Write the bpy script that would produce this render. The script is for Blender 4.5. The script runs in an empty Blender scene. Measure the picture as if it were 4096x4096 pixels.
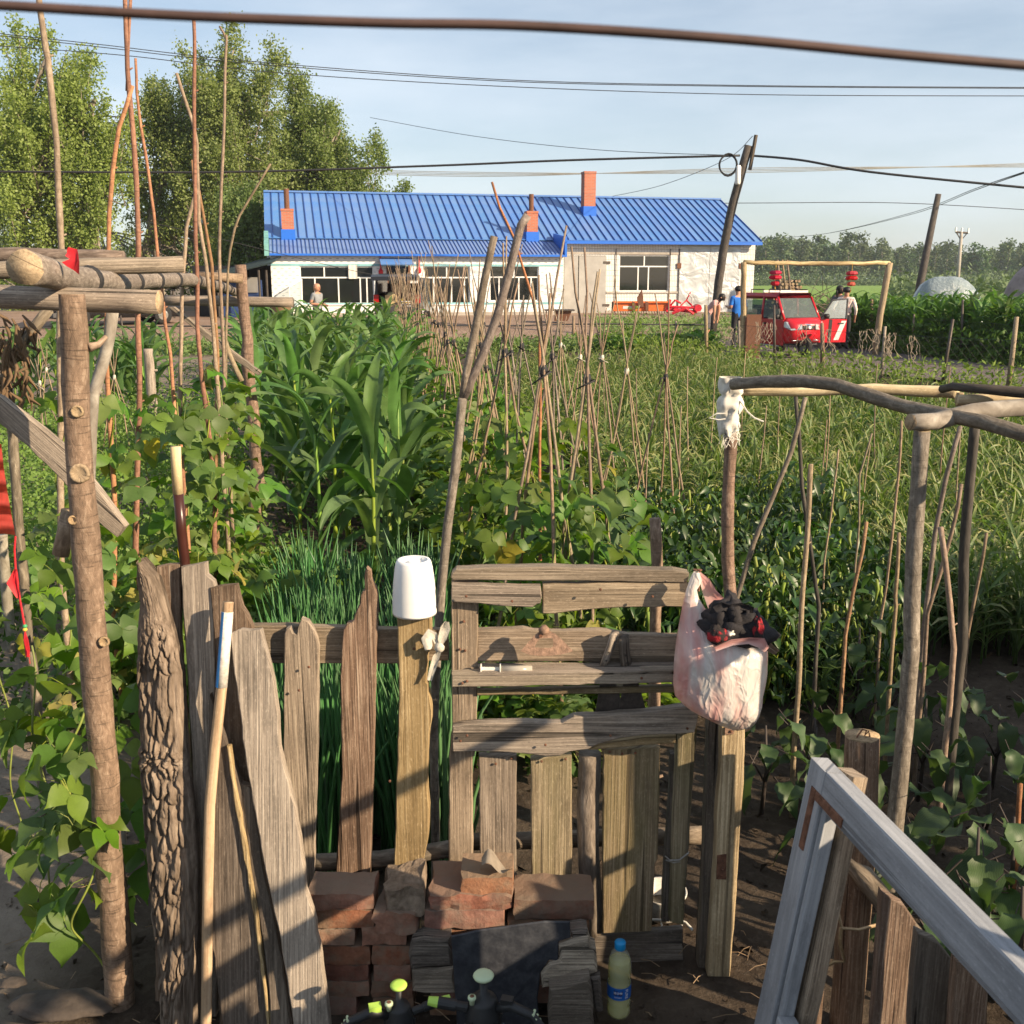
import bpy, math, random
import numpy as np
from mathutils import Vector as V, Matrix, noise as mn
D = bpy.data
S = bpy.context.scene
COL = S.collection
rnd = random.Random(7)
R_ = math.radians
# ------------------------------------------------------------------ camera, sky, sun, exposure
H = 2.0
PITCH = math.atan((2048 - 1112) / 4096)
cam = D.cameras.new('camera')
cam.lens, cam.sensor_width, cam.clip_end, cam.clip_start = 36, 36, 3000, 0.05
cam.dof.use_dof, cam.dof.focus_distance, cam.dof.aperture_fstop = True, 6.0, 13
camo = D.objects.new('camera', cam)
camo.location, camo.rotation_euler = (0, 0, H), (math.pi / 2 - PITCH, 0, 0)
COL.objects.link(camo)
S.camera = camo
SUN_EL, SUN_AZ = R_(25), R_(60)           # azimuth: to the right of straight behind the camera
SUN = V((math.sin(SUN_AZ) * math.cos(SUN_EL), -math.cos(SUN_AZ) * math.cos(SUN_EL), math.sin(SUN_EL)))
w = D.worlds.new('World')
S.world = w
w.use_nodes = True
nt = w.node_tree
bg = nt.nodes['Background']
sky = nt.nodes.new('ShaderNodeTexSky')
sky.sky_type, sky.sun_disc = 'NISHITA', False
sky.sun_elevation, sky.sun_rotation = SUN_EL, math.atan2(SUN.x, SUN.y)
sky.air_density, sky.dust_density, sky.ozone_density = 1.0, 0.8, 1.6
# thin high cloud, an even veil over the whole sky
tc = nt.nodes.new('ShaderNodeTexCoord')
mp = nt.nodes.new('ShaderNodeMapping')
mp.inputs['Scale'].default_value = (1.2, 1.2, 5.0)
ns = nt.nodes.new('ShaderNodeTexNoise')
ns.inputs['Scale'].default_value, ns.inputs['Detail'].default_value, ns.inputs['Roughness'].default_value = 1.6, 6, 0.55
rp = nt.nodes.new('ShaderNodeValToRGB')
rp.color_ramp.elements[0].position, rp.color_ramp.elements[1].position = 0.36, 0.78
rp.color_ramp.elements[0].color, rp.color_ramp.elements[1].color = (0.22, 0.22, 0.22, 1), (0.80, 0.80, 0.80, 1)
mx = nt.nodes.new('ShaderNodeMix')
mx.data_type = 'RGBA'
mx.inputs[7].default_value = (7.2, 7.8, 8.5, 1)
nt.links.new(tc.outputs['Generated'], mp.inputs['Vector'])
nt.links.new(mp.outputs[0], ns.inputs['Vector'])
nt.links.new(ns.outputs['Fac'], rp.inputs[0])
nt.links.new(rp.outputs[0], mx.inputs[0])
nt.links.new(sky.outputs[0], mx.inputs[6])
nt.links.new(mx.outputs[2], bg.inputs['Color'])
bg.inputs['Strength'].default_value = 0.068
sl = D.lights.new('sun', 'SUN')
sl.energy, sl.angle, sl.color = 5.0, R_(0.55), (1.0, 0.79, 0.55)
so = D.objects.new('sun', sl)
so.rotation_euler = SUN.to_track_quat('Z', 'Y').to_euler()
so.location = SUN * 100
COL.objects.link(so)
S.view_settings.view_transform, S.view_settings.look = 'Standard', 'None'
S.view_settings.exposure, S.view_settings.gamma = 1.0, 1
S.view_settings.use_curve_mapping = False
S.render.engine = 'CYCLES'
S.cycles.use_denoising = True
S.cycles.max_bounces, S.cycles.transparent_max_bounces = 6, 8
S.cycles.sample_clamp_indirect = 4
# ------------------------------------------------------------------ pixel helpers (4096 px photograph)
FW, UP = V((0, math.cos(PITCH), -math.sin(PITCH))), V((0, math.sin(PITCH), math.cos(PITCH)))
O = V((0, 0, H))
def ray(x, y):
    return FW + V((1, 0, 0)) * ((x - 2048) / 4096) + UP * ((2048 - y) / 4096)
def PY(x, y, Y):
    d = ray(x, y)
    return O + d * (Y / d.y)
def PZ(x, y, z=0.0):
    d = ray(x, y)
    return O + d * ((z - H) / d.z)
def PP(x, y, yb, k=0.0):                    # on the leaning plane Y = yb + k z
    d = ray(x, y)
    return O + d * ((yb + k * H) / (d.y - k * d.z))
def PV(x, y, A, B):                         # on the vertical plane through plan points A, B
    d = ray(x, y)
    n = (-(B[1] - A[1]), B[0] - A[0])
    return O + d * ((A[0] * n[0] + A[1] * n[1]) / (d.x * n[0] + d.y * n[1]))
def Z_(x0, y0, s):                          # from pixels of an enlarged crop to photograph pixels
    return lambda x, y: (x0 + x / s, y0 + y / s)
z5, b1, b2 = Z_(0, 900, 1.756), Z_(0, 1900, 1.756), Z_(0, 2996, 1.756)
z1, z6, z7, z8 = Z_(0, 0, 1.756), Z_(900, 1300, 1.756), Z_(1700, 1300, 1.61), Z_(2700, 1300, 1.384)
c3, c4, c5, c6, c7, c8 = Z_(1000, 2100, 2.147), Z_(1700, 2200, 1.61), Z_(1000, 2900, 1.615), Z_(1700, 2900, 1.61), Z_(2600, 2200, 2.147), Z_(2800, 2800, 1.491)
z2, z3, z4 = Z_(1000, 600, 1.932), Z_(1900, 500, 1.61), Z_(2700, 500, 1.384)
def sst(a, b, x):
    t = min(1, max(0, (x - a) / (b - a)))
    return t * t * (3 - 2 * t)
def hz(x, y):                               # height of the ground: the farmyard lies a little higher
    return 0.44 * sst(30, 42, y - 0.22 * x) * sst(16.5, 13.0, x) * sst(75, 66, y)
def n3(x, y, z, s=1.0):
    return mn.noise(V((x * s, y * s, z * s)))
# ------------------------------------------------------------------ mesh builder
class MB:
    def __init__(self):
        self.v, self.f, self.uv, self.mi, self.m = [], [], [], [], 0
    def face(self, idx, uvs=None):
        self.f.append(tuple(idx)); self.uv.append(uvs or [(0, 0)] * len(idx)); self.mi.append(self.m)
    def add(self, ps):
        n = len(self.v); self.v.extend(tuple(p) for p in ps); return n
    def tube(self, path, radii, n=8, caps=True, jit=0.0, sq=1.0, seed=0):
        path = [V(p) for p in path]
        if not hasattr(radii, '__len__'): radii = [radii] * len(path)
        t0 = (path[1] - path[0]).normalized()
        a = t0.orthogonal().normalized()
        L, rings, lens = 0, [], []
        for i, p in enumerate(path):
            t = (path[min(i + 1, len(path) - 1)] - path[max(i - 1, 0)]).normalized()
            a = (a - t * a.dot(t)).normalized(); b = t.cross(a)
            if i: L += (p - path[i - 1]).length
            ps = []
            for k in range(n):
                an = 2 * math.pi * k / n
                r = radii[i] * (1 + jit * n3(p.x * 9 + k * 1.7, p.y * 9 + seed, p.z * 9 + math.sin(an) * 2))
                ps.append(p + a * (math.cos(an) * r) + b * (math.sin(an) * r * sq))
            rings.append(self.add(ps)); lens.append(L)
        c = 2 * math.pi * radii[0]
        for i in range(len(path) - 1):
            for k in range(n):
                k2 = (k + 1) % n
                u0, u1 = c * k / n, c * (k + 1) / n
                self.face((rings[i] + k, rings[i] + k2, rings[i + 1] + k2, rings[i + 1] + k),
                          [(u0, lens[i]), (u1, lens[i]), (u1, lens[i + 1]), (u0, lens[i + 1])])
        if caps:
            for q, (st, rv) in enumerate(((rings[0], True), (rings[-1], False))):
                ids = list(range(st, st + n))
                if rv: ids.reverse()
                mm = self.m
                if caps == 2: self.m = mm + 1
                self.face(ids, [(math.cos(6.283 * k / n) * .05, math.sin(6.283 * k / n) * .05) for k in range(n)])
                self.m = mm
        return self
    def box(self, c, s, rz=0.0, M=None):
        M = M or Matrix.Rotation(rz, 3, 'Z')
        c = V(c)
        P = [c + M @ V((sx * s[0] / 2, sy * s[1] / 2, sz * s[2] / 2)) for sx in (-1, 1) for sy in (-1, 1) for sz in (-1, 1)]
        o = self.add(P)
        ax = max(range(3), key=lambda i: s[i])
        for q in ((0, 1, 3, 2), (4, 6, 7, 5), (0, 4, 5, 1), (2, 3, 7, 6), (0, 2, 6, 4), (1, 5, 7, 3)):
            uv = []
            for i in q:
                l = [((i >> 2) & 1) * s[0], ((i >> 1) & 1) * s[1], (i & 1) * s[2]]
                r = [l[j] for j in range(3) if j != ax]
                uv.append((r[0] + r[1], l[ax]))
            self.face([o + i for i in q], uv)
        return self
    def prism(self, out, dv, cham=0.003, along=None):
        """planar outline extruded by dv (away from the viewer); the front edge is chamfered"""
        out = [V(p) for p in out]; dv = V(dv); n = len(out)
        c = sum(out, V()) / n
        nrm = dv.normalized()
        if along is None:
            ext = [max(p[i] for p in out) - min(p[i] for p in out) for i in range(3)]
            along = V([1 if i == max(range(3), key=lambda j: ext[j]) else 0 for i in range(3)])
        side = along.cross(nrm).normalized()
        uvf = lambda p: (p.dot(side), p.dot(along))
        ins = []
        area = sum((out[i] - c).cross(out[(i + 1) % n] - c).dot(nrm) for i in range(n))
        sg = 1 if area > 0 else -1
        for i in range(n):
            e = (out[(i + 1) % n] - out[i - 1]).normalized()
            ins.append(out[i] + nrm.cross(e) * (cham * sg))
        f0 = self.add(ins)
        r1 = self.add([p + nrm * cham for p in out])
        r2 = self.add([p + dv for p in out])
        ids = list(range(f0, f0 + n))
        self.face(ids if sg < 0 else ids[::-1], [uvf(V(self.v[i])) for i in (ids if sg < 0 else ids[::-1])])
        ids = list(range(r2, r2 + n))
        self.face(ids[::-1] if sg < 0 else ids, [uvf(V(self.v[i])) for i in (ids[::-1] if sg < 0 else ids)])
        for a, b, dz in ((f0, r1, 0), (r1, r2, dv.length)):
            for i in range(n):
                j = (i + 1) % n
                q = (a + i, b + i, b + j, a + j) if sg < 0 else (a + j, b + j, b + i, a + i)
                self.face(q, [(uvf(V(self.v[k]))[0] + (0 if k < r1 else .02 if k < r2 else .02 + dz), uvf(V(self.v[k]))[1]) for k in q])
        return self
    def lathe(self, prof, n=20, o=(0, 0, 0), axis=(0, 0, 1), wob=0.0):
        o = V(o); q = V((0, 0, 1)).rotation_difference(V(axis))
        st = []
        for j, (r, z) in enumerate(prof):
            st.append(self.add([o + q @ V((r * math.cos(6.28318 * k / n) * (1 + wob * math.sin(3 * k + j)), r * math.sin(6.28318 * k / n), z)) for k in range(n)]))
        for j in range(len(prof) - 1):
            for k in range(n):
                k2 = (k + 1) % n
                self.face((st[j] + k, st[j] + k2, st[j + 1] + k2, st[j + 1] + k),
                          [(k / n * .3, prof[j][1]), ((k + 1) / n * .3, prof[j][1]), ((k + 1) / n * .3, prof[j + 1][1]), (k / n * .3, prof[j + 1][1])])
        self.face([st[0] + k for k in range(n)][::-1]); self.face([st[-1] + k for k in range(n)])
        return self
    def grid(self, nx, ny, fn, uvs=(1, 1), close=False):
        o = self.add([fn(i / nx, j / ny) for j in range(ny + 1) for i in range(nx + 1)])
        for j in range(ny):
            for i in range(nx):
                a = o + j * (nx + 1) + i
                self.face((a, a + 1, a + nx + 2, a + nx + 1),
                          [(i / nx * uvs[0], j / ny * uvs[1]), ((i + 1) / nx * uvs[0], j / ny * uvs[1]), ((i + 1) / nx * uvs[0], (j + 1) / ny * uvs[1]), (i / nx * uvs[0], (j + 1) / ny * uvs[1])])
        return self
    def mesh(self, name, mats, loc=(0, 0, 0), smooth=False):
        me = D.meshes.new(name)
        L = V(loc)
        me.from_pydata([V(p) - L for p in self.v], [], self.f)
        uvl = me.uv_layers.new(name='UVMap')
        uvl.data.foreach_set('uv', [c for f in self.uv for u in f for c in u])
        for m in (mats if isinstance(mats, (list, tuple)) else [mats]): me.materials.append(m)
        if any(self.mi): me.polygons.foreach_set('material_index', self.mi)
        if smooth: me.polygons.foreach_set('use_smooth', [True] * len(me.polygons))
        me.update()
        return me
def link(name, me, parent=None, loc=None):
    o = D.objects.new(name, me); COL.objects.link(o)
    if parent: o.parent = parent
    if loc is not None: o.location = loc
    return o
def tag(o, label, cat, group=None, kind=None):
    if label: o['label'] = label
    if cat: o['category'] = cat
    if group: o['group'] = group
    if kind: o['kind'] = kind
    return o
def thing(name, label, cat, loc=(0, 0, 0), rz=0.0, group=None):
    o = D.objects.new(name, None); COL.objects.link(o)
    o.location = loc; o.rotation_euler = (0, 0, rz); o.empty_display_size = .1
    return tag(o, label, cat, group)
def wloc(o):
    l = V(o.location)
    while o.parent: o = o.parent; l += V(o.location)
    return l
def part(name, mb, mats, root, smooth=False, world=True, label=None):
    """a child mesh; with world=True the shape was given in world axes (roots that are not turned)"""
    o = link(name, mb.mesh(name, mats, wloc(root) if world else (0, 0, 0), smooth), root)
    if label: o['label'] = label
    return o
def single(name, mb, mats, label, cat, group=None, smooth=False, base=None):
    """a thing that is one mesh, its origin at its base"""
    if base is None:
        zs = [p[2] for p in mb.v]; lo = min(zs)
        low = [p for p in mb.v if p[2] <= lo + .02]
        base = (sum(p[0] for p in low) / len(low), sum(p[1] for p in low) / len(low), lo)
    o = link(name, mb.mesh(name, mats, base, smooth), None, base)
    return tag(o, label, cat, group)
def struct(name, mb, mats, smooth=False, kind='structure', label=None):
    o = link(name, mb.mesh(name, mats, (0, 0, 0), smooth)); o['kind'] = kind
    if label: o['label'] = label
    return o
def copy_tree(o, parent=None):
    c = o.copy(); COL.objects.link(c)
    if parent: c.parent = parent
    for ch in o.children: copy_tree(ch, c)
    return c
def stick(p0, p1, n=6, amp=.02, seed=0):
    p0, p1 = V(p0), V(p1); L = (p1 - p0).length
    out = []
    for i in range(n + 1):
        t = i / n; e = math.sin(math.pi * t) ** .5 if 0 < t < 1 else 0
        out.append(p0.lerp(p1, t) + V((n3(t * 2.3, seed * 3.1, 0), n3(t * 2.3, seed * 3.1, 7), 0)) * amp * L * e * 2)
    return out
def dense(path, step=.08, amp=.004, seed=0):
    """resample a polyline with small crooked noise, so that poles read as branches"""
    path = [V(p) for p in path]; out = [path[0]]
    for a, b in zip(path, path[1:]):
        m = max(1, int((b - a).length / step))
        for k in range(1, m + 1):
            p = a.lerp(b, k / m)
            out.append(p + V((n3(p.z * 3, seed, p.x * 3), n3(p.z * 3, seed + 5, p.x * 3), n3(p.x * 3, seed + 9, p.y))) * amp)
    return out
# ------------------------------------------------------------------ materials
def nmat(name):
    m = D.materials.new(name); m.use_nodes = True
    t = m.node_tree
    return m, t, t.nodes['Principled BSDF']
def N(t, typ, **kw):
    n = t.nodes.new('ShaderNode' + typ)
    for k, v in kw.items():
        if k in n.inputs: n.inputs[k].default_value = v
        else: setattr(n, k, v)
    return n
def ramp(t, fac, cols):
    r = t.nodes.new('ShaderNodeValToRGB'); e = r.color_ramp.elements
    while len(e) < len(cols): e.new(0.5)
    for i, (p, c) in enumerate(cols):
        e[i].position = p; e[i].color = (*c, 1) if len(c) == 3 else c
    t.links.new(fac, r.inputs[0])
    return r.outputs[0]
def mixc(t, fac, a, b, blend='MIX'):
    m = t.nodes.new('ShaderNodeMix'); m.data_type = 'RGBA'; m.blend_type = blend
    for i, s in ((0, fac), (6, a), (7, b)):
        if hasattr(s, 'links'): t.links.new(s, m.inputs[i])
        else: m.inputs[i].default_value = s if i == 0 or len(s) == 4 else (*s, 1)
    return m.outputs[2]
def vary(t, col, dv=.25, dh=.02, ds=.15):
    """each object its own shade"""
    oi = N(t, 'ObjectInfo'); h = N(t, 'HueSaturation')
    wn = N(t, 'TexWhiteNoise', noise_dimensions='1D')
    t.links.new(oi.outputs['Random'], wn.inputs['W'])
    sp = N(t, 'SeparateColor'); t.links.new(wn.outputs['Color'], sp.inputs[0])
    for k, (nm, c, d) in enumerate((('Hue', .5, dh), ('Saturation', 1, ds), ('Value', 1, dv))):
        mr = N(t, 'MapRange'); mr.inputs[3].default_value = c - d; mr.inputs[4].default_value = c + d
        t.links.new(sp.outputs[k], mr.inputs[0]); t.links.new(mr.outputs[0], h.inputs[nm])
    t.links.new(col, h.inputs['Color'])
    return h.outputs[0]
def bump(t, bs, h, strength=.5, dist=.005, prev=None):
    b = N(t, 'Bump', Strength=strength, Distance=dist)
    t.links.new(h, b.inputs['Height'])
    if prev: t.links.new(prev, b.inputs['Normal'])
    t.links.new(b.outputs[0], bs.inputs['Normal'])
    return b.outputs[0]
def uvvec(t, sc, rand=True, src='UV'):
    tc = N(t, 'TexCoord'); m = N(t, 'Mapping')
    m.inputs['Scale'].default_value = sc
    if rand:
        oi = N(t, 'ObjectInfo'); a = N(t, 'VectorMath', operation='ADD')
        ml = N(t, 'Math', operation='MULTIPLY'); ml.inputs[1].default_value = 37.0
        t.links.new(oi.outputs['Random'], ml.inputs[0])
        t.links.new(tc.outputs[src], a.inputs[0]); t.links.new(ml.outputs[0], a.inputs[1])
        t.links.new(a.outputs[0], m.inputs['Vector'])
    else: t.links.new(tc.outputs[src], m.inputs['Vector'])
    return m.outputs[0]
def noise_(t, vec, scale, detail=6, rough=.6, dist=0.0):
    n = N(t, 'TexNoise', Scale=scale, Detail=detail, Roughness=rough, Distortion=dist)
    if vec is not None: t.links.new(vec, n.inputs['Vector'])
    return n.outputs['Fac']
def plain(name, col, rough=.6, metal=0, spec=.4, dv=0, noise=0.0, ns=8.0, bmp=0.0):
    m, t, b = nmat(name)
    b.inputs['Roughness'].default_value, b.inputs['Metallic'].default_value = rough, metal
    b.inputs['Specular IOR Level'].default_value = spec
    b.inputs['Base Color'].default_value = (*col, 1)
    if noise or dv:
        f = noise_(t, uvvec(t, (1, 1, 1), True, 'Object'), ns, 6, .65)
        c = ramp(t, f, [(.3, [x * (1 - noise) for x in col]), (.7, [min(1, x * (1 + noise)) for x in col])])
        if dv: c = vary(t, c, dv)
        t.links.new(c, b.inputs['Base Color'])
        if bmp: bump(t, b, f, bmp, .01)
    return m
def wood(name, cols, su=70, sv=2.5, bmp=.6, cracks=.5, dv=.18, stain=None, rough=.85):
    cols = [[x * k for x in c] for c, k in zip(cols, (.9, 1.15, 1.3))]
    m, t, b = nmat(name)
    v = uvvec(t, (su, sv, 1))
    f = noise_(t, v, 1.0, 8, .62, .4)
    c = ramp(t, f, [(.28, cols[0]), (.5, cols[1]), (.72, cols[2])])
    big = noise_(t, uvvec(t, (6, 1.2, 1)), 1.5, 4, .6)
    c = mixc(t, ramp(t, big, [(.40, (0, 0, 0)), (.66, (.8, .8, .8))]), c, stain or [(x + y) / 2 for x, y in zip(cols[0], cols[1])])
    c = mixc(t, ramp(t, noise_(t, uvvec(t, (11, 3, 1)), 1.3, 5, .7), [(.5, (0, 0, 0)), (.68, (.6, .6, .6))]), c, [x * .75 for x in cols[0]])
    spk = noise_(t, uvvec(t, (70, 24, 1)), 3.0, 5, .75)
    c = mixc(t, ramp(t, spk, [(.56, (0, 0, 0)), (.70, (.55, .55, .55))]), c, cols[2])
    c = mixc(t, ramp(t, spk, [(.30, (.6, .6, .6)), (.42, (0, 0, 0))]), c, [x * .6 for x in cols[0]])
    ck = noise_(t, uvvec(t, (34, .7, 1)), 1.0, 3, .5, .2)
    ckm = ramp(t, ck, [(.355, (1, 1, 1)), (.385, (0, 0, 0))])
    md = N(t, 'Math', operation='MULTIPLY'); md.inputs[1].default_value = cracks
    t.links.new(ckm, md.inputs[0])
    c = mixc(t, md.outputs[0], c, [x * .25 for x in cols[0]])
    c = vary(t, c, dv, .006, .12)
    t.links.new(c, b.inputs['Base Color'])
    b.inputs['Roughness'].default_value = rough; b.inputs['Specular IOR Level'].default_value = .25
    p = bump(t, b, f, bmp, .004)
    inv = N(t, 'Math', operation='SUBTRACT'); inv.inputs[0].default_value = 1
    t.links.new(ckm, inv.inputs[1])
    bump(t, b, inv.outputs[0], .8 * cracks, .006, p)
    return m
def bark(name, cols, sc=40, stretch=3.0, bmp=.7, dv=.15, rings=0.0, rough=.8):
    """smooth young bark with lenticels, or scaly when sc is small"""
    m, t, b = nmat(name)
    f = noise_(t, uvvec(t, (sc, sc / stretch, 1)), 1.0, 8, .65, .5)
    c = ramp(t, f, [(.3, cols[0]), (.52, cols[1]), (.72, cols[2])])
    big = noise_(t, uvvec(t, (5, 3, 1)), 1.2, 5, .6)
    c = mixc(t, ramp(t, big, [(.4, (0, 0, 0)), (.7, (.7, .7, .7))]), c, cols[0])
    if rings:
        rg = noise_(t, uvvec(t, (14, 220, 1)), 1.0, 3, .5)
        c = mixc(t, ramp(t, rg, [(.58, (0, 0, 0)), (.68, (rings, rings, rings))]), c, [x * .45 for x in cols[0]])
    c = vary(t, c, dv, .015, .12)
    t.links.new(c, b.inputs['Base Color'])
    b.inputs['Roughness'].default_value = rough; b.inputs['Specular IOR Level'].default_value = .3
    bump(t, b, f, bmp, .005)
    return m
def leafm(name, col, trans=.35, dv=.3, rough=.5, dh=.02, vein=None, spec=.35):
    m, t, b = nmat(name)
    f = noise_(t, uvvec(t, (1, 1, 1)), 9, 4, .6)
    c = ramp(t, f, [(.3, [x * .78 for x in col]), (.7, [min(1, x * 1.2) for x in col])])
    if vein:
        wv = N(t, 'TexWave', Scale=vein, Distortion=.6); wv.bands_direction = 'X'
        t.links.new(uvvec(t, (1, 1, 1), False), wv.inputs['Vector'])
        c = mixc(t, ramp(t, wv.outputs['Fac'], [(.72, (0, 0, 0)), (.95, (.35, .35, .35))]), c, [min(1, x * 1.7 + .02) for x in col])
    c = vary(t, c, dv, dh, .15)
    t.links.new(c, b.inputs['Base Color'])
    b.inputs['Roughness'].default_value = rough; b.inputs['Specular IOR Level'].default_value = spec
    tr = N(t, 'BsdfTranslucent'); mxs = N(t, 'MixShader'); mxs.inputs[0].default_value = trans
    cc = mixc(t, 1.0, c, (1.25, 1.35, .55), 'MULTIPLY')
    t.links.new(cc, tr.inputs[0])
    t.links.new(b.outputs[0], mxs.inputs[1]); t.links.new(tr.outputs[0], mxs.inputs[2])
    t.links.new(mxs.outputs[0], t.nodes['Material Output'].inputs[0])
    return m
def glass(name, col=(.02, .025, .025), rough=.05):
    m = plain(name, col, rough, 0, .8)
    return m
def clear(name, col, rough=.08, op=.35):
    """thin plastic or glass that one sees through"""
    m, t, b = nmat(name)
    b.inputs['Base Color'].default_value = (*col, 1); b.inputs['Roughness'].default_value = rough
    tr = N(t, 'BsdfTransparent'); tr.inputs[0].default_value = (*col, 1)
    mxs = N(t, 'MixShader'); mxs.inputs[0].default_value = op
    t.links.new(tr.outputs[0], mxs.inputs[1]); t.links.new(b.outputs[0], mxs.inputs[2])
    t.links.new(mxs.outputs[0], t.nodes['Material Output'].inputs[0])
    return m
M = {}
G3 = lambda a, b, c: (a, b, c)
M['old_wood'] = wood('old_wood', [(.10, .076, .054), (.25, .195, .14), (.42, .345, .26)], 190, 3.5, .8, .6)
M['grey_wood'] = wood('grey_wood', [(.10, .084, .066), (.25, .207, .162), (.42, .36, .285)], 210, 3.5, .9, .7)
M['green_wood'] = wood('green_wood', [(.11, .084, .052), (.225, .175, .112), (.38, .315, .22)], 190, 2.4, .7, .6, stain=(.15, .13, .06))
M['brown_wood'] = wood('brown_wood', [(.07, .045, .03), (.18, .12, .08), (.36, .285, .21)], 200, 4, 1.0, .8)
M['post_wood'] = wood('post_wood', [(.15, .10, .05), (.33, .245, .14), (.52, .42, .28)], 170, 2.5, .7, .6)
M['dark_wood'] = wood('dark_wood', [(.05, .04, .032), (.12, .098, .078), (.22, .185, .15)], 170, 4, 1.0, .9)
M['handle_wood'] = wood('handle_wood', [(.22, .15, .09), (.36, .26, .165), (.46, .36, .25)], 60, 1.5, .15, .15, .05)
M['cut_wood'] = wood('cut_wood', [(.16, .12, .07), (.34, .25, .15), (.46, .35, .22)], 90, 90, .4, .5)
M['fresh_wood'] = wood('fresh_wood', [(.30, .22, .11), (.52, .42, .25), (.66, .56, .37)], 40, 1.4, .4, .5, stain=(.20, .13, .07))
M['painted'] = wood('painted', [(.22, .23, .245), (.27, .28, .295), (.31, .32, .335)], 70, 1.2, .35, .45, .04, stain=(.17, .18, .195), rough=.75)
M['bark_red'] = bark('bark_red', [(.11, .075, .055), (.25, .165, .12), (.42, .31, .235)], 75, 2.2, .8, .12, .7)
M['bark_grey'] = bark('bark_grey', [(.10, .08, .063), (.22, .18, .145), (.38, .325, .27)], 70, 2.5, .8, .12, .4)
M['bark_pole'] = bark('bark_pole', [(.17, .085, .05), (.33, .165, .09), (.47, .27, .15)], 80, 2.5, .5, .22, .6)
M['bark_tan'] = bark('bark_tan', [(.14, .10, .065), (.29, .215, .145), (.45, .36, .26)], 90, 3.0, .4, .22, .4)
M['bark_rough'] = bark('bark_rough', [(.07, .055, .04), (.19, .15, .115), (.36, .30, .235)], 60, 4.0, .9, .1)
M['bark_dark'] = bark('bark_dark', [(.035, .03, .026), (.075, .064, .054), (.13, .11, .09)], 40, 4, .8, .1)
M['bark_pale'] = bark('bark_pale', [(.14, .12, .09), (.30, .27, .22), (.46, .43, .36)], 18, 1.5, .6, .1)
M['white_paint'] = plain('white_paint', (.78, .78, .76), .5)
M['black'] = plain('black', (.012, .012, .013), .55)
M['tie'] = plain('tie', (.018, .018, .02), .75, noise=.4, ns=60)
M['rust'] = plain('rust', (.16, .075, .045), .85, .2, noise=.5, ns=60, bmp=.5)
M['rust_light'] = plain('rust_light', (.26, .165, .115), .85, .15, noise=.45, ns=70, bmp=.5)
M['iron'] = plain('iron', (.09, .075, .065), .6, .6, noise=.4, ns=50)
M['wire'] = plain('wire', (.03, .03, .032), .6)
M['wire_brown'] = plain('wire_brown', (.075, .045, .038), .6, noise=.3, ns=30)
M['cloth_white'] = plain('cloth_white', (.62, .60, .54), .9, noise=.12, ns=40)
M['red'] = plain('red', (.55, .02, .03), .6, noise=.25, ns=30)
M['lantern_red'] = leafm('lantern_red', (.48, .012, .02), .35, .05)
M['gold'] = plain('gold', (.75, .45, .06), .5)
M['skin'] = plain('skin', (.42, .22, .14), .55)
M['hair'] = plain('hair', (.012, .010, .009), .6)
# ================================================================== the setting
def axis(lo, hi, f0, f1, step, g=1.22):
    a = list(np.arange(f0, f1 + 1e-6, step)); s = step
    while a[-1] < hi: s *= g; a.append(a[-1] + s)
    s = step
    while a[0] > lo: s *= g; a.insert(0, a[0] - s)
    return a
gx, gy = axis(-900, 900, -4, 4, .09), axis(-200, 1300, .8, 9, .09)
mb = MB()
def gpt(x, y):
    near = sst(26, 12, y)
    d = (n3(x, y, 0, 1.3) * .03 + n3(x, y, 3, 5) * .016 + n3(x, y, 5, 13) * .011) * near
    if x < -1.35 - .12 * (y - 3) and y < 7: d *= .25                      # trodden path at the left
    return (x, y, hz(x, y) - .012 + d - (0.02 if y < 30 else 0.01))
o_ = mb.add([gpt(x, y) for y in gy for x in gx])
nxg = len(gx)
for j in range(len(gy) - 1):
    for i in range(nxg - 1):
        a = o_ + j * nxg + i
        mb.face((a, a + 1, a + nxg + 1, a + nxg))
m, t, b = nmat('soil')
oc = uvvec(t, (1, 1, 1), False, 'Object')
f1, f2 = noise_(t, oc, 2.2, 8, .68), noise_(t, oc, 28, 6, .7)
c = ramp(t, f1, [(.3, (.028, .021, .016)), (.5, (.055, .042, .031)), (.72, (.10, .078, .058))])
c = mixc(t, ramp(t, f2, [(.5, (0, 0, 0)), (.72, (.6, .6, .6))]), c, (.115, .092, .07))
vo = N(t, 'TexVoronoi', feature='DISTANCE_TO_EDGE', Scale=5.5); t.links.new(oc, vo.inputs['Vector'])
crk = ramp(t, vo.outputs['Distance'], [(.0, (1, 1, 1)), (.035, (0, 0, 0))])
c = mixc(t, .0, c, (0, 0, 0))
sp = N(t, 'SeparateXYZ'); t.links.new(oc, sp.inputs[0])
far = N(t, 'MapRange'); far.inputs[1].default_value, far.inputs[2].default_value = 52, 62
t.links.new(sp.outputs[1], far.inputs[0])
grass = ramp(t, noise_(t, oc, .35, 6, .7), [(.3, (.05, .085, .018)), (.7, (.11, .16, .035))])
c = mixc(t, far.outputs[0], c, grass)
pth = N(t, 'Math', operation='MULTIPLY_ADD'); pth.inputs[1].default_value = .12; t.links.new(sp.outputs[1], pth.inputs[0]); t.links.new(sp.outputs[0], pth.inputs[2])
pr = N(t, 'MapRange'); pr.inputs[1].default_value, pr.inputs[2].default_value = -.9, -1.25; t.links.new(pth.outputs[0], pr.inputs[0])
c = mixc(t, pr.outputs[0], c, ramp(t, noise_(t, oc, 6, 6, .7), [(.3, (.15, .12, .095)), (.7, (.25, .21, .165))]))
t.links.new(c, b.inputs['Base Color']); b.inputs['Roughness'].default_value = .95; b.inputs['Specular IOR Level'].default_value = .1
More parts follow.
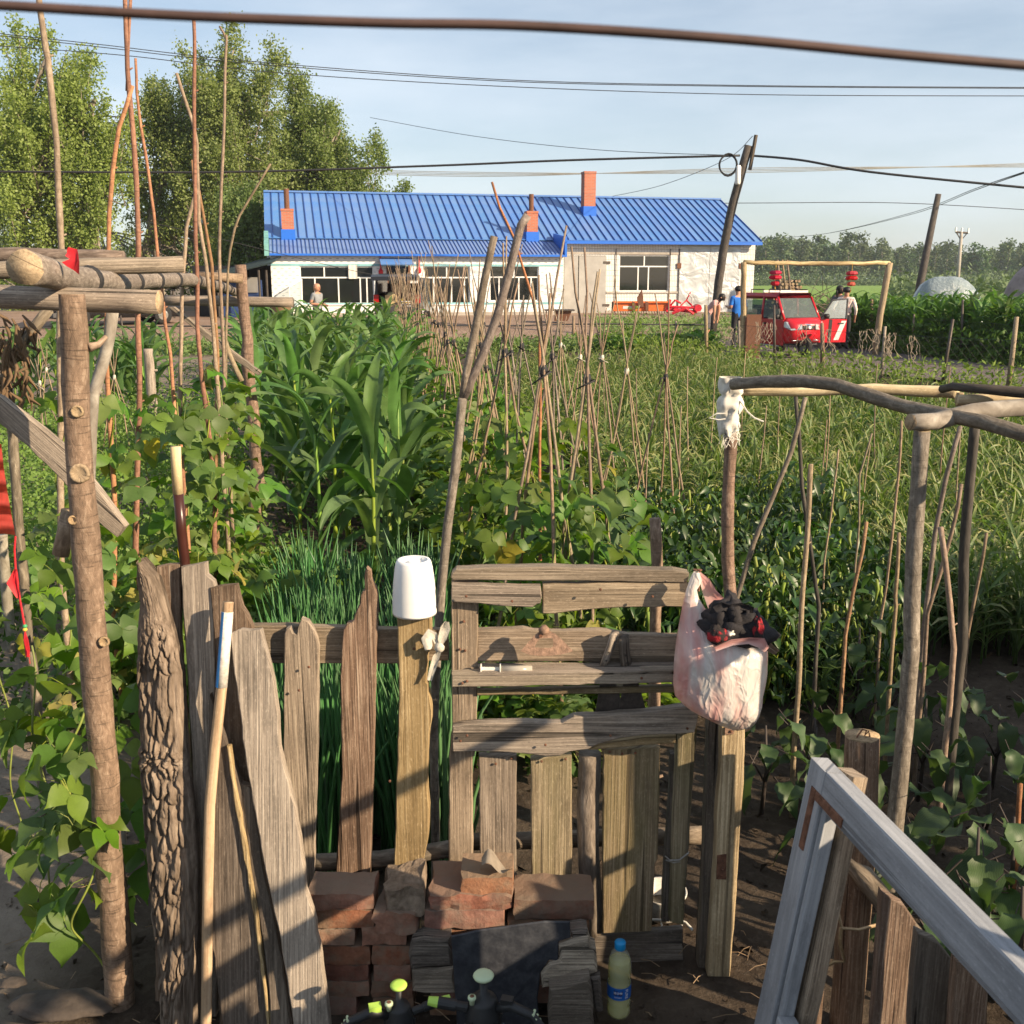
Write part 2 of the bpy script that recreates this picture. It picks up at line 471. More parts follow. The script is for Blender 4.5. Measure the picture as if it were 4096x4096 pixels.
bump(t, b, f2, .7, .02)
M['soil'] = m
struct('ground', mb, M['soil'], True)
def sheet(name, fn, nx, ny, mat_, dz):
    mb = MB()
    mb.grid(nx, ny, lambda u, v: (lambda p: (p[0], p[1], hz(p[0], p[1]) + dz))(fn(u, v)))
    return struct(name, mb, mat_, True)
def dirt(name, c1, c2, c3_, s1, s2, bm=.5):
    m, t, b = nmat(name); oc = uvvec(t, (1, 1, 1), False, 'Object')
    f1, f2 = noise_(t, oc, s1, 8, .7), noise_(t, oc, s2, 5, .75)
    c = ramp(t, f1, [(.3, c1), (.5, c2), (.7, c3_)])
    c = mixc(t, ramp(t, f2, [(.48, (0, 0, 0)), (.7, (.55, .55, .55))]), c, c3_)
    c = mixc(t, ramp(t, f2, [(.3, (.5, .5, .5)), (.45, (0, 0, 0))]), c, [x * .5 for x in c1])
    t.links.new(c, b.inputs['Base Color']); b.inputs['Roughness'].default_value = .95; b.inputs['Specular IOR Level'].default_value = .1
    bump(t, b, f2, bm, .03)
    return m
M['yard'] = dirt('yard', (.17, .115, .085), (.25, .175, .13), (.33, .245, .185), 1.2, 9)
M['gravel'] = dirt('gravel', (.085, .072, .068), (.135, .115, .105), (.20, .175, .16), 2.0, 12)
sheet('yard', lambda u, v: (-30 + 42.5 * u, 30.6 + .22 * (-30 + 42.5 * u) * .6 + 22 * v), 60, 40, M['yard'], .0)
LO = [(3.0, 31), (5.5, 25.5), (9.6, 19), (15, 12.0), (24, 1)]
HI = [(11, 37), (9.9, 30.5), (11.8, 22.9), (19, 13), (30, 1)]
def lerp_pl(pl, u):
    s = u * (len(pl) - 1); i = min(int(s), len(pl) - 2); k = s - i
    return (pl[i][0] + (pl[i + 1][0] - pl[i][0]) * k, pl[i][1] + (pl[i + 1][1] - pl[i][1]) * k)
def pathpt(u, v):
    a, c = lerp_pl(LO, u), lerp_pl(HI, u)
    w_ = .35 * n3(u * 30, v * 3, 1)
    return (a[0] + (c[0] - a[0]) * v + w_, a[1] + (c[1] - a[1]) * v + w_)
sheet('path', pathpt, 60, 10, M['gravel'], .012)
m, t, b = nmat('rice')
oc = uvvec(t, (1, .25, 1), False, 'Object')
c = ramp(t, noise_(t, oc, .9, 6, .75), [(.3, (.10, .185, .012)), (.55, (.15, .26, .02)), (.75, (.21, .32, .035))])
t.links.new(c, b.inputs['Base Color']); b.inputs['Roughness'].default_value = .9
bump(t, b, noise_(t, oc, 5, 4, .7), .6, .2)
M['rice'] = m
sheet('rice_field', lambda u, v: (14 + 330 * u + 20 * v, 62 + 250 * v ** 1.5), 20, 20, M['rice'], .12)
# ------------------------------------------------------------------ house
PH = R_(12.5); cs, sn = math.cos(PH), math.sin(PH)
W0 = V((-10.4, 44.78, 0.42)); HL = 22.35; WD = 2.0
house = thing('farmhouse', 'long white tiled farmhouse with blue metal roof and three chimneys', 'house', W0, PH)
def hp(x, y, yl=0.0):
    d = ray(x, y); n = V((-sn, cs, 0)); t = (W0 + n * yl - O).dot(n) / d.dot(n)
    q = O + d * t - W0
    return q.x * cs + q.y * sn, q.z
ze, zr, zw = hp(2500, 962, -.4)[1], hp(2300, 789, 4.6)[1], hp(1700, 1016, -WD - .25)[1]
kr = (zr - ze) / 5.0
def roofpt(x, y):
    lo, hi = -.4, 4.6
    for _ in range(30):
        mid = (lo + hi) / 2
        if hp(x, y, mid)[1] > ze + kr * (mid + .4): lo = mid
        else: hi = mid
    return hp(x, y, lo)[0], lo, ze + kr * (lo + .4)
def tiles(name, bw, bh, off, col, mort, msz, dash=False):
    m, t, b = nmat(name)
    tc = N(t, 'TexCoord'); mp = N(t, 'Mapping'); mp.inputs['Rotation'].default_value = (math.pi / 2, 0, 0)
    t.links.new(tc.outputs['Object'], mp.inputs[0])
    bt = N(t, 'TexBrick', Scale=1.0); bt.offset = off
    bt.inputs['Brick Width'].default_value, bt.inputs['Row Height'].default_value = bw, bh
    bt.inputs['Mortar Size'].default_value = msz; bt.inputs['Mortar Smooth'].default_value = .2
    bt.inputs['Color1'].default_value = (*col, 1); bt.inputs['Color2'].default_value = (*[x * .95 for x in col], 1)
    bt.inputs['Mortar'].default_value = (*mort, 1)
    t.links.new(mp.outputs[0], bt.inputs[0])
    c = bt.outputs['Color']
    if dash:
        b2_ = N(t, 'TexBrick', Scale=1.0); b2_.offset = .5
        b2_.inputs['Brick Width'].default_value, b2_.inputs['Row Height'].default_value = bw, bh
        b2_.inputs['Mortar Size'].default_value = .022
        t.links.new(mp.outputs[0], b2_.inputs[0])
        wv = noise_(t, oc2(t), 1, 2)
        c = mixc(t, N_dash(t, mp.outputs[0], bw, bh), c, (.17, .23, .25))
    st = noise_(t, tc.outputs['Object'], 1.1, 6, .7)
    c = mixc(t, ramp(t, st, [(.5, (0, 0, 0)), (.8, (.25, .25, .25))]), c, (.45, .40, .32))
    t.links.new(c, b.inputs['Base Color']); b.inputs['Roughness'].default_value = .35
    bump(t, b, bt.outputs['Fac'], .3, -.01)
    return m
def oc2(t): return uvvec(t, (1, 1, 1), False, 'Object')
def N_dash(t, vec, bw, bh):
    """a short printed dash in the middle of each tile's lower joint"""
    sp = N(t, 'SeparateXYZ'); t.links.new(vec, sp.inputs[0])
    def m_(op, a, b_=None):
        n = N(t, 'Math', operation=op)
        for i, q in enumerate((a, b_)):
            if q is None: continue
            if hasattr(q, 'links'): t.links.new(q, n.inputs[i])
            else: n.inputs[i].default_value = q
        return n.outputs[0]
    row = m_('FLOOR', m_('DIVIDE', sp.outputs[1], bh))
    fy = m_('SUBTRACT', m_('DIVIDE', sp.outputs[1], bh), row)
    sh = m_('MULTIPLY', m_('MODULO', m_('ABSOLUTE', row), 2.0), .5)
    xx = m_('ADD', m_('DIVIDE', sp.outputs[0], bw), sh)
    fx = m_('SUBTRACT', xx, m_('FLOOR', xx))
    inx = m_('LESS_THAN', m_('ABSOLUTE', m_('SUBTRACT', fx, .5)), .20)
    iny = m_('LESS_THAN', m_('ABSOLUTE', m_('SUBTRACT', fy, .5)), .10)
    return m_('MULTIPLY', m_('MULTIPLY', inx, iny), .75)
M['tile_dash'] = tiles('tile_dash', .30, .135, .5, (.74, .75, .74), (.52, .52, .50), .004, True)
M['tile_rib'] = tiles('tile_rib', .075, .24, 0, (.72, .72, .70), (.32, .30, .27), .012)
M['tile_band'] = plain('tile_band', (.20, .42, .46), .5, noise=.2, ns=3)
def bluem(name, col, dust):
    m, t, b = nmat(name); oc = oc2(t)
    f = noise_(t, oc, 1.3, 6, .7)
    c = mixc(t, ramp(t, f, [(.4, (0, 0, 0)), (.8, (dust, dust, dust))]), (*col, 1), (.22, .27, .36))
    c = vary(t, c, .05, .004, .04)
    t.links.new(c, b.inputs['Base Color']); b.inputs['Roughness'].default_value = .42
    bump(t, b, noise_(t, oc, 2.5, 3, .5), .15, .03)
    return m
M['roof_blue'] = bluem('roof_blue', (.075, .195, .48), .45)
M['roof_dusty'] = bluem('roof_dusty', (.14, .23, .46), .6)
M['roof_seam'] = plain('roof_seam', (.018, .07, .30), .45)
M['trim_blue'] = plain('trim_blue', (.02, .13, .55), .4)
M['window_dark'] = glass('window_dark', (.012, .014, .014))
M['pvc'] = plain('pvc', (.70, .70, .68), .4)
M['concrete'] = plain('concrete', (.34, .31, .27), .9, noise=.25, ns=3)
m, t, b = nmat('chimney_brick')
tc = N(t, 'TexCoord'); bt = N(t, 'TexBrick', Scale=1.0)
mp = N(t, 'Mapping'); mp.inputs['Rotation'].default_value = (math.pi / 2, 0, 0); t.links.new(tc.outputs['Object'], mp.inputs[0])
for k_, v_ in (('Brick Width', .24), ('Row Height', .066), ('Mortar Size', .009)): bt.inputs[k_].default_value = v_
bt.inputs['Color1'].default_value, bt.inputs['Color2'].default_value, bt.inputs['Mortar'].default_value = (.46, .13, .06, 1), (.36, .10, .05, 1), (.30, .22, .18, 1)
t.links.new(mp.outputs[0], bt.inputs[0]); t.links.new(bt.outputs[0], b.inputs['Base Color']); b.inputs['Roughness'].default_value = .9
M['chimney_brick'] = m
def hpart(name, mb, mats, parent=None, smooth=False): return part(name, mb, mats, parent or house, smooth, False)
def wbox(mb, x0, x1, z0, z1, y0, y1): mb.box(((x0 + x1) / 2, (y0 + y1) / 2, (z0 + z1) / 2), (abs(x1 - x0), abs(y1 - y0), abs(z1 - z0)))
# openings measured in the photograph, per wall plane
wxl, wxr = hp(1087, 1150, -WD)[0], hp(2252, 1150, -WD)[0]
def rect(zf, x0, y0, x1, y1, yl):
    a, c = hp(*zf(x0, y0), yl), hp(*zf(x1, y1), yl)
    return a[0], c[0], c[1], a[1]
W1, W2, W3 = rect(z2, 380, 895, 965, 1190, -WD), rect(z2, 1340, 895, 1702, 1190, -WD), rect(z3, 92, 905, 410, 1135, -WD)
DR = rect(z2, 1062, 882, 1236, 1280, -WD)
W4, D1, D2 = rect(z3, 930, 835, 1248, 1072, 0), rect(z3, 575, 840, 835, 1195, 0), rect(z3, 1320, 762, 1690, 1203, 0)
def wall_with_holes(mb, x0, x1, z0, z1, holes, y0, y1):
    xs = sorted({x0, x1, *[h[0] for h in holes], *[h[1] for h in holes]})
    for a, c in zip(xs, xs[1:]):
        mid = (a + c) / 2; zz = z0
        for h in sorted((h for h in holes if h[0] < mid < h[1]), key=lambda h: h[2]):
            if h[2] > zz: wbox(mb, a, c, zz, h[2], y0, y1)
            zz = h[3]
        if z1 > zz: wbox(mb, a, c, zz, z1, y0, y1)
mb = MB(); wall_with_holes(mb, wxl, wxr, -.4, zw + .02, [W1, W2, W3, (DR[0], DR[1], -.4, DR[3])], -WD, -WD + .24)
wing = hpart('wing_wall', mb, M['tile_dash'])
for q_ in (wxl, wxr - .24): mb = MB(); wbox(mb, q_, q_ + .24, -.4, zw - .1, -WD + .24, .0); hpart('wing_side_wall', mb, M['tile_dash'])
mb = MB(); wall_with_holes(mb, 0, D2[0], -.4, ze - .1, [W4, (D1[0], D1[1], -.4, D1[3])], 0, .3); hpart('front_wall', mb, M['tile_rib'])
mb = MB(); wbox(mb, D2[1], HL, -.4, ze - .1, 0, .3); hpart('front_wall', mb, M['tile_rib'])
mb = MB()
wbox(mb, 0, .3, -.4, ze - .1, .3, 8.9); wbox(mb, HL - .3, HL, -.4, ze - .1, .3, 8.9); wbox(mb, 0, HL, -.4, ze - .1, 8.9, 9.2)
hpart('rear_wall', mb, M['concrete'])
for nm, x in (('gable', 0.02), ('gable', HL - .32)):
    mb = MB(); mb.prism([(x, .0, ze - .1), (x, 9.2, ze - .1), (x, 4.6, zr - .12)], (.3, 0, 0)); hpart(nm, mb, M['tile_rib'])
mb = MB(); wbox(mb, .3, HL - .3, -.35, -.05, .3, 8.9); hpart('floor_slab', mb, M['concrete'])
# blue-green tile bands and grey plinth
for px_y, hgt in ((888, .09), (1192, .10)):
    z = hp(*z2(700, px_y), -WD)[1]
    for a, c in ((wxl, W1[0] if hgt > .095 else wxr), *(((W1[0], DR[0]), (DR[1], wxr)) if hgt > .095 else ())):
        mb = MB(); wbox(mb, a + .01, c - .01, z - hgt / 2, z + hgt / 2, -WD - .012, -WD + .004); hpart('tile_band', mb, M['tile_band'])
mb = MB(); wbox(mb, wxl - .02, wxr + .02, -.4, .16, -WD - .05, -WD - .003); hpart('plinth', mb, M['concrete'])
for a, c in ((wxr + .02, D1[0] - .03), (D1[1] + .03, D2[0] - .03), (D2[1] + .03, HL)):
    mb = MB(); wbox(mb, a, c, -.4, .12, -.04, -.003); hpart('plinth', mb, M['concrete'])
zb = hp(*z3(1100, 827), 0)[1]
mb = MB(); wbox(mb, wxr + .05, D2[0] - .02, zb - .05, zb + .05, -.03, -.003); hpart('lintel', mb, M['concrete'])
zb = hp(*z3(1100, 1076), 0)[1]
mb = MB(); wbox(mb, D1[1] + .05, D2[0] - .02, zb - .06, zb + .03, -.05, -.003); hpart('sill_band', mb, M['concrete'])
for px_x in (905, 1253, 1312):
    x = hp(*z3(px_x, 950), 0)[0]; mb = MB(); mb.tube([(x, -.05, .0), (x, -.05, ze - .35)], .02, 6); hpart('pipe', mb, M['iron'])
def window(r, yl, cols_top, cols_bot, zt, name='window'):
    """frame bars and one pane per light; columns are fractions of the width"""
    x0, x1, z0, z1 = r; W_, fw = x1 - x0, .055
    mb = MB()
    for a, c in ((x0, x0 + fw), (x1 - fw, x1)): wbox(mb, a, c, z0, z1, yl + .05, yl + .12)
    for a, c in ((z0, z0 + fw), (z1 - fw, z1), (zt - fw / 2, zt + fw / 2)): wbox(mb, x0 + fw, x1 - fw, a, c, yl + .052, yl + .118)
    for cols, a, c in ((cols_top, zt + fw / 2, z1 - fw), (cols_bot, z0 + fw, zt - fw / 2)):
        for f in cols[1:-1]: wbox(mb, x0 + f * W_ - fw / 2, x0 + f * W_ + fw / 2, a, c, yl + .054, yl + .116)
    w_ = hpart(name, mb, M['pvc'])
    for cols, a, c in ((cols_top, zt + fw / 2, z1 - fw), (cols_bot, z0 + fw, zt - fw / 2)):
        for f, g in zip(cols, cols[1:]):
            mb = MB(); wbox(mb, x0 + f * W_ + .02, x0 + g * W_ - .02, a, c, yl + .075, yl + .085)
            part('pane', mb, M['window_dark'], w_, False, False)
    mb = MB(); wbox(mb, x0 - .06, x1 + .06, z0 - .05, z0 - .003, yl - .05, yl + .06); part('sill', mb, M['pvc'], w_, False, False)
    return w_
window(W1, -WD, (0, .33, .66, 1), (0, .20, .515, .81, .90, 1), hp(*z2(700, 986), -WD)[1])
window(W2, -WD, (0, .5, 1), (0, .22, .6, .88, 1), hp(*z2(1500, 986), -WD)[1])
window(W3, -WD, (0, .5, 1), (0, .2, .6, .85, 1), hp(*z3(250, 980), -WD)[1])
window(W4, 0, (0, .5, 1), (0, .385, .59, 1), hp(*z3(1085, 911), 0)[1])
x0 = hp(*z2(795, 950), -WD)[0]; z0 = hp(*z2(795, 995), -WD)[1]
mb = MB(); mb.grid(6, 6, lambda u, v: (x0 + (u - .5) * .36, -WD - .03 - .02 * math.sin(u * 14), z0 + v * .56)); hpart('hanging_towel', mb, M['cloth_white'], smooth=True)
# casement swung open to the left of the first window
mb = MB()
def lp(zf, x, y, yl): q = hp(*zf(x, y), yl); return V((q[0], yl, q[1]))
ca = [lp(z2, 305, 1055, -WD - .55), lp(z2, 400, 1000, -WD - .04), lp(z2, 405, 1190, -WD - .04), lp(z2, 310, 1238, -WD - .55)]
for i in range(4): mb.tube([ca[i], ca[(i + 1) % 4]], .028, 4)
cs_o = hpart('casement', mb, M['pvc'])
M['pane_clear'] = clear('pane_clear', (.75, .82, .84), .05, .25)
mb = MB(); o_ = mb.add(ca); mb.face((o_, o_ + 1, o_ + 2, o_ + 3)); part('pane', mb, M['pane_clear'], cs_o, False, False)
# doors
M['sheet_grey'] = plain('sheet_grey', (.33, .32, .30), .5, .35, noise=.15, ns=2)
m, t, b = nmat('foil'); oc = oc2(t)
b.inputs['Base Color'].default_value = (.42, .44, .45, 1); b.inputs['Metallic'].default_value, b.inputs['Roughness'].default_value = .55, .45
bump(t, b, noise_(t, oc, 1.5, 3, .5, .8), .6, .12)
M['foil'] = m
mb = MB(); wbox(mb, DR[0], DR[1], -.1, DR[3], -WD + .1, -WD + .14); dd = hpart('door', mb, M['window_dark'])
mb = MB(); wbox(mb, DR[0] - .05, DR[0] + .03, -.1, DR[3] + .05, -WD - .02, -WD + .1); wbox(mb, DR[1] - .03, DR[1] + .05, -.1, DR[3] + .05, -WD - .02, -WD + .1); wbox(mb, DR[0] + .03, DR[1] - .03, DR[3] - .05, DR[3] + .05, -WD - .02, -WD + .1)
part('door_frame', mb, M['rust'], dd, False, False)
c_ = rect(z2, 1005, 842, 1262, 882, -WD - .4)
mb = MB(); mb.prism([(c_[0], -WD - .7, c_[2]), (c_[1], -WD - .7, c_[2]), (c_[1], -WD - .0, c_[3] + .06), (c_[0], -WD - .0, c_[3] + .06)], (0, .02, -.05)); hpart('door_canopy', mb, M['roof_blue'])
xm = D1[0] + (D1[1] - D1[0]) * .34
mb = MB(); wbox(mb, xm + .03, D1[1] + .02, -.05, D1[3] - .02, -.03, .01); dl = hpart('door', mb, M['sheet_grey'])
for q in (.12, .86):
    mb = MB(); wbox(mb, D1[1] - .12, D1[1] + .22, D1[3] * q, D1[3] * q + .11, -.045, -.034); part('hinge', mb, M['iron'], dl, False, False)
mb = MB(); wbox(mb, D1[0], xm - .01, -.05, D1[3] - .02, -.02, .02); hpart('door', mb, M['sheet_grey'])
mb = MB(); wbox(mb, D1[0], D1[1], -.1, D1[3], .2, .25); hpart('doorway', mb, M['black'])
xm = hp(*z3(1508, 950), 0)[0]
for a, c in ((D2[0], xm - .01), (xm + .01, D2[1])):
    mb = MB(); mb.grid(14, 20, lambda u, v: (a + (c - a) * u, -.03 - .025 * n3(u * 3 + a, v * 5, 2) * (1 if 0 < u < 1 and 0 < v < 1 else 0), -.05 + (D2[3] + .03) * v))
    dl = hpart('door', mb, M['foil'], smooth=True)
    for q in (.68,):
        xe = a - .12 if a < xm - .5 else c - .05
        mb = MB(); wbox(mb, xe, xe + .2, D2[3] * q - .12, D2[3] * q + .12, -.07, -.036); part('hinge', mb, M['rust'], dl, False, False)
mb = MB(); wbox(mb, D2[0], D2[1], -.1, D2[3], .05, .1); hpart('door_backing', mb, M['concrete'])
# roof: one mesh per kind of panel, laid side by side
def panel(width, y0, z0_, y1, z1_, rib, nm, matp):
    mb = MB(); d = V((0, y1 - y0, z1_ - z0_)); nn = V((0, -(z1_ - z0_), y1 - y0)).normalized()
    o = V((0, y0, z0_))
    mb.prism([o + V((0, 0, 0)), o + V((width - .004, 0, 0)), o + V((width - .004, 0, 0)) + d, o + d], -nn * .03, .001)
    mb.m = 1
    mb.prism([o + nn * rib + V((width - .034, 0, 0)), o + nn * rib + V((width - .006, 0, 0)), o + nn * rib + V((width - .006, 0, 0)) + d, o + nn * rib + V((width - .034, 0, 0)) + d], -nn * (rib - .002), .004)
    return mb.mesh(nm, [matp, M['roof_seam']])
rx0, rx1 = -.05, HL + .12
mb = MB(); wbox(mb, rx0, rx1, zr - .01, zr + .07, 4.45, 4.75); roof = hpart('roof', mb, M['roof_blue'])
npan = 63; pw = (rx1 - rx0) / npan
me = panel(pw, -.42, ze, 4.58, zr, .055, 'roof_panel', M['roof_blue'])
for i in range(npan): link('roof_panel', me, roof, (rx0 + i * pw, 0, 0))
mb = MB(); mb.prism([(rx0, 4.62, zr), (rx1, 4.62, zr), (rx1, 9.65, ze), (rx0, 9.65, ze)], (0, -.01, -.04)); part('rear_slope', mb, M['roof_blue'], roof, False, False)
wr0, wr1 = wxl - .02, wxr - .03
nw = 74; pw = (wr1 - wr0) / nw
mb = MB(); wbox(mb, wr0, wr1, zw - .09, zw - .005, -WD - .32, -WD - .22); wroof = hpart('wing_roof', mb, M['trim_blue'])
me = panel(pw, -WD - .25, zw, -.36, ze - .06, .035, 'wing_roof_panel', M['roof_dusty'])
for i in range(nw): link('roof_panel', me, wroof, (wr0 + i * pw, 0, 0))
mb = MB(); wbox(mb, wxr + .06, rx1, ze - .16, ze - .035, -.50, -.40); part('gutter', mb, M['trim_blue'], roof, False, False)
M['teal'] = plain('teal', (.16, .36, .34), .6, noise=.3, ns=4)
def end_plate(x, xf, ztop, mat_):
    mb = MB(); mb.prism([(x, -WD - .3, zw - .1), (x, -WD - .3, zw + ztop), (x, -.3, ze + .28), (x, -.3, ze - .4)], (xf, 0, 0)); hpart('end_plate', mb, mat_)
end_plate(wxl - .22, .18, .35, M['teal']); end_plate(wxr - .02, .1, .75, M['trim_blue'])
def chimney(zf, xl, xr, ytop, ybase, yroof, pipe=None):
    X, yl, z = roofpt(*zf((xl + xr) / 2, yroof))
    w_ = hp(*zf(xr, ybase), yl)[0] - hp(*zf(xl, ybase), yl)[0]
    zt, zb_ = hp(*zf(xl, ytop), yl)[1], hp(*zf(xl, ybase), yl)[1]
    mb = MB(); wbox(mb, X - w_ / 2, X + w_ / 2, zb_, zt, yl, yl + w_); ch = hpart('chimney', mb, M['chimney_brick'])
    mb = MB(); wbox(mb, X - w_ / 2 - .04, X + w_ / 2 + .04, z - .2, zb_ + .05, yl - .05, yl + w_ + .05); part('flashing', mb, M['trim_blue'], ch, False, False)
    mb = MB(); wbox(mb, X - w_ / 2 - .02, X + w_ / 2 + .02, zt - .07, zt + .02, yl - .02, yl + w_ + .02); part('cap', mb, M['chimney_brick'], ch, False, False)
    if pipe:
        zp = hp(*zf(xl, pipe), yl)[1]
        mb = MB(); mb.tube([(X, yl + w_ / 2, zt - .1), (X, yl + w_ / 2, zp)], w_ * .22, 10); part('stove_pipe', mb, M['rust'], ch, False, False)
chimney(z2, 250, 345, 457, 622, 690, 295)
chimney(z3, 335, 405, 556, 695, 740, 442)
chimney(z3, 702, 775, 300, 530, 584)
# swag ornaments beside the door
for zz_ in ((z2, 1012, 965), (z2, 1308, 955)):
    q = lp(zz_[0], zz_[1], zz_[2], -WD - .06)
    mb = MB(); mb.lathe([(.02, 0), (.09, .05), (.10, .15), (.05, .24), (.02, .28)], 8, q); mb.tube([q + V((0, 0, .28)), q + V((0, 0, .75))], .03, 5)
    hpart('door_ornament', mb, M['red'])
# ------------------------------------------------------------------ lean-to beside the house
shed = thing('lean_to_shed', 'dark lean-to shed with black canopy and blue panels beside the house', 'shed', (W0.x - 1.8, W0.y - 3.2, .4))
sy = W0.y - 3.4
A, B, C_, D_ = PY(1085, 1050, sy), PY(985, 1090, sy), PY(985, 1098, sy), PY(1085, 1060, sy)
L0 = shed.location
M['tarp_dark'] = plain('tarp_dark', (.02, .035, .035), .6, noise=.4, ns=5)
M['panel_blue'] = plain('panel_blue', (.03, .06, .17), .5, noise=.3, ns=3)
a, c = PY(700, 1095, sy), PY(1090, 1050, sy)
mb = MB(); mb.prism([(a.x, sy - .3, a.z - .5), (c.x, sy - .3, c.z), (c.x, sy + 2.4, c.z + .4), (a.x, sy + 2.4, a.z - .1)], (0, 0, -.06)); part('canopy', mb, M['tarp_dark'], shed)
mb = MB(); mb.box(((a.x + c.x) / 2, sy + 2.3, 1.4), (c.x - a.x, .08, 2.2)); part('back_panel', mb, M['black'], shed)
a2, c2 = PY(840, 1120, sy), PY(1030, 1260, sy)
mb = MB(); mb.box(((a2.x + c2.x) / 2, sy + 1.0, (a2.z + .4) / 2), (c2.x - a2.x, .06, a2.z - .4)); part('blue_panel', mb, M['panel_blue'], shed)
a3 = PY(1015, 1130, sy)
mb = MB(); mb.box((a3.x - .35, sy + .93, a3.z - .1), (.55, .03, .6)); part('vent_window', mb, M['sheet_grey'], shed)
for px_ in (700, 880, 1045, 1075):
    p = PY(px_, 1240, sy); mb = MB(); mb.tube([(p.x, sy - .1, .3), (p.x, sy - .1, 2.3)], .05, 6); part('post', mb, M['bark_dark'], shed)
# ------------------------------------------------------------------ poplars behind and left of the house
M['tree_leaf'] = leafm('tree_leaf', (.19, .265, .068), .42, .22, .5, .015)
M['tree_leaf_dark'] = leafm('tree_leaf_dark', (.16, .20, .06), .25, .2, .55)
M['tree_leaf_far'] = leafm('tree_leaf_far', (.09, .135, .055), .2, .25, .7)
NPR = np.random.RandomState(5)
def leaf_cloud(name, C, size, mat_, loc, asp=1.0, flat=0.0):
    """many small leaf faces (rhombs) at the centres C"""
    n = len(C); C = np.asarray(C)
    a = NPR.normal(size=(n, 3)); a /= np.linalg.norm(a, axis=1)[:, None]
    b_ = NPR.normal(size=(n, 3)); b_ -= a * (a * b_).sum(1)[:, None]; b_ /= np.linalg.norm(b_, axis=1)[:, None]
    s = (size * NPR.uniform(.6, 1.3, n))[:, None]
    P = np.stack([C - a * s * .5 * asp, C + b_ * s * .32, C + a * s * .5 * asp, C - b_ * s * .32], 1).reshape(-1, 3) - np.array(loc)
    me = D.meshes.new(name)
    me.vertices.add(4 * n); me.vertices.foreach_set('co', P.astype('f4').ravel())
    me.loops.add(4 * n); me.loops.foreach_set('vertex_index', np.arange(4 * n, dtype='i4'))
    me.polygons.add(n); me.polygons.foreach_set('loop_start', np.arange(0, 4 * n, 4, dtype='i4'))
    uv = me.uv_layers.new(name='UVMap'); uv.data.foreach_set('uv', np.repeat(NPR.uniform(0, 5, (n, 2)), 4, 0).astype('f4').ravel())
    me.materials.append(mat_); me.update(calc_edges=True)
    return me
def big_tree(label, trunks, blobs, Y, n_twig, seed, leaf=.155, per=40, mat_='tree_leaf', gap=1.0):
    r = random.Random(seed)
    base = PY(trunks[0][0][0] * 4, 1100, Y); base.z = hz(base.x, base.y) - .1
    root = thing('poplar_tree', label, 'tree', base, 0, 'big poplars beside the house')
    tb = MB(); tops = []
    for tr in trunks:
        pts = [PY(u * 4, v * 4, Y) for u, v in tr]
        p0 = V((pts[0].x, pts[0].y, hz(pts[0].x, Y) - .2)); pts = [p0] + pts
        rad = [.30 - .25 * i / (len(pts) - 1) for i in range(len(pts))]
        tb.tube(dense(pts, .8, .15, seed), [.30 - .26 * k / (len(dense(pts, .8)) - 1) for k in range(len(dense(pts, .8)))], 7); tops.append(pts)
    C = []
    vol = [rx * rx * ry for _, _, rx, ry in blobs]; tot = sum(vol)
    for (u, v, rx, ry), vv in zip(blobs, vol):
        c = PY(u * 4, v * 4, Y); sx, sz = rx * Y / 1024, ry * Y / 1024
        for _ in range(max(3, int(n_twig * vv / tot / 24))):     # upright plumes of twigs with gaps between them
            while True:
                q = V((r.uniform(-1, 1), r.uniform(-1, 1), r.uniform(-1, 1)))
                if .2 < q.length < 1: break
            tip = c + V((q.x * sx, q.y * sx * .9, q.z * sz)) * 1.05
            tr = min(tops, key=lambda t_: abs(t_[-1].x - tip.x)); zi = [p for p in tr if p.z < tip.z - 1.5] or [tr[0]]
            st = zi[-1].lerp(tr[min(len(tr) - 1, len(zi))], r.random() * .6)
            ln = r.uniform(2.2, 5.2); ax = (V((q.x, q.y, .5)) * .6 + V((0, 0, .9))).normalized(); b0 = tip - ax * ln
            tb.tube([st, st.lerp(b0, .6) + V((0, 0, -.3)), b0, b0.lerp(tip, .55), tip], [.09, .06, .04, .025, .008], 4, False)
            for _ in range(24):
                f = r.random() ** .8; p = b0.lerp(tip, f); rr_ = (.95 * (1 - f) + .22) * r.random() ** .6; a = r.uniform(0, 6.283)
                e = p + V((math.cos(a) * rr_, math.sin(a) * rr_, rr_ * .25 - .1)); s1 = r.uniform(.14, .26)
                for k in range(per): C.append(e + V((r.gauss(0, s1), r.gauss(0, s1), r.gauss(-.08, s1 * 1.25))))
    part('trunk', tb, M['bark_pale'], root, True)
    me = leaf_cloud('crown', np.array(C), leaf, M[mat_], base)
    link('crown', me, root)
big_tree('tall dense poplar leaning over the dark parked car', [[(70, 250), (62, 180), (45, 60)], [(95, 250), (88, 190), (95, 100)]],
         [(25, 75, 55, 60), (78, 105, 42, 55), (15, 165, 60, 60), (85, 165, 42, 48), (40, 130, 55, 60), (118, 150, 26, 55), (5, 230, 40, 45), (75, 222, 28, 32)], 52, 2300, 11)
big_tree('tallest poplar with feathery split crown behind the farmhouse', [[(145, 250), (160, 180), (195, 60)], [(158, 250), (190, 170), (235, 50)]],
         [(225, 75, 42, 50), (180, 90, 42, 42), (205, 120, 58, 55), (165, 160, 38, 50), (245, 150, 52, 60), (205, 190, 45, 45), (150, 100, 18, 22), (135, 160, 26, 52), (268, 60, 16, 20), (230, 40, 15, 18)], 57, 2300, 12)
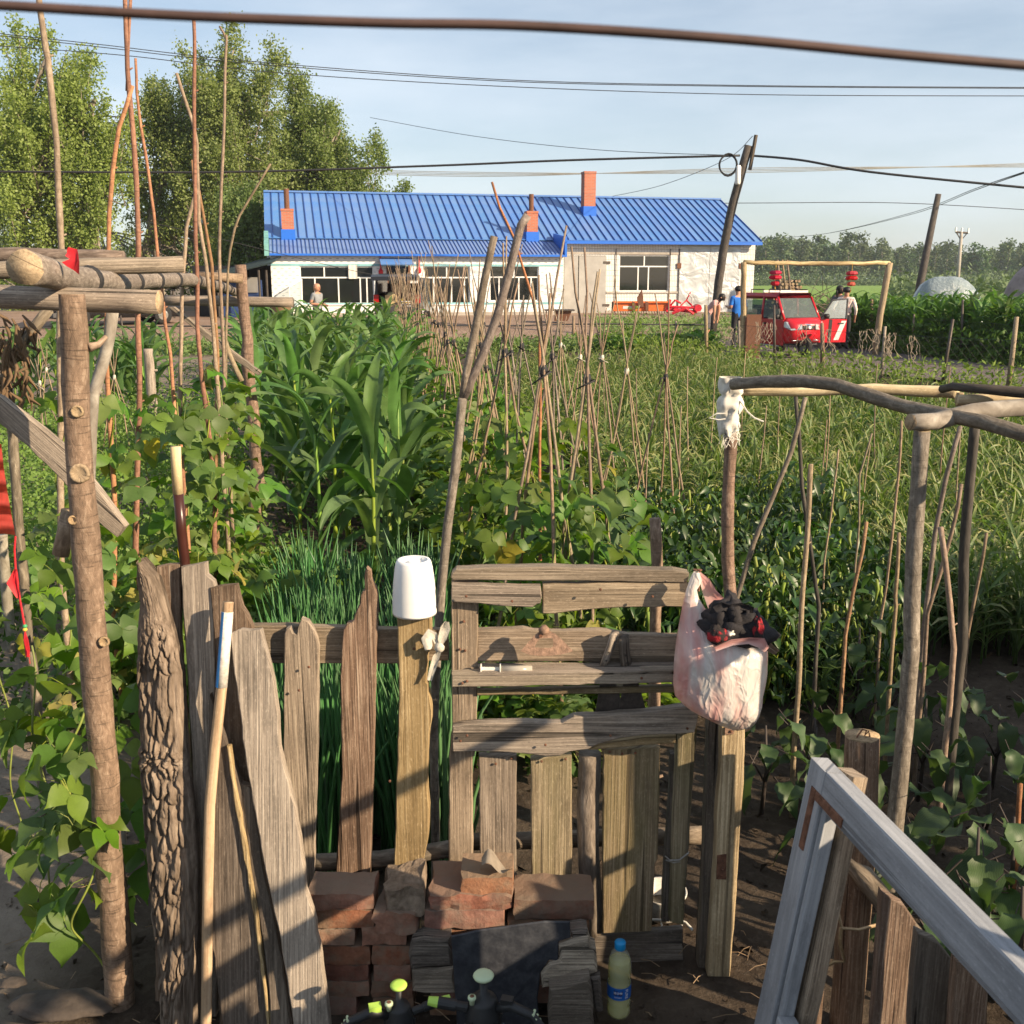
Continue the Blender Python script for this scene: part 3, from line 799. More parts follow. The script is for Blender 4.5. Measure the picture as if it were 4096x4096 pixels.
big_tree('broad poplar whose crown rises over the blue roof', [[(225, 260), (250, 190), (305, 110)], [(232, 260), (300, 190), (340, 130)]],
         [(310, 105, 42, 38), (330, 145, 50, 48), (290, 160, 48, 60), (368, 172, 30, 38), (352, 140, 30, 30), (275, 215, 45, 45), (235, 225, 32, 40), (340, 190, 45, 35), (395, 188, 22, 12), (60, 60, 30, 40), (300, 80, 18, 16)], 60, 2500, 13)
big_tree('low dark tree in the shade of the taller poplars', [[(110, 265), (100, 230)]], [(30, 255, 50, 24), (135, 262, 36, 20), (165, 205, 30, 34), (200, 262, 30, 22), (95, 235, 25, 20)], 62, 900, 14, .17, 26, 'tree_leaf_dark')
big_tree('young poplar with bare leaning trunk by the gable wall', [[(240, 262), (243, 230), (252, 205)]], [(238, 190, 24, 26), (256, 215, 12, 20), (225, 240, 15, 25)], 50, 420, 15)
# far wind-break: trunks one can tell apart, four shapes shared by all
def far_tree(seed, h):
    r = random.Random(seed); C = []
    for _ in range(46):
        q = V((r.gauss(0, 1), r.gauss(0, 1), 0)).normalized() * r.uniform(.2, 1) * h * .17 * r.uniform(.7, 1.2)
        zc = r.uniform(.22, 1) * h; q *= 1.15 - .55 * abs(zc / h - .5) * 2 ** .5
        for _ in range(13): C.append((q.x + r.gauss(0, h * .035), q.y + r.gauss(0, h * .035), zc + r.gauss(0, h * .04)))
    tb = MB(); tb.tube([(0, 0, -1), (0, 0, h * .5), (r.uniform(-.4, .4), 0, h * .9)], [.22, .16, .05], 5)
    return tb.mesh('trunk', M['bark_pale']), leaf_cloud('crown', np.array(C), h * .062, M['tree_leaf_far'], (0, 0, 0))
kinds = [far_tree(100 + i, 14) for i in range(5)]
r = random.Random(3)
for i in range(150):
    side = i >= 118
    Yt = r.uniform(285, 345) if not side else r.uniform(170, 230)
    u = (740 + (i + r.random()) * 2.75) if not side else (-30 + (i - 118 + r.random()) * 9.5)
    p = PY(u * 4, 1112, Yt); p.z = -.05
    k = r.choice(kinds); s = r.uniform(.62, .88) * (.82 if side else (1.12 if u < 870 else 1.0 - .05 * (u > 905) * (u < 985)))
    t_ = thing('windbreak_tree', 'distant slim poplar standing in the windbreak beyond the fields', 'tree', p, r.uniform(0, 6), 'windbreak trees on the horizon')
    t_.scale = (s * 1.15, s * 1.15, s)
    link('trunk', k[0], t_); link('crown', k[1], t_)
# undergrowth at the foot of the wind-break
C = []
for i in range(16000):
    Yt = r.uniform(262, 280) if i % 3 else r.uniform(100, 130); u = r.uniform(750, 1060); p = PY(u * 4, 1112, Yt)
    if Yt < 200 and u < 885: continue
    C.append((p.x, p.y, abs(r.gauss(0, 1.5 if Yt > 200 else .9)) + .2))
o = link('undergrowth', leaf_cloud('undergrowth', np.array(C), .6, M['tree_leaf_far'], (0, 0, 0))); o['kind'] = 'stuff'; o['label'] = 'low scrub at the foot of the distant windbreak'
# ------------------------------------------------------------------ utility poles, cables
def wire(name, label, pts, rad, mat_='wire', group='overhead cables', cat='cable'):
    mb = MB(); mb.tube(pts, rad, 5); return single(name, mb, M[mat_], label, cat, group, True, base=pts[0])
def sag(pxs, Y):
    """a smooth curve through photograph points; the depth may run along the wire"""
    Ys = Y if isinstance(Y, (list, tuple)) else (Y, Y)
    P = [PY(x, y, Ys[0] + (Ys[1] - Ys[0]) * i / (len(pxs) - 1)) for i, (x, y) in enumerate(pxs)]
    out = []
    for i in range(len(P) - 1):
        p0, p1, p2, p3 = P[max(i - 1, 0)], P[i], P[i + 1], P[min(i + 2, len(P) - 1)]
        for k in range(10):
            q = k / 10
            out.append(.5 * ((2 * p1) + (p2 - p0) * q + (2 * p0 - 5 * p1 + 4 * p2 - p3) * q * q + (3 * p1 - p0 - 3 * p2 + p3) * q ** 3))
    return out + [P[-1]]
Yp = 33.0
pole = thing('utility_pole', 'black leaning utility pole carrying a white meter box and cable coil', 'utility pole', V(PZ(2855, 1300, .1)) * 0 + V((PY(2855, 1295, Yp).x, Yp, hz(PY(2855, 1295, Yp).x, Yp))))
mb = MB(); mb.tube(dense([V((PY(2845, 1300, Yp).x, Yp, 0)), PY(2860, 1260, Yp), PY(2893, 1000, Yp), PY(2935, 800, Yp), PY(2995, 585, Yp)], .5, .02), .135, 9); part('shaft', mb, M['bark_dark'], pole, True)
mb = MB(); mb.tube([PY(2999, 680, Yp - .12), PY(3024, 540, Yp - .12)], .06, 5); part('top_spar', mb, M['dark_wood'], pole)
mb = MB(); q = PY(2952, 700, Yp - .2); mb.lathe([(.06, -.28), (.085, -.24), (.085, .24), (.06, .28)], 10, q); part('meter_box', mb, M['white_paint'], pole, True)
mb = MB(); q = PY(2912, 660, Yp - .2)
for k in range(5):
    mb.tube([q + V((math.cos(a_ / 16 * 6.283) * (.25 + .02 * (k % 3)), -.01 * k, math.sin(a_ / 16 * 6.283) * (.28 + .015 * k))) for a_ in range(17)], .013, 4)
part('cable_coil', mb, M['wire'], pole)
p2_ = thing('utility_pole', 'bare dark wooden pole leaning beside the green field', 'utility pole', V((PY(3680, 1150, 45).x, 45, 0)))
mb = MB(); a, c = PY(3680, 1138, 45), PY(3754, 776, 45); mb.tube([V((a.x - .1, 45, -.2)), a, c], [.17, .17, .12], 9); part('shaft', mb, M['bark_dark'], p2_, True)
p3_ = thing('utility_pole', 'distant concrete pole with a crossarm in front of the windbreak', 'utility pole', V((PY(3835, 1100, 120).x, 120, 0)))
a, c = PY(3833, 1100, 120), PY(3846, 930, 120)
mb = MB(); mb.tube([V((a.x, 120, -.2)), c], [.26, .18], 8); part('shaft', mb, M['concrete'], p3_, True)
l_, r1_ = PY(3822, 928, 120), PY(3872, 932, 120)
mb = MB(); mb.tube([l_, r1_], .12, 5); part('crossarm', mb, M['iron'], p3_)
for q in (l_, r1_, c): 
    mb = MB(); mb.tube([q, q + V((0, 0, .5))], .11, 5); part('insulator', mb, M['white_paint'], p3_)
mb = MB(); mb.tube([PY(3826, 930, 120), PY(3844, 962, 120), PY(3868, 933, 120)], .08, 4); part('brace', mb, M['iron'], p3_)
wire('near_wire', 'thick brown wire stretched just above the viewpoint', sag([(-150, 20), (0, 22), (700, 62), (1500, 92), (2100, 104), (2900, 155), (3600, 220), (4250, 275)], .62), .0029, 'wire_brown', None, 'wire')
for k, (pl, rr) in enumerate([([(-60, 128), (400, 178), (1000, 245), (2000, 318), (3000, 342), (4200, 350)], .014), ([(-60, 136), (400, 188), (1000, 254), (2000, 324), (3000, 346), (4200, 354)], .014), ([(-60, 180), (500, 222), (1100, 290), (2000, 345), (3000, 378), (4200, 384)], .014)]):
    wire('overhead_cable', 'dark cable of the upper bundle crossing the whole sky', sag(pl, 38), rr, group='upper cables across the sky')
wire('overhead_cable', 'thick twisted cable running from the trees to the leaning pole', sag([(-60, 686), (900, 688), (1700, 664), (2300, 640), (2960, 622)], (36, 33)), .035)
wire('overhead_cable', 'thick twisted cable sagging away from the leaning pole past the gateway', sag([(2998, 622), (3200, 640), (3500, 690), (4200, 760)], (33, 30)), .035)
wire('overhead_cable', 'thin cable rising from the ridge to the spar of the leaning pole', sag([(1480, 470), (1900, 545), (2400, 600), (2960, 622)], (50, 33)), .011)
wire('overhead_cable', 'thin cable from the pole spar down behind the tall chimney', sag([(3010, 545), (2900, 640), (2650, 740), (2450, 785)], (33, 50)), .011)
for k in range(4):
    wire('overhead_cable', 'thin pale cable of the lower bundle in front of the poplars', sag([(-60, 615 + k * 9), (700, 645 + k * 8), (1200, 672 + k * 5), (2000, 690 + k * 5), (3000, 690 - k * 6), (4200, 650 + k * 6)], 70), .022, 'sheet_grey', 'lower cables across the poplars')
wire('overhead_cable', 'straight thin cable level with the roof ridge', sag([(200, 770), (1000, 775), (2200, 815), (3000, 812), (3600, 812), (4200, 845)], 56), .018)
for k in range(2): wire('overhead_cable', 'slack cable rising from the horizon to the right', sag([(3060, 955), (3300, 935), (3650, 850 + k * 6), (3900, 755 + k * 6), (4120, 680 + k * 4)], (110, 28)), .018, group='slack cables from the horizon')
wire('overhead_cable', 'thin washing line falling from the trees to the house eaves', sag([(560, 880), (800, 935), (1100, 1010), (1400, 1080), (1560, 1110)], (40, 41.5)), .012)
# ================================================================== vehicles
M['car_black'] = plain('car_black', (.018, .018, .02), .25, .2, .6)
M['car_red'] = plain('car_red', (.50, .012, .022), .28, .1, .6)
M['car_maroon'] = plain('car_maroon', (.40, .012, .022), .3, .1, .6)
M['chrome'] = plain('chrome', (.75, .75, .75), .15, .95)
M['tyre'] = plain('tyre', (.015, .015, .015), .85)
M['glass_car'] = clear('glass_car', (.45, .52, .52), .04, .16)
M['lamp_glass'] = plain('lamp_glass', (.45, .47, .47), .1, .3, .8)
M['tail_red'] = plain('tail_red', (.35, .01, .01), .2)
M['seat_brown'] = plain('seat_brown', (.12, .03, .02), .6)
M['dark_grey'] = plain('dark_grey', (.05, .05, .052), .6)
def loft(mb, secs):
    """closed sections of equal length, joined one after the other"""
    st = [mb.add(s) for s in secs]; n = len(secs[0])
    for a, c in zip(st, st[1:]):
        for k in range(n):
            k2 = (k + 1) % n; mb.face((a + k, a + k2, c + k2, c + k))
    mb.face(list(range(st[0], st[0] + n))[::-1]); mb.face(list(range(st[-1], st[-1] + n)))
def wheel(root, c, r, w_, ax=(1, 0, 0)):
    mb = MB(); mb.lathe([(r * .6, -w_ / 2), (r * .93, -w_ / 2), (r, -w_ * .35), (r, w_ * .35), (r * .93, w_ / 2), (r * .6, w_ / 2)], 18, c, ax)
    wh = part('wheel', mb, M['tyre'], root, True, False)
    mb = MB(); mb.lathe([(r * .08, -w_ * .53), (r * .55, -w_ * .50), (r * .60, -w_ * .4), (r * .60, w_ * .4), (r * .55, w_ * .50), (r * .08, w_ * .53)], 12, c, ax)
    part('rim', mb, M['chrome'], wh, False, False)
def lbox(mb, x0, x1, y0, y1, z0, z1): mb.box(((x0 + x1) / 2, (y0 + y1) / 2, (z0 + z1) / 2), (x1 - x0, y1 - y0, z1 - z0))
def csec(y, hw, z0, z1, hw2=None, sh=.62):
    """car cross-section: sill, flank, shoulder, roof"""
    hw2 = hw if hw2 is None else hw2; zm = z0 + (z1 - z0) * sh
    return [V((-hw * .93, y, z0)), V((hw * .93, y, z0)), V((hw, y, z0 + .2)), V((hw, y, zm)), V((hw2, y, z1 - .06)), V((hw2 * .85, y, z1)), V((-hw2 * .85, y, z1)), V((-hw2, y, z1 - .06)), V((-hw, y, zm)), V((-hw, y, z0 + .2))]
# van with its tailgate up: an open shell, so that one looks into the load space
vx = PY(1590, 1278, 38)
van = thing('van', 'black van parked before the house with its tailgate raised', 'van', (vx.x, 38, hz(vx.x, 38) + .02), R_(-2))
hw, ht = .83, 1.62
for s in (-1, 1):
    mb = MB(); x = s * hw
    prof = [(0, .35), (0, .95), (.10, 1.05), (.32, 1.52), (.5, 1.60), (2.5, 1.62), (3.2, 1.05), (4.2, .9), (4.3, .35)]
    mb.prism([(x, y, z) for y, z in prof], (-s * .09, 0, 0), .012); part('side_panel', mb, M['car_black'], van, False, False)
    mb = MB(); mb.prism([(x + s * .004, y, z) for y, z in [(.42, 1.08), (.58, 1.48), (1.3, 1.52), (1.3, 1.08)]], (-s * .012, 0, 0), .002); part('side_window', mb, M['window_dark'], van, False, False)
    mb = MB(); lbox(mb, s * hw - .16 if s > 0 else s * hw - .02, s * hw + .02 if s > 0 else s * hw + .16, -.025, .1, .72, 1.02); part('tail_lamp', mb, M['tail_red'], van, False, False)
mb = MB(); lbox(mb, -hw + .1, hw - .1, .25, 2.6, 1.56, 1.63); part('roof', mb, M['car_black'], van, False, False)
mb = MB(); lbox(mb, -hw + .1, hw - .1, .02, 2.0, .52, .60); part('load_floor', mb, M['dark_grey'], van, False, False)
mb = MB(); loft(mb, [[V((x, -.06, z)) for x, z in ((-hw, .32), (hw, .32), (hw, .58), (-hw, .58))], [V((x, -.12, z)) for x, z in ((-hw * .96, .36), (hw * .96, .36), (hw * .96, .54), (-hw * .96, .54))]]); part('bumper', mb, M['dark_grey'], van, False, False)
mb = MB(); lbox(mb, -hw + .1, hw - .1, 1.98, 2.05, .55, 1.1); lbox(mb, -hw + .1, hw - .1, 2.06, 4.2, .4, 1.04); part('cabin', mb, M['seat_brown'], van, False, False)
for s in (-.38, .38):
    mb = MB(); loft(mb, [[V((s + x, 1.85 + .08 * z, 1.0 + z * .42)) for x in (-.26, .26)] + [V((s + x, 1.99 + .08 * z, 1.0 + z * .42)) for x in (.26, -.26)] for z in (0, .7, 1)]); part('seat_back', mb, M['seat_brown'], van, False, False)
mb = MB()
tg = [(-.0, 1.62), (-.25, 1.74), (-.72, 1.78), (-.95, 1.70), (-1.0, 1.56), (-.72, 1.60), (-.25, 1.62)]
loft(mb, [[V((x, y + .32, z - abs(x) * .06)) for y, z in tg] for x in (-hw, -hw * .8, hw * .8, hw)]); gate_ = part('tailgate', mb, M['car_black'], van, False, False)
mb = MB(); lbox(mb, -.26, .26, -.62, -.5, 1.585, 1.598); part('number_plate', mb, M['sheet_grey'], gate_, False, False)
mb = MB(); mb.prism([(-.6, -.3, 1.765), (.6, -.3, 1.765), (.6, .22, 1.70), (-.6, .22, 1.70)], (0, 0, -.01), .002); part('rear_window', mb, M['window_dark'], gate_, False, False)
for s in (-.7, .7):
    mb = MB(); mb.tube([(s, .2, 1.35), (s, -.25, 1.6)], .012, 5); part('strut', mb, M['iron'], van, False, False)
    wheel(van, (s * 1.07, .75, .33), .33, .2); wheel(van, (s * 1.07, 3.4, .33), .33, .2)
M['carton'] = plain('carton', (.50, .38, .20), .85, noise=.25, ns=9)
M['crate_white'] = plain('crate_white', (.55, .56, .55), .6)
def vw(x, y, z): return van.matrix_basis @ V((x, y, z))
bx_ = thing('cardboard_box', 'open cardboard box stuffed with yellow packing inside the van', 'box', vw(-.27, .35, .6)); 
mb = MB()
for a in ((-.19, .0), (.19, .0)): mb.box((a[0], .0, .2), (.012, .34, .4))
for a in (-.17, .17): mb.box((0, a, .2), (.366, .012, .4))
mb.box((0, 0, .008), (.366, .326, .012)); part('carton', mb, M['carton'], bx_, False, False)
mb = MB(); mb.grid(8, 8, lambda u, v: ((u - .5) * .36, (v - .5) * .32, .36 + .16 * math.sin(math.pi * u) * math.sin(math.pi * v) + .06 * n3(u * 6, v * 6, 1))); part('packing', mb, plain('packing', (.62, .52, .28), .7, noise=.4, ns=20), bx_, True, False)
cr = thing('plastic_crate', 'white slatted plastic crate with yellow bags inside the van', 'crate', vw(.27, .22, .6))
for z in (.02, .1, .18):
    for (c_, s_) in (((0, -.17, z), (.52, .012, .035)), ((0, .17, z), (.52, .012, .035)), ((-.26, 0, z), (.012, .328, .035)), ((.26, 0, z), (.012, .328, .035))):
        mb = MB(); mb.box(c_, s_); part('slat', mb, M['crate_white'], cr, False, False)
mb = MB()
for sx in (-.255, -.13, 0, .13, .255):
    for sy in (-.163, .163): mb.box((sx, sy, .1), (.02, .008, .2))
part('rib', mb, M['crate_white'], cr, False, False)['kind'] = 'stuff'
mb = MB(); mb.grid(8, 8, lambda u, v: ((u - .5) * .48, (v - .5) * .3, .12 + .2 * abs(math.sin(math.pi * u * 1.5)) * math.sin(math.pi * v) + .05 * n3(u * 6, v * 6, 4))); part('bag', mb, plain('yellow_bag', (.62, .45, .06), .4, noise=.5, ns=14), cr, True, False)
# dark car behind the left frame
q = PY(470, 1290, 36)
car = thing('car', 'dark car seen from behind its left rear corner beyond the bean frame', 'car', (q.x - .3, 36.6, hz(q.x, 36.6) + .02), R_(-52))
mb = MB()
loft(mb, [csec(y, w_, .25, z1, w2, sh) for y, w_, z1, w2, sh in ((-2.2, .78, .9, .74, .7), (-2.1, .86, .98, .8, .7), (-1.75, .88, 1.02, .80, .7), (-1.2, .89, 1.42, .62, .55), (-.3, .9, 1.47, .62, .53), (.5, .9, 1.42, .6, .55), (1.15, .89, .98, .76, .75), (2.1, .84, .82, .7, .75), (2.25, .7, .62, .6, .7))])
part('body', mb, M['car_black'], car, True, False)
for s in (-1, 1):
    mb = MB(); mb.prism([(s * .845, -1.35, .98), (s * .72, -.98, 1.33), (s * .72, .45, 1.33), (s * .845, .95, 1.0)], (-s * .03, 0, 0), .004); part('side_window', mb, M['window_dark'], car, False, False)
    mb = MB(); lbox(mb, s * .62 - .2, s * .62 + .2, -2.235, -2.14, .68, .84); part('tail_lamp', mb, M['tail_red'], car, False, False)
    for y in (-1.4, 1.4): wheel(car, (s * .80, y, .32), .32, .2)
M['plate_blue'] = plain('plate_blue', (.03, .16, .5), .4)
mb = MB(); lbox(mb, -.22, .22, -2.27, -2.24, .66, .80); npl = part('number_plate', mb, M['plate_blue'], car, False, False)
def text_mesh(body, size, extr=0.0):
    cu = D.curves.new('lettering', 'FONT'); cu.body = body; cu.size = size; cu.extrude = extr; cu.align_x = 'CENTER'; cu.align_y = 'CENTER'
    ob = D.objects.new('lettering', cu); COL.objects.link(ob)
    me = D.meshes.new_from_object(ob.evaluated_get(bpy.context.evaluated_depsgraph_get()))
    D.objects.remove(ob); D.curves.remove(cu)
    return me
def lettering(body, size, root, Mx, mat_, bend=None):
    me = text_mesh(body, size); me.transform(Mx)
    if bend:
        for v in me.vertices: v.co = bend(v.co)
    me.materials.clear(); me.materials.append(mat_)
    return link('lettering', me, root)
lettering('J 6Z6', .12, npl, Matrix.Translation((0, -2.275, .73)) @ Matrix.Rotation(math.pi / 2, 4, 'X'), M['white_paint'])
mb = MB(); lbox(mb, -.85, .85, -2.26, -2.1, .3, .45); part('bumper', mb, M['dark_grey'], car, False, False)
# red cabin tricycle with its door swung open
q = PZ(3130, 1428, .02); TX, TY = 7.1, 27.3
tri = thing('cabin_tricycle', 'small red cabin tricycle with open door and roof rack in the gateway', 'tricycle', (TX, TY, hz(TX, TY) + .05), R_(19)); tri.scale = (.95, .95, .92)
mb = MB()
def tsec(y, hw, z0, zw_, z1, hw2): return [V((-hw * .9, y, z0)), V((hw * .9, y, z0)), V((hw, y, z0 + .15)), V((hw, y, zw_)), V((hw2 + .02, y, z1 - .08)), V((hw2 * .9, y, z1)), V((-hw2 * .9, y, z1)), V((-hw2 - .02, y, z1 - .08)), V((-hw, y, zw_)), V((-hw, y, z0 + .15))]
part_secs = [tsec(-1.22, .36, .55, .72, .86, .34), tsec(-1.15, .50, .45, .78, .95, .46), tsec(-.98, .56, .40, .88, 1.02, .54), tsec(-.88, .58, .34, .95, 1.06, .55)]
loft(mb, part_secs); body = part('body', mb, M['car_red'], tri, True, False)
mb = MB()   # tub: lower sides, floor
for s in (-1,):
    mb.prism([(s * .59, -.9, .3), (s * .59, -.9, 1.0), (s * .59, 1.25, 1.0), (s * .59, 1.25, .3)], (.05, 0, 0), .012)
part('side_panel', mb, M['car_maroon'], tri, False, False)
mb = MB(); mb.prism([(.59, .15, .3), (.59, .15, 1.0), (.59, 1.25, 1.0), (.59, 1.25, .3)], (-.05, 0, 0), .012); part('side_panel', mb, M['car_maroon'], tri, False, False)
mb = MB(); lbox(mb, -.54, .54, -.87, 1.2, .3, .36); lbox(mb, -.535, .535, 1.2, 1.26, .36, 1.0); part('floor_pan', mb, M['dark_grey'], tri, False, False)
mb = MB(); loft(mb, [tsec(-.52, .5, 1.56, 1.6, 1.64, .48), tsec(-.4, .54, 1.56, 1.61, 1.67, .52), tsec(1.15, .54, 1.56, 1.61, 1.68, .52), tsec(1.27, .5, 1.52, 1.57, 1.62, .47)]); roof_t = part('roof', mb, M['car_maroon'], tri, True, False)
for s in (-1, 1):
    for nm, pts in (('front_pillar', [(s * .55, -.9, 1.0), (s * .52, -.5, 1.6)]), ('door_pillar', [(s * .57, .15, .95), (s * .52, .15, 1.6)]), ('rear_pillar', [(s * .57, 1.2, .95), (s * .51, 1.18, 1.6)])):
        mb = MB(); mb.tube([V(p) for p in pts], .04, 6); part(nm, mb, M['car_red'] if nm == 'front_pillar' else M['car_maroon'], tri, True, False)
mb = MB(); mb.prism([(-.53, -.905, 1.03), (.53, -.905, 1.03), (.49, -.53, 1.57), (-.49, -.53, 1.57)], (0, .012, .003), .002); part('windscreen', mb, M['glass_car'], tri, False, False)
for y0, y1 in ((-.72, .1), (.2, 1.12)):
    mb = MB(); mb.prism([(-.575, y0, 1.03), (-.535, y0 + (.25 if y0 < 0 else 0), 1.52), (-.535, y1, 1.52), (-.575, y1, 1.03)], (.012, 0, 0), .002); part('side_window', mb, M['glass_car'], tri, False, False)
mb = MB(); mb.tube([(-.582, .15, .36), (-.585, .15, 1.0)], .008, 4); part('door_seam', mb, M['black'], tri, False, False)
mb = MB(); lbox(mb, -.615, -.59, -.1, .02, .86, .9); part('door_handle', mb, M['black'], tri, False, False)
for pts in ([(-.594, .35, .98), (-.594, .55, .98), (-.594, .85, .4), (-.594, .65, .4)],):
    mb = MB(); mb.prism([V(p) for p in pts], (.004, 0, 0), .001); part('stripe', mb, M['sheet_grey'], tri, False, False)
for s in (-1, 1):
    mb = MB(); mb.prism([(s * .57, -1.01, .95), (s * .2, -1.24, .88), (s * .2, -1.26, .74), (s * .5, -1.18, .72), (s * .58, -1.03, .80)], (0, .09, 0), .008); part('headlight', mb, M['lamp_glass'], tri, False, False)
mb = MB(); mb.prism([(-.54, -1.0, .95), (0, -1.235, .89), (.54, -1.0, .95), (.54, -1.0, .92), (0, -1.25, .85), (-.54, -1.0, .92)], (0, .04, 0), .004); part('chrome_strip', mb, M['chrome'], tri, False, False)
mb = MB(); mb.prism([(-.19, -1.25, .86), (.19, -1.25, .86), (.14, -1.25, .74), (-.14, -1.25, .74)], (0, .04, 0), .006); gr = part('grille', mb, M['black'], tri, False, False)
mb = MB(); mb.prism([(-.12, -1.258, .835), (.12, -1.258, .835), (.09, -1.258, .765), (-.09, -1.258, .765)], (0, .012, 0), .004); part('surround', mb, M['chrome'], gr, False, False)
mb = MB(); mb.lathe([(.03, 0), (.045, .012), (.03, .02)], 10, (0, -1.27, .80), (0, -1, 0)); part('badge', mb, M['white_paint'], gr, False, False)
for s in (-1, 1):
    mb = MB(); mb.tube([(s * .18, -1.18, .66), (s * .42, -1.12, .64), (s * .50, -1.08, .55), (s * .42, -1.12, .44), (s * .2, -1.18, .45)], .018, 6); part('crash_bar', mb, M['chrome'], tri, True, False)
mb = MB(); mb.grid(8, 8, lambda u, v: ((u - .5) * .34, -1.2 + .30 * (v - .5), .60 + .08 * math.sin(math.pi * v) + .03 * math.sin(math.pi * u))); part('mudguard', mb, M['car_red'], tri, True, False)
wheel(tri, (0, -1.1, .27), .27, .13)
for s in (-.5, .5): wheel(tri, (s, .8, .25), .25, .14)
mb = MB(); mb.tube([(-.1, -1.08, .27), (-.1, -1.02, .6)], .02, 5); mb.tube([(.1, -1.08, .27), (.1, -1.02, .6)], .02, 5); part('fork', mb, M['iron'], tri, False, False)
mb = MB(); mb.tube([(-.62, -.8, .28), (-.62, 1.1, .28)], .02, 5); part('sill_bar', mb, M['sheet_grey'], tri, False, False)
# rack
for y0, y1, nm in ((-.45, .1, 1), (.35, 1.0, 2)):
    mb = MB()
    for s in (-.42, .42): mb.tube([(s, y0, 1.68), (s, y0, 1.80), (s, y1, 1.80), (s, y1, 1.68)], .016, 5)
    part('roof_rack', mb, M['black'], tri, False, False)
    mb = MB(); lbox(mb, -.44, .44, y0 - .02, y0 + .02, 1.72, 1.78); part('rack_board', mb, M['crate_white'], tri, False, False)
for s, x in ((-1, -.66),):
    mb = MB(); mb.lathe([(.03, -.06), (.07, -.05), (.075, .05), (.03, .06)], 8, (x, -.72, 1.08), (0, 1, 0)); mi_ = part('mirror', mb, M['black'], tri, True, False)
    mb = MB(); mb.tube([(s * .56, -.76, 1.02), (x, -.72, 1.06)], .012, 5); part('mirror_arm', mb, M['black'], tri, False, False)
# open door (hinged at the front pillar, swung out to the viewer's right)
def dp(a, z): return V((.60 + a * .80, -.85 + a * -.10, z))
mb = MB(); mb.prism([dp(0, .35), dp(0, 1.0), dp(1, 1.0), dp(1, .35)], (.005, .045, 0), .01); door_t = part('door', mb, M['car_red'], tri, False, False)
mb = MB(); mb.tube([dp(0, 1.0), dp(.42, 1.52), dp(.97, 1.55), dp(.97, 1.0)], .025, 5); part('window_frame', mb, M['dark_grey'], door_t, False, False)
mb = MB(); mb.prism([dp(.06, 1.02), dp(.43, 1.50), dp(.95, 1.53), dp(.95, 1.02)], (.001, .008, 0), .002); part('pane', mb, M['pane_clear'], door_t, False, False)
mb = MB(); mb.prism([dp(.80, .95) + V((0, -.006, 0)), dp(.98, .95) + V((0, -.006, 0)), dp(.72, .42) + V((0, -.006, 0)), dp(.54, .42) + V((0, -.006, 0))], (0, .004, 0), .001); part('stripe', mb, M['crate_white'], door_t, False, False)
mb = MB(); mb.prism([dp(.34, .99) + V((0, -.008, 0)), dp(.46, .99) + V((0, -.008, 0)), dp(.44, .38) + V((0, -.008, 0)), dp(.32, .38) + V((0, -.008, 0))], (0, .004, 0), .001); part('edge_shadow_gap', mb, M['black'], door_t, False, False).name = 'door_shadow_strip'  # last strip: a shadow gap at the door edge, painted black
mb = MB(); mb.lathe([(.02, -.07), (.07, -.05), (.07, .05), (.02, .07)], 8, dp(.2, 1.08) + V((0, -.05, 0)), (1, 0, 0)); part('mirror', mb, M['black'], door_t, True, False)
mb = MB(); a = dp(.78, .88); mb.box(a + V((0, -.012, 0)), (.16, .02, .03)); part('handle', mb, M['black'], door_t, False, False)
mb = MB(); lbox(mb, -.45, .45, .0, .5, .36, .75); lbox(mb, -.45, .45, .45, .6, .75, 1.25); part('seat', mb, M['dark_grey'], tri, False, False)
mb = MB(); lbox(mb, -.5, .5, -.9, -.62, .82, 1.0); part('dashboard', mb, M['dark_grey'], tri, False, False)
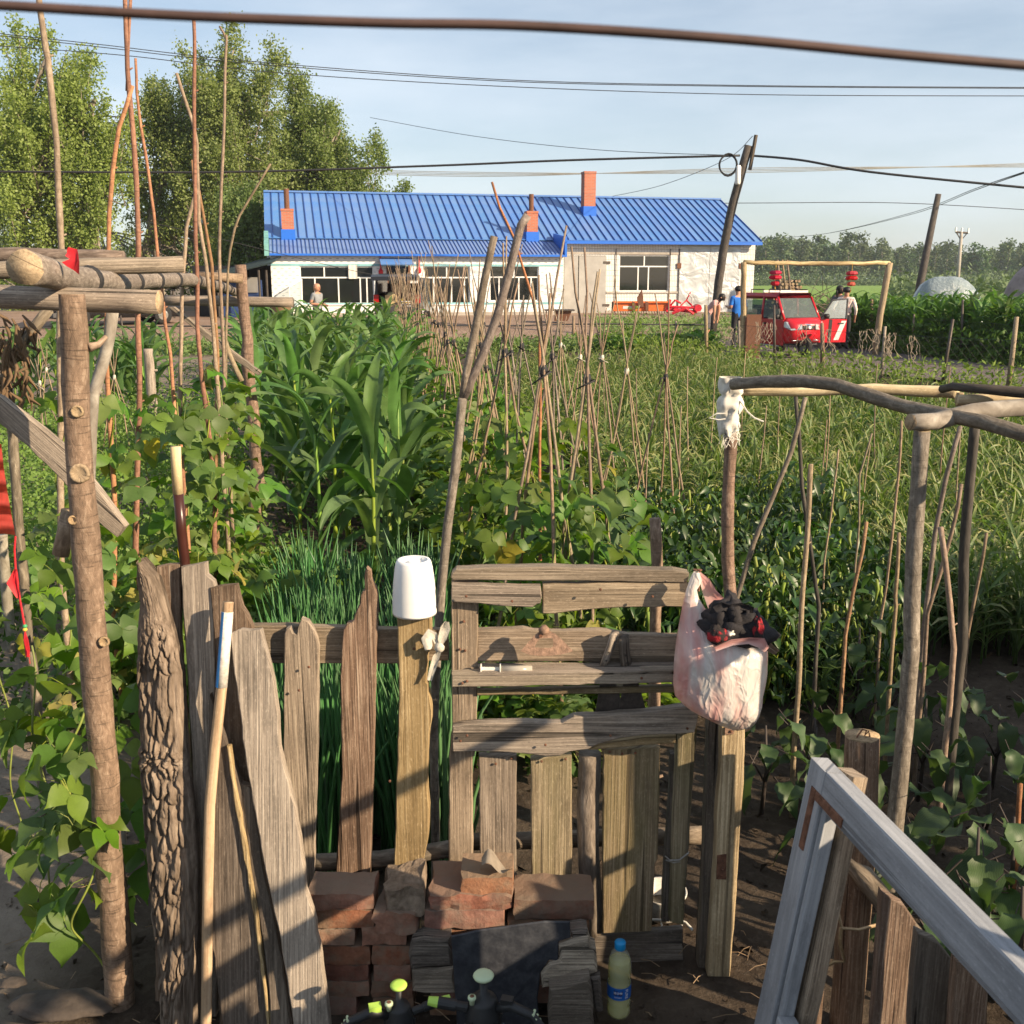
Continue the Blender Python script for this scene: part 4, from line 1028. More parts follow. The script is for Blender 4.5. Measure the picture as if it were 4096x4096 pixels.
# ================================================================== people
def person(label, loc, rz, J, shirt, trous, hair='short', scale=1.0, sleeve=.5, cap=None, skirt=None):
    base = dict(pel=(0, 0, .94), spi=(0, 0, 1.14), che=(0, 0, 1.33), nek=(0, 0, 1.46), hea=(0, -.015, 1.55), top=(0, -.02, 1.66),
                shl=(-.185, 0, 1.39), ell=(-.25, .03, 1.12), wrl=(-.25, -.06, .88), shr=(.185, 0, 1.39), elr=(.25, .03, 1.12), wrr=(.25, -.06, .88),
                hil=(-.09, 0, .88), knl=(-.10, -.02, .49), anl=(-.10, .03, .09), tol=(-.11, -.14, .035), hir=(.09, 0, .88), knr=(.10, -.02, .49), anr=(.10, .03, .09), tor=(.11, -.14, .035))
    base.update(J)
    P = {k: V(v) for k, v in base.items()}
    rad = dict(pel=.145, spi=.13, che=.155, nek=.055, hea=.085, top=.07, shl=.075, ell=.05, wrl=.032, shr=.075, elr=.05, wrr=.032, hil=.10, knl=.068, anl=.045, tol=.035, hir=.10, knr=.068, anr=.045, tor=.035)
    E = [('pel', 'spi'), ('spi', 'che'), ('che', 'nek'), ('nek', 'hea'), ('hea', 'top'), ('che', 'shl'), ('shl', 'ell'), ('ell', 'wrl'), ('che', 'shr'), ('shr', 'elr'), ('elr', 'wrr'),
         ('pel', 'hil'), ('hil', 'knl'), ('knl', 'anl'), ('anl', 'tol'), ('pel', 'hir'), ('hir', 'knr'), ('knr', 'anr'), ('anr', 'tor')]
    for s, el, wr in (('l', 'ell', 'wrl'), ('r', 'elr', 'wrr')):
        d = (P[wr] - P[el]).normalized(); sd = d.cross(V((0, 1, .2))).normalized()
        P['pa' + s] = P[wr] + d * .075; rad['pa' + s] = .032; E.append((wr, 'pa' + s))
        for k in range(4):
            P[f'f{s}{k}'] = P['pa' + s] + d * (.075 - .012 * abs(k - 1.3)) + sd * (.02 * (k - 1.5)) + V((0, -.018, 0)); rad[f'f{s}{k}'] = .009; E.append(('pa' + s, f'f{s}{k}'))
        P['th' + s] = P[wr] + d * .06 + V((0, -.055, 0)); rad['th' + s] = .011; E.append((wr, 'th' + s))
    ks = list(P); me = D.meshes.new('body'); me.from_pydata([P[k] for k in ks], [(ks.index(a), ks.index(c)) for a, c in E], [])
    ob = D.objects.new('body_tmp', me); COL.objects.link(ob)
    sk = ob.modifiers.new('s', 'SKIN'); sk.use_smooth_shade = True; sb = ob.modifiers.new('d', 'SUBSURF'); sb.levels = 1
    for i, k in enumerate(ks):
        r_ = rad[k]; me.skin_vertices[0].data[i].radius = (r_ * (1.25 if k in ('pel', 'spi', 'che') else 1), r_ * (.8 if k in ('pel', 'spi', 'che') else 1))
        if k == 'pel': me.skin_vertices[0].data[i].use_root = True
    m2 = D.meshes.new_from_object(ob.evaluated_get(bpy.context.evaluated_depsgraph_get()))
    D.objects.remove(ob)
    def segd(p, a, c):
        ab = c - a; q = max(0, min(1, (p - a).dot(ab) / max(ab.length_squared, 1e-9))); return (p - a - ab * q).length, q
    m2.materials.clear()
    for mm in (M['skin'], shirt, trous, M['black'], M['hair']): m2.materials.append(mm)
    for f in m2.polygons:
        p = f.center; best = min(E, key=lambda e: segd(p, P[e[0]], P[e[1]])[0] / (rad[e[0]] + rad[e[1]])); q = segd(p, P[best[0]], P[best[1]])[1]
        a, c = best
        if c in ('hea', 'top') or c.startswith(('pa', 'f', 'th')): k = 0
        elif c in ('wrl', 'wrr'): k = 1 if sleeve > 1 + q else 0
        elif c in ('ell', 'elr'): k = 1 if q < sleeve else 0
        elif c in ('knl', 'knr', 'anl', 'anr', 'hil', 'hir'): k = 2 if not (skirt and c in ('anl', 'anr')) else 0
        elif c in ('tol', 'tor'): k = 3
        elif c == 'nek': k = 1 if q < .75 else 0
        else: k = 1 if p.z > P['pel'].z - .06 else 2
        f.material_index = k
    m2.name = 'body'
    root = thing('person', label, 'person', loc, rz, None); root.scale = (scale,) * 3
    o = link('body', m2, root)
    hd = P['hea'].lerp(P['top'], .5); fw = V((0, -1, 0))
    mb = MB(); q = hd + V((0, .012, .02))
    mb.lathe([(.098, -.035 if hair == 'short' else -.12), (.107, .0), (.105, .045), (.075, .085), (.02, .10)], 12, q); ho = part('hair', mb, M['hair'] if hair != 'bald' else M['skin'], root, True, False)
    if hair == 'long':
        mb = MB(); mb.tube([hd + V((0, .08, .02)), hd + V((0, .12, -.06)), hd + V((0, .11, -.2))], [.03, .035, .012], 6); part('ponytail', mb, M['hair'], root, True, False)
    mb = MB(); mb.tube([hd + fw * .085 + V((0, 0, .02)), hd + fw * .118 + V((0, 0, -.02))], [.008, .016], 5); part('nose', mb, M['skin'], root, True, False)
    for s in (-1, 1):
        mb = MB(); mb.lathe([(.005, -.006), (.012, 0), (.005, .006)], 6, hd + V((s * .035, -.088, .015)), fw); part('eye', mb, M['hair'], root, False, False)
        mb = MB(); mb.lathe([(.012, -.01), (.027, 0), (.012, .012)], 7, hd + V((s * .098, .01, -.005)), (s, 0, 0)); part('ear', mb, M['skin'], root, True, False)
    mb = MB(); mb.box(hd + V((0, -.088, -.055)), (.04, .012, .008)); part('mouth', mb, M['tail_red'], root, False, False)
    if cap:
        mb = MB(); mb.lathe([(.112, -.02), (.115, .03), (.09, .09), (.02, .115)], 12, q); cp = part('cap', mb, cap, root, True, False)
        mb = MB(); mb.grid(6, 4, lambda u, v: q + V(((u - .5) * .18, -.09 - .10 * v * math.sin(math.pi * (u * .8 + .1)), -.012 - .02 * v))); part('brim', mb, cap, cp, True, False)
    return root
M['shirt_grey'] = plain('shirt_grey', (.20, .215, .225), .85, noise=.15, ns=12)
M['shirt_blue'] = plain('shirt_blue', (.01, .13, .50), .8, noise=.12, ns=10)
M['shirt_pink'] = plain('shirt_pink', (.55, .32, .30), .8, noise=.15, ns=12)
m, t, b = nmat('shirt_floral'); oc = oc2(t)
c = mixc(t, ramp(t, noise_(t, oc, 14, 3, .5), [(.55, (0, 0, 0)), (.62, (.8, .8, .8))]), (.72, .62, .55, 1), (.45, .14, .14))
t.links.new(c, b.inputs['Base Color']); b.inputs['Roughness'].default_value = .85; M['shirt_floral'] = m
M['trousers_dark'] = plain('trousers_dark', (.02, .02, .025), .85)
M['trousers_grey'] = plain('trousers_grey', (.09, .09, .10), .85)
def gl(u, v, Y): p = PY(u * 4, v * 4, Y); return (p.x, Y, hz(p.x, Y) + .03)
person('man in grey short-sleeved shirt holding his hands before him near the house', gl(319, 345, 32), R_(62), dict(ell=(-.25, .06, 1.12), wrl=(-.12, -.22, 1.10), elr=(.25, .06, 1.12), wrr=(.12, -.22, 1.08)), M['shirt_grey'], M['trousers_grey'], 'bald', 1.0)
person('person in bright blue shirt and dark shorts seen from behind the gatepost', gl(736, 345, 29.5), R_(200), dict(wrr=(.2, -.2, 1.15)), M['shirt_blue'], M['trousers_dark'], 'short', 1.02, .8)
person('woman in pink top bending forward beside the leaning utility pole', gl(706, 345, 32), R_(60), dict(spi=(0, -.08, 1.10), che=(0, -.26, 1.24), nek=(0, -.36, 1.32), hea=(0, -.43, 1.38), top=(0, -.50, 1.46), shl=(-.17, -.28, 1.28), shr=(.17, -.28, 1.28), ell=(-.22, -.30, 1.0), elr=(.22, -.30, 1.0), wrl=(-.18, -.28, .76), wrr=(.18, -.28, .76)), M['shirt_pink'], M['trousers_grey'], 'long', .98, .25, skirt=True)
person('person in pale floral shirt and black cap standing behind the open tricycle door', gl(843, 345, 29.0), R_(150), dict(elr=(.34, .10, 1.14), wrr=(.17, -.06, .98), ell=(-.30, .06, 1.12)), M['shirt_floral'], M['trousers_dark'], 'short', 1.0, 1.6, cap=M['black'])
person('dark-haired person facing away just beyond the open tricycle door', gl(836, 344, 30.3), R_(120), {}, M['trousers_grey'], M['trousers_dark'], 'long', 1.02)
person('person in dark top seated behind the tricycle windscreen', (TX + .15, TY - .05, hz(TX, TY) - .18), R_(19), dict(pel=(0, .12, .94), spi=(0, .10, 1.1), che=(0, .08, 1.25), nek=(0, .06, 1.36), hea=(0, .02, 1.44), top=(0, 0, 1.53), shl=(-.17, .06, 1.3), shr=(.17, .06, 1.3), knl=(-.12, -.3, .95), knr=(.12, -.3, .95), anl=(-.12, -.34, .6), anr=(.12, -.34, .6), tol=(-.12, -.45, .58), tor=(.12, -.45, .58), hil=(-.09, .08, .9), hir=(.09, .08, .9), ell=(-.28, -.02, 1.08), elr=(.30, -.05, 1.1), wrl=(-.14, -.28, 1.12), wrr=(.16, -.30, 1.10)), M['trousers_grey'], M['trousers_dark'], 'short', 1.0, .1)
# ================================================================== yard objects
M['orange'] = plain('orange', (.62, .14, .03), .5, noise=.25, ns=8)
M['machine_red'] = plain('machine_red', (.50, .015, .03), .5, noise=.3, ns=8)
def ypos(px, py, Y): p = PY(px, py, Y); return V((p.x, Y, hz(p.x, Y) + .03))
yo = 45.5
l0, r0 = ypos(2450, 1240, yo), ypos(2670, 1240, yo)
til = thing('rotary_tiller', 'long orange tractor tiller lying along the house wall', 'machine', l0)
L = r0.x - l0.x
mb = MB(); mb.prism([(0, 0, .12), (0, 0, .42), (0, .2, .52), (0, .5, .45), (0, .5, .12)], (L, 0, 0), .01); part('hood', mb, M['orange'], til, False, False)
mb = MB(); mb.tube([(.0, -.05, .50), (L, -.05, .50)], .05, 7); part('beam', mb, M['orange'], til, False, False)
mb = MB(); lbox(mb, .45, .85, -.012, -.002, .22, .34); part('label_plate', mb, M['crate_white'], til, False, False)
mb = MB(); mb.tube([(0, .2, .15), (L, .2, .15)], .05, 7)
for i in range(22): mb.tube([(L * i / 21, .2, .15), (L * i / 21 + .04, .2 + .16 * math.cos(i), .15 - .14)], .018, 4)
part('rotor', mb, M['iron'], til, False, False)
for x in (0, L): mb = MB(); mb.prism([(x, -.12, .05), (x, -.1, .55), (x, .45, .5), (x, .5, .05)], (.03, 0, 0), .004); part('side_plate', mb, M['iron'], til, False, False)
mb = MB(); mb.prism([(L * .5 - .1, -.1, .3), (L * .5 - .14, -.1, .7), (L * .5, -.1, .95), (L * .5 + .05, -.1, 1.05), (L * .5 + .12, -.1, .7), (L * .5 + .14, -.1, .3)], (0, .12, 0), .01); part('hitch', mb, M['rust'], til, False, False)
for s in (.38, .62): mb = MB(); mb.prism([(L * s - .06, -.1, .15), (L * s - .08, -.1, .55), (L * s + .06, -.1, .5), (L * s + .08, -.1, .1)], (0, .06, 0), .006); part('bracket', mb, M['rust'], til, False, False)
l0 = ypos(2665, 1258, 44); im = thing('harrow', 'tangled red farm implement with bent arms lying in the grass', 'machine', l0)
for nm, pts, rr in (('frame_bar', [(0, .3, .25), (1.35, .3, .12)], .07), ('frame_bar', [(.1, -.1, .35), (1.3, -.2, .3)], .055), ('arm', [(.1, .1, .3), (.35, 0, .62), (.62, .1, .5)], .045), ('arm', [(.5, 0, .3), (.85, .1, .62), (1.0, .1, .95)], .03), ('arm', [(.85, .1, .6), (1.15, .2, .35)], .04), ('arm', [(.0, .0, .15), (.15, .0, .65)], .06), ('end_wheel', [(1.3, -.25, .3), (1.3, .35, .3)], .16), ('skid', [(.2, -.3, .08), (.75, -.35, .3), (1.1, -.3, .06)], .06), ('hose', [(.9, 0, .9), (1.05, 0, .75), (1.1, .1, .4)], .018)):
    mb = MB(); mb.tube([V(p) for p in pts], rr, 7); part(nm, mb, M['machine_red'] if nm != 'hose' else M['crate_white'], im, False, False)
q = ypos(2205, 1290, 39); tb_ = thing('steel_trough', 'rusty brown steel hopper standing in the yard', 'trough', q); 
mb = MB(); loft(mb, [[V((x * s, y * s, z)) for x, y in ((.15, -.3), (.75, -.3), (.75, .3), (.15, .3))] for s, z in ((.8, .05), (1.0, .42))]); part('hopper', mb, M['rust'], tb_, False, False)
mb = MB(); lbox(mb, -.25, .85, -.4, .4, .42, .47); part('top_plate', mb, M['iron'], tb_, False, False)
for x in (-.2, -.05): mb = MB(); mb.tube([(x, -.3, 0), (x, -.3, .42)], .025, 5); part('leg', mb, M['rust'], tb_, False, False)
q = ypos(1128, 1275, 37); 
mb = MB(); mb.lathe([(.26, 0), (.28, .05), (.36, .62), (.38, .70), (.36, .72), (.32, .70), (.30, .5)], 16, q); single('clay_vat', mb, plain('vat', (.17, .115, .06), .6, noise=.25, ns=5), 'big brown clay vat standing by the lean-to shed', 'vat', smooth=True)
# gateway with two paper lanterns
gw = thing('gateway', 'rough pole gateway spanning the drive with a horizontal bar', 'gate', (PY(2968, 1430, 26.5).x, 26.5, 0))
a, c = PY(2968, 1435, 26.5), PY(2976, 1048, 26.5); a.z = -.05
mb = MB(); mb.tube(dense([a, PY(2972, 1300, 26.5), c], .3, .02), .072, 8); part('post', mb, M['post_wood'], gw, True)
a2, c2 = PY(3502, 1412, 27.5), PY(3560, 1052, 27.5); a2.z = -.05
mb = MB(); mb.tube(dense([a2, PY(3520, 1260, 27.5), c2], .3, .02), .088, 8); part('post', mb, M['post_wood'], gw, True)
mb = MB(); mb.tube(dense([c, PY(3200, 1054, 27), PY(3400, 1055, 27.2), c2], .3, .03, 2), .055, 7); part('crossbar', mb, M['fresh_wood'], gw, True)
mb = MB(); q = PY(2990, 1350, 26.4); lbox(mb, q.x - .05, q.x + .32, 26.35, 26.42, .0, PY(3000, 1258, 26.4).z); part('panel', mb, M['rust'], gw)
for k, (px_, py_) in enumerate(((3103, 1088), (3408, 1090))):
    q = PY(px_, py_, 27.1); ln = thing('paper_lantern', ('red and gold paper lantern hanging on the bar near the leaning pole', 'red and gold paper lantern hanging on the bar beside the thick gatepost')[k], 'lantern', q, .3 + k, 'red lanterns on the gateway'); ln.scale = (.8,) * 3
    for (z0, r0_, hh, mt) in ((-.02, .18, .13, 'lantern_red'), (-.17, .19, .13, 'lantern_red'), (-.22, .15, .05, 'gold'), (-.36, .13, .13, 'lantern_red')):
        mb = MB(); mb.lathe([(r0_ * .8, z0 - hh / 2), (r0_ * 1.05, z0 - hh * .2), (r0_, z0 + hh * .2), (r0_ * .7, z0 + hh / 2)], 9, (0, 0, 0), (0, 0, 1), .14); part('tier', mb, M[mt], ln, False, False)
    mb = MB(); mb.tube([(.02, 0, -.62), (0, 0, -.42), (0, 0, .04), (0, 0, .28)], .009, 4); part('cord', mb, M['gold'], ln, False, False)
# covered mounds
m, t, b = nmat('film'); oc = oc2(t)
c = mixc(t, ramp(t, noise_(t, oc, 1.2, 6, .7), [(.4, (0, 0, 0)), (.7, (1, 1, 1))]), (.19, .24, .25, 1), (.36, .41, .42))
t.links.new(c, b.inputs['Base Color']); b.inputs['Roughness'].default_value = .25; bump(t, b, noise_(t, oc, 4, 5, .6, 1.5), .8, .1); M['film'] = m
def mound(label, px0, px1, ytop, Y, mat_, sd):
    a, c, tp = PY(px0, 1190, Y), PY(px1, 1190, Y), PY((px0 + px1) / 2, ytop, Y)
    cx, rx, h = (a.x + c.x) / 2, (c.x - a.x) / 2, tp.z
    mb = MB()
    def f(u, v):
        an, rr = u * 2 * math.pi, math.sin(v * math.pi / 2)
        k = 1 + .10 * n3(math.cos(an) * 2 + sd, math.sin(an) * 2, v * 2)
        return (cx + rx * rr * math.cos(an) * k, Y + rx * .8 * rr * math.sin(an) * k, h * (1 - rr ** 3.4) * (1 + .05 * n3(an, v * 4, sd)) - .03)
    mb.grid(28, 10, f); single('covered_heap', mb, mat_, label, 'heap', None, True, base=(cx, Y, 0))
mound('grain heap under pale blue-grey plastic sheeting behind the corn field', 3610, 3955, 1105, 42, M['film'], 1)
mound('grey covered heap half out of sight beyond the corn field', 3990, 4300, 1050, 38, plain('cover_grey', (.24, .20, .19), .7, noise=.3, ns=3, bmp=.5), 5)
# wood pile beside the gable, brush heap
q = V((11.55, 44.5, hz(11.55, 44.5)))
wp = thing('woodpile', 'stack of split firewood beside the gable end of the house', 'woodpile', q)
rr_ = random.Random(2)
for j in range(12):
    for i in range(11 - j // 2):
        x, z = -.75 + .15 * i + .075 * (j % 2) + .04 * j + rr_.gauss(0, .01), .06 + .125 * j
        mb = MB(); mb.tube([(x, -.5 + rr_.uniform(-.1, .1), z), (x + rr_.uniform(-.03, .03), .6, z)], rr_.uniform(.055, .075), 6, 2); part('log', mb, [M['bark_dark'], M['cut_wood']], wp, False, False)
for i in range(3): mb = MB(); mb.tube([(-.1 + .2 * i, -.62, .0), (-.45 + .2 * i, -.4, 2.3)], .045, 5); part('prop', mb, M['bark_tan'], wp, False, False)
def brush(label, c, rx, ry, h, n, seed, mat_='bark_tan', name='brush_heap'):
    r = random.Random(seed); mb = MB()
    for i in range(n):
        a = r.uniform(0, 6.28); d = math.sqrt(r.random())
        p = V((c[0] + rx * d * math.cos(a), c[1] + ry * d * math.sin(a), c[2] + h * (1 - d) * r.random()))
        v = V((r.gauss(0, 1), r.gauss(0, .6), r.uniform(.0, .9))).normalized() * r.uniform(.4, 1.3)
        mb.tube([p, p + v * .5 + V((0, 0, r.uniform(-.1, .1))), p + v], [.012, .009, .004], 3, False)
    return single(name, mb, M[mat_], label, 'brush', None, False, base=c)
M['stalk_grey'] = plain('stalk_grey', (.20, .15, .12), .9, noise=.3, ns=3)
brush('heap of dry brushwood behind the red tricycle', (9.2, 31.2, 0), 1.5, 1.0, 1.9, 520, 3, 'stalk_grey')
# ================================================================== foreground timber
def rough_outline(pts, step=.03, amp=.0022, seed=0, close=True):
    """outline with fine irregular edges"""
    out = []; n = len(pts)
    for i in range(n if close else n - 1):
        a, c = V(pts[i]), V(pts[(i + 1) % n]); L = (c - a).length; m_ = max(1, int(L / step))
        d = (c - a).normalized(); s = d.cross(V((0, 1, 0))).normalized() if abs(d.y) < .9 else V((1, 0, 0))
        for k in range(m_):
            p = a.lerp(c, k / m_)
            out.append(p + s * amp * (n3(p.x * 25, p.z * 25, seed) + .5 * n3(p.x * 60, p.z * 60, seed + 3)) * (0 if k == 0 else 1))
    return out
def board_mb(zf, pts, yb, k=0.0, th=.022, seed=0, along=None, amp=.0028, cham=.003, zmin=None):
    P = [PP(*zf(x, y), yb, k) if zf else PP(x, y, yb, k) for x, y in pts]
    if zmin is not None:
        for p in P: p.z = max(p.z, zmin)
    mb = MB(); nv = V((0, 1, -k)).normalized()
    mb.prism(rough_outline(P, .03, amp, seed), nv * th, cham, along)
    return mb
def nails(root, zf, pts, yb, k=0.0):
    for x, y in pts:
        p = PP(*zf(x, y), yb, k); mb = MB(); mb.lathe([(.004, 0), (.004, .002), (.002, .0035)], 7, p + V((0, .001, 0)), (0, -1, 0)); part('nail', mb, M['rust'], root)
FY = 2.72
# ---------------- picket fence
fence = thing('picket_fence', 'weathered picket fence of broken boards left of the gate', 'fence', V((PY(1450, 3000, FY).x, FY, 0)))
mb = board_mb(c3, [(-120, 866), (300, 862), (700, 878), (1120, 895), (1700, 905), (1705, 1165), (1250, 1192), (640, 1192), (150, 1188), (-120, 1190)], FY + .028, 0, .028, 1)
part('rail', mb, M['old_wood'], fence)
mb = MB(); mb.tube(dense([PY(*c5(380, 890), FY + .05), PY(*c5(560, 880), FY + .05), PY(*c5(840, 862), FY + .05), PY(*c5(1300, 800), FY + .06)], .05, .008), .026, 9, 2, .12); part('lower_rail', mb, [M['bark_rough'], M['cut_wood']], fence, True)
K1 = [(290, 940), (310, 892), (345, 880), (368, 930), (398, 945), (412, 862), (440, 805), (500, 830), (545, 905), (575, 980), (590, 1060), (585, 1500), (578, 1932), (545, 3000), (470, 4300), (200, 4300), (300, 2600), (285, 1932)]
K2 = [(985, 400), (1000, 368), (1018, 385), (1035, 400), (1040, 460), (1050, 490), (1085, 560), (1097, 600), (1090, 900), (1080, 1200), (1062, 1932), (1050, 2400), (1030, 3000), (960, 4300), (700, 4300), (735, 3000), (790, 2100), (785, 1932), (775, 1300), (790, 1000), (800, 900), (830, 850), (868, 838), (890, 815), (900, 770), (920, 720), (945, 670), (950, 600), (965, 575), (985, 560), (982, 470)]
K3 = [(1258, 740), (1400, 748), (1540, 735), (1555, 850), (1560, 1000), (1545, 1085), (1530, 1100), (1522, 1250), (1512, 1350), (1530, 1370), (1532, 1440), (1542, 1460), (1560, 1600), (1560, 1690), (1540, 1800), (1530, 2000), (1525, 2300), (1540, 2450), (1530, 2700), (1470, 3000), (1440, 4300), (1180, 4300), (1235, 3000), (1265, 1932), (1280, 1500), (1275, 1200), (1268, 900)]
part('picket', board_mb(c3, K1, FY, 0, .024, 2), M['grey_wood'], fence)
part('picket', board_mb(c3, K2, FY - .004, 0, .026, 3), M['brown_wood'], fence, label='dark brown picket with splintered pointed top')
part('post', board_mb(c3, K3, FY - .02, 0, .045, 4), M['post_wood'], fence, label='thick pale post carrying the upturned bucket')
nails(fence, c3, [(420, 1420), (505, 1220), (1410, 1062), (1200, 2200)], FY - .022)
# upturned white bucket on the post
bc = PY(*c3(1410, 640), FY); rb = (PY(*c3(1600, 690), FY) - PY(*c3(1220, 690), FY)).x / 2
zt, zb2 = PY(*c3(1385, 300), FY).z, PY(*c3(1405, 725), FY).z
bz = zb2 - .012; hb = zt - bz
bk = thing('plastic_pot', 'white plastic pot turned upside down on the fence post', 'pot', (bc.x, FY + .005, bz))
M['pot_white'] = plain('pot_white', (.76, .76, .74), .55, noise=.06, ns=14)
mb = MB(); rt = rb * .74
mb.lathe([(rb * .92, .004), (rb, .0), (rb * 1.0, .006), (rb * .985, hb * .3), (rb * .93, hb * .6), (rb * .85, hb * .85), (rb * .79, hb * .955), (rb * .73, hb), (rb * .60, hb), (rb * .56, hb - .008), (rb * .3, hb - .011)], 40); part('shell', mb, M['pot_white'], bk, True, False)
mb = MB(); mb.lathe([(rb * .28, 0), (rb * .28, .004), (rb * .2, .005)], 24, (0, 0, hb - .0095)); part('base_disc', mb, M['pot_white'], bk, True, False)
# knotted rag
rag = thing('knotted_rag', 'strip of white rag knotted round the post beside the gate', 'rag', PY(*c3(1620, 1060), FY - .04))
M['rag'] = plain('rag', (.50, .47, .40), .95, noise=.2, ns=60, bmp=.4)
def ribbon(mb, pts, wd, Y=None, seed=0, wv=.3):
    P = [V(p) for p in pts]; a, c = [], []
    for i, p in enumerate(P):
        t = (P[min(i + 1, len(P) - 1)] - P[max(i - 1, 0)]).normalized(); s = t.cross(V((0, 1, 0))).normalized()
        s = (s + V((0, wv * math.sin(i * 1.7 + seed), 0))).normalized(); w_ = wd[i] if hasattr(wd, '__len__') else wd
        a.append(p + s * w_ / 2); c.append(p - s * w_ / 2)
    k = 3
    o = mb.add([a[i].lerp(c[i], j / k) + V((0, -.004 * math.sin(j * 2.2 + i), 0)) for i in range(len(P)) for j in range(k + 1)])
    for i in range(len(P) - 1):
        for j in range(k): q = o + i * (k + 1) + j; mb.face((q, q + 1, q + k + 2, q + k + 1), [(j / k * .03, i * .02), ((j + 1) / k * .03, i * .02), ((j + 1) / k * .03, (i + 1) * .02), (j / k * .03, (i + 1) * .02)])
rp_ = lambda pts, dy=-.045: [PY(*c3(x, y), FY + dy + .01 * math.sin(i)) for i, (x, y) in enumerate(pts)]
mb = MB(); ribbon(mb, rp_([(1620, 1060), (1600, 1000), (1580, 940), (1545, 930), (1515, 980), (1535, 1070)]), [.012, .014, .02, .026, .03, .022]); part('bow', mb, M['rag'], rag, True)
mb = MB(); ribbon(mb, rp_([(1630, 1070), (1600, 1130), (1570, 1230), (1540, 1335)]), [.012, .02, .018, .014]); part('tail', mb, M['rag'], rag, True)
mb = MB(); ribbon(mb, rp_([(1630, 1030), (1655, 960), (1680, 880), (1690, 830)], -.02), [.014, .026, .028, .012]); part('band', mb, M['rag'], rag, True)
mb = MB(); mb.lathe([(.006, -.014), (.014, -.006), (.013, .006), (.005, .014)], 9, PY(*c3(1625, 1050), FY - .05), (.2, -.4, 1), .1); part('knot', mb, M['rag'], rag, True)
# ---------------- gate
GY = 2.70
gate = thing('garden_gate', 'homemade garden gate of nailed weathered boards with slatted lower half', 'gate', (PY(2250, 3000, GY).x, GY, .12))
gb = lambda nm, pts, dy, th, mt, sd, zf=c4, lab=None: part(nm, board_mb(zf, pts, GY + dy, 0, th, sd), M[mt], gate, label=lab)
gb('top_rail', [(165, 178), (172, 150), (200, 125), (750, 110), (1200, 122), (1600, 130), (1702, 150), (1698, 190), (1675, 212), (900, 200), (345, 195), (180, 196)], 0, .04, 'old_wood', 11)
gb('stile', [(170, 200), (342, 200), (340, 600), (332, 1130), (320, 1330), (305, 1330), (312, 2060), (150, 2060), (155, 1330), (175, 1140), (170, 600)], .02, .03, 'old_wood', 12)
gb('rail', [(172, 222), (450, 232), (745, 235), (752, 300), (745, 345), (720, 350), (690, 372), (480, 362), (345, 345), (250, 342), (170, 336), (168, 280)], -.012, .03, 'grey_wood', 13)
gb('rail', [(757, 222), (1200, 212), (1690, 205), (1695, 300), (1680, 368), (1250, 372), (1050, 385), (930, 398), (830, 412), (757, 410)], .006, .03, 'old_wood', 14)
gb('rail', [(335, 518), (480, 512), (630, 505), (700, 520), (880, 525), (1100, 515), (1170, 520), (1300, 545), (1640, 552), (1640, 742), (1300, 742), (930, 716), (600, 722), (335, 722)], .03, .025, 'old_wood', 15)
gb('shelf_back', [(338, 742), (800, 738), (1040, 742), (1640, 738), (1640, 772), (1040, 790), (338, 792)], .02, .02, 'grey_wood', 16)
gb('shelf_front', [(172, 800), (345, 790), (700, 788), (1050, 786), (1640, 768), (1640, 856), (900, 872), (400, 882), (172, 884)], -.03, .03, 'grey_wood', 17)
mb = MB(); a, c, d_ = PY(*c4(345, 788), GY - .03), PY(*c4(1640, 770), GY - .03), .05
mb.prism([a, c, c + V((0, .06, 0)), a + V((0, .06, 0))], (0, 0, -.012), .002); part('shelf', mb, M['grey_wood'], gate)
gb('rail', [(335, 902), (700, 898), (1100, 888), (1640, 878), (1640, 920), (1000, 930), (335, 940)], .012, .02, 'green_wood', 18)
gb('rail', [(178, 1142), (240, 1128), (340, 1120), (600, 1112), (880, 1118), (920, 1095), (960, 1075), (1040, 1070), (1100, 1072), (1480, 1040), (1690, 1008), (1765, 1040), (1755, 1110), (1735, 1178), (1650, 1186), (1400, 1195), (1250, 1215), (1120, 1250), (1050, 1285), (930, 1300), (870, 1325), (780, 1332), (680, 1318), (590, 1310), (400, 1302), (180, 1300), (172, 1230)], -.016, .032, 'grey_wood', 19, c4, 'wavy-edged plank nailed across the middle of the gate')
gb('rail', [(1050, 1285), (1120, 1255), (1400, 1208), (1618, 1195), (1622, 1246), (1400, 1258), (1110, 1288)], .004, .02, 'post_wood', 20)
gb('slat', [(346, 195), (590, 198), (588, 600), (592, 1160), (358, 1160), (352, 600)], .024, .022, 'old_wood', 21, c6)
gb('slat', [(680, 216), (945, 195), (946, 600), (948, 1160), (690, 1160), (682, 600)], .024, .022, 'green_wood', 22, c6)
gb('slat', [(1147, 158), (1300, 152), (1515, 148), (1513, 300), (1508, 560), (1500, 750), (1498, 870), (1486, 890), (1482, 905), (1472, 1100), (1458, 1330), (1300, 1338), (1145, 1345), (1144, 700)], .02, .024, 'green_wood', 23, c6, 'widest slat of the gate, tinged green')
mb = MB(); mb.tube(dense([PY(*c6(1062, 180), GY + .06), PY(*c6(1052, 500), GY + .06), PY(*c6(1060, 900), GY + .06), PY(*c6(1082, 1335), GY + .06)], .03, .004), .033, 12, True, .12); part('round_slat', mb, M['bark_rough'], gate, True)
gb('stile', [(1625, 70), (1755, 20), (1745, 120), (1722, 420), (1705, 700), (1690, 900), (1664, 1292), (1578, 1270), (1592, 900), (1602, 600), (1620, 300)], .0, .05, 'green_wood', 24, c6)
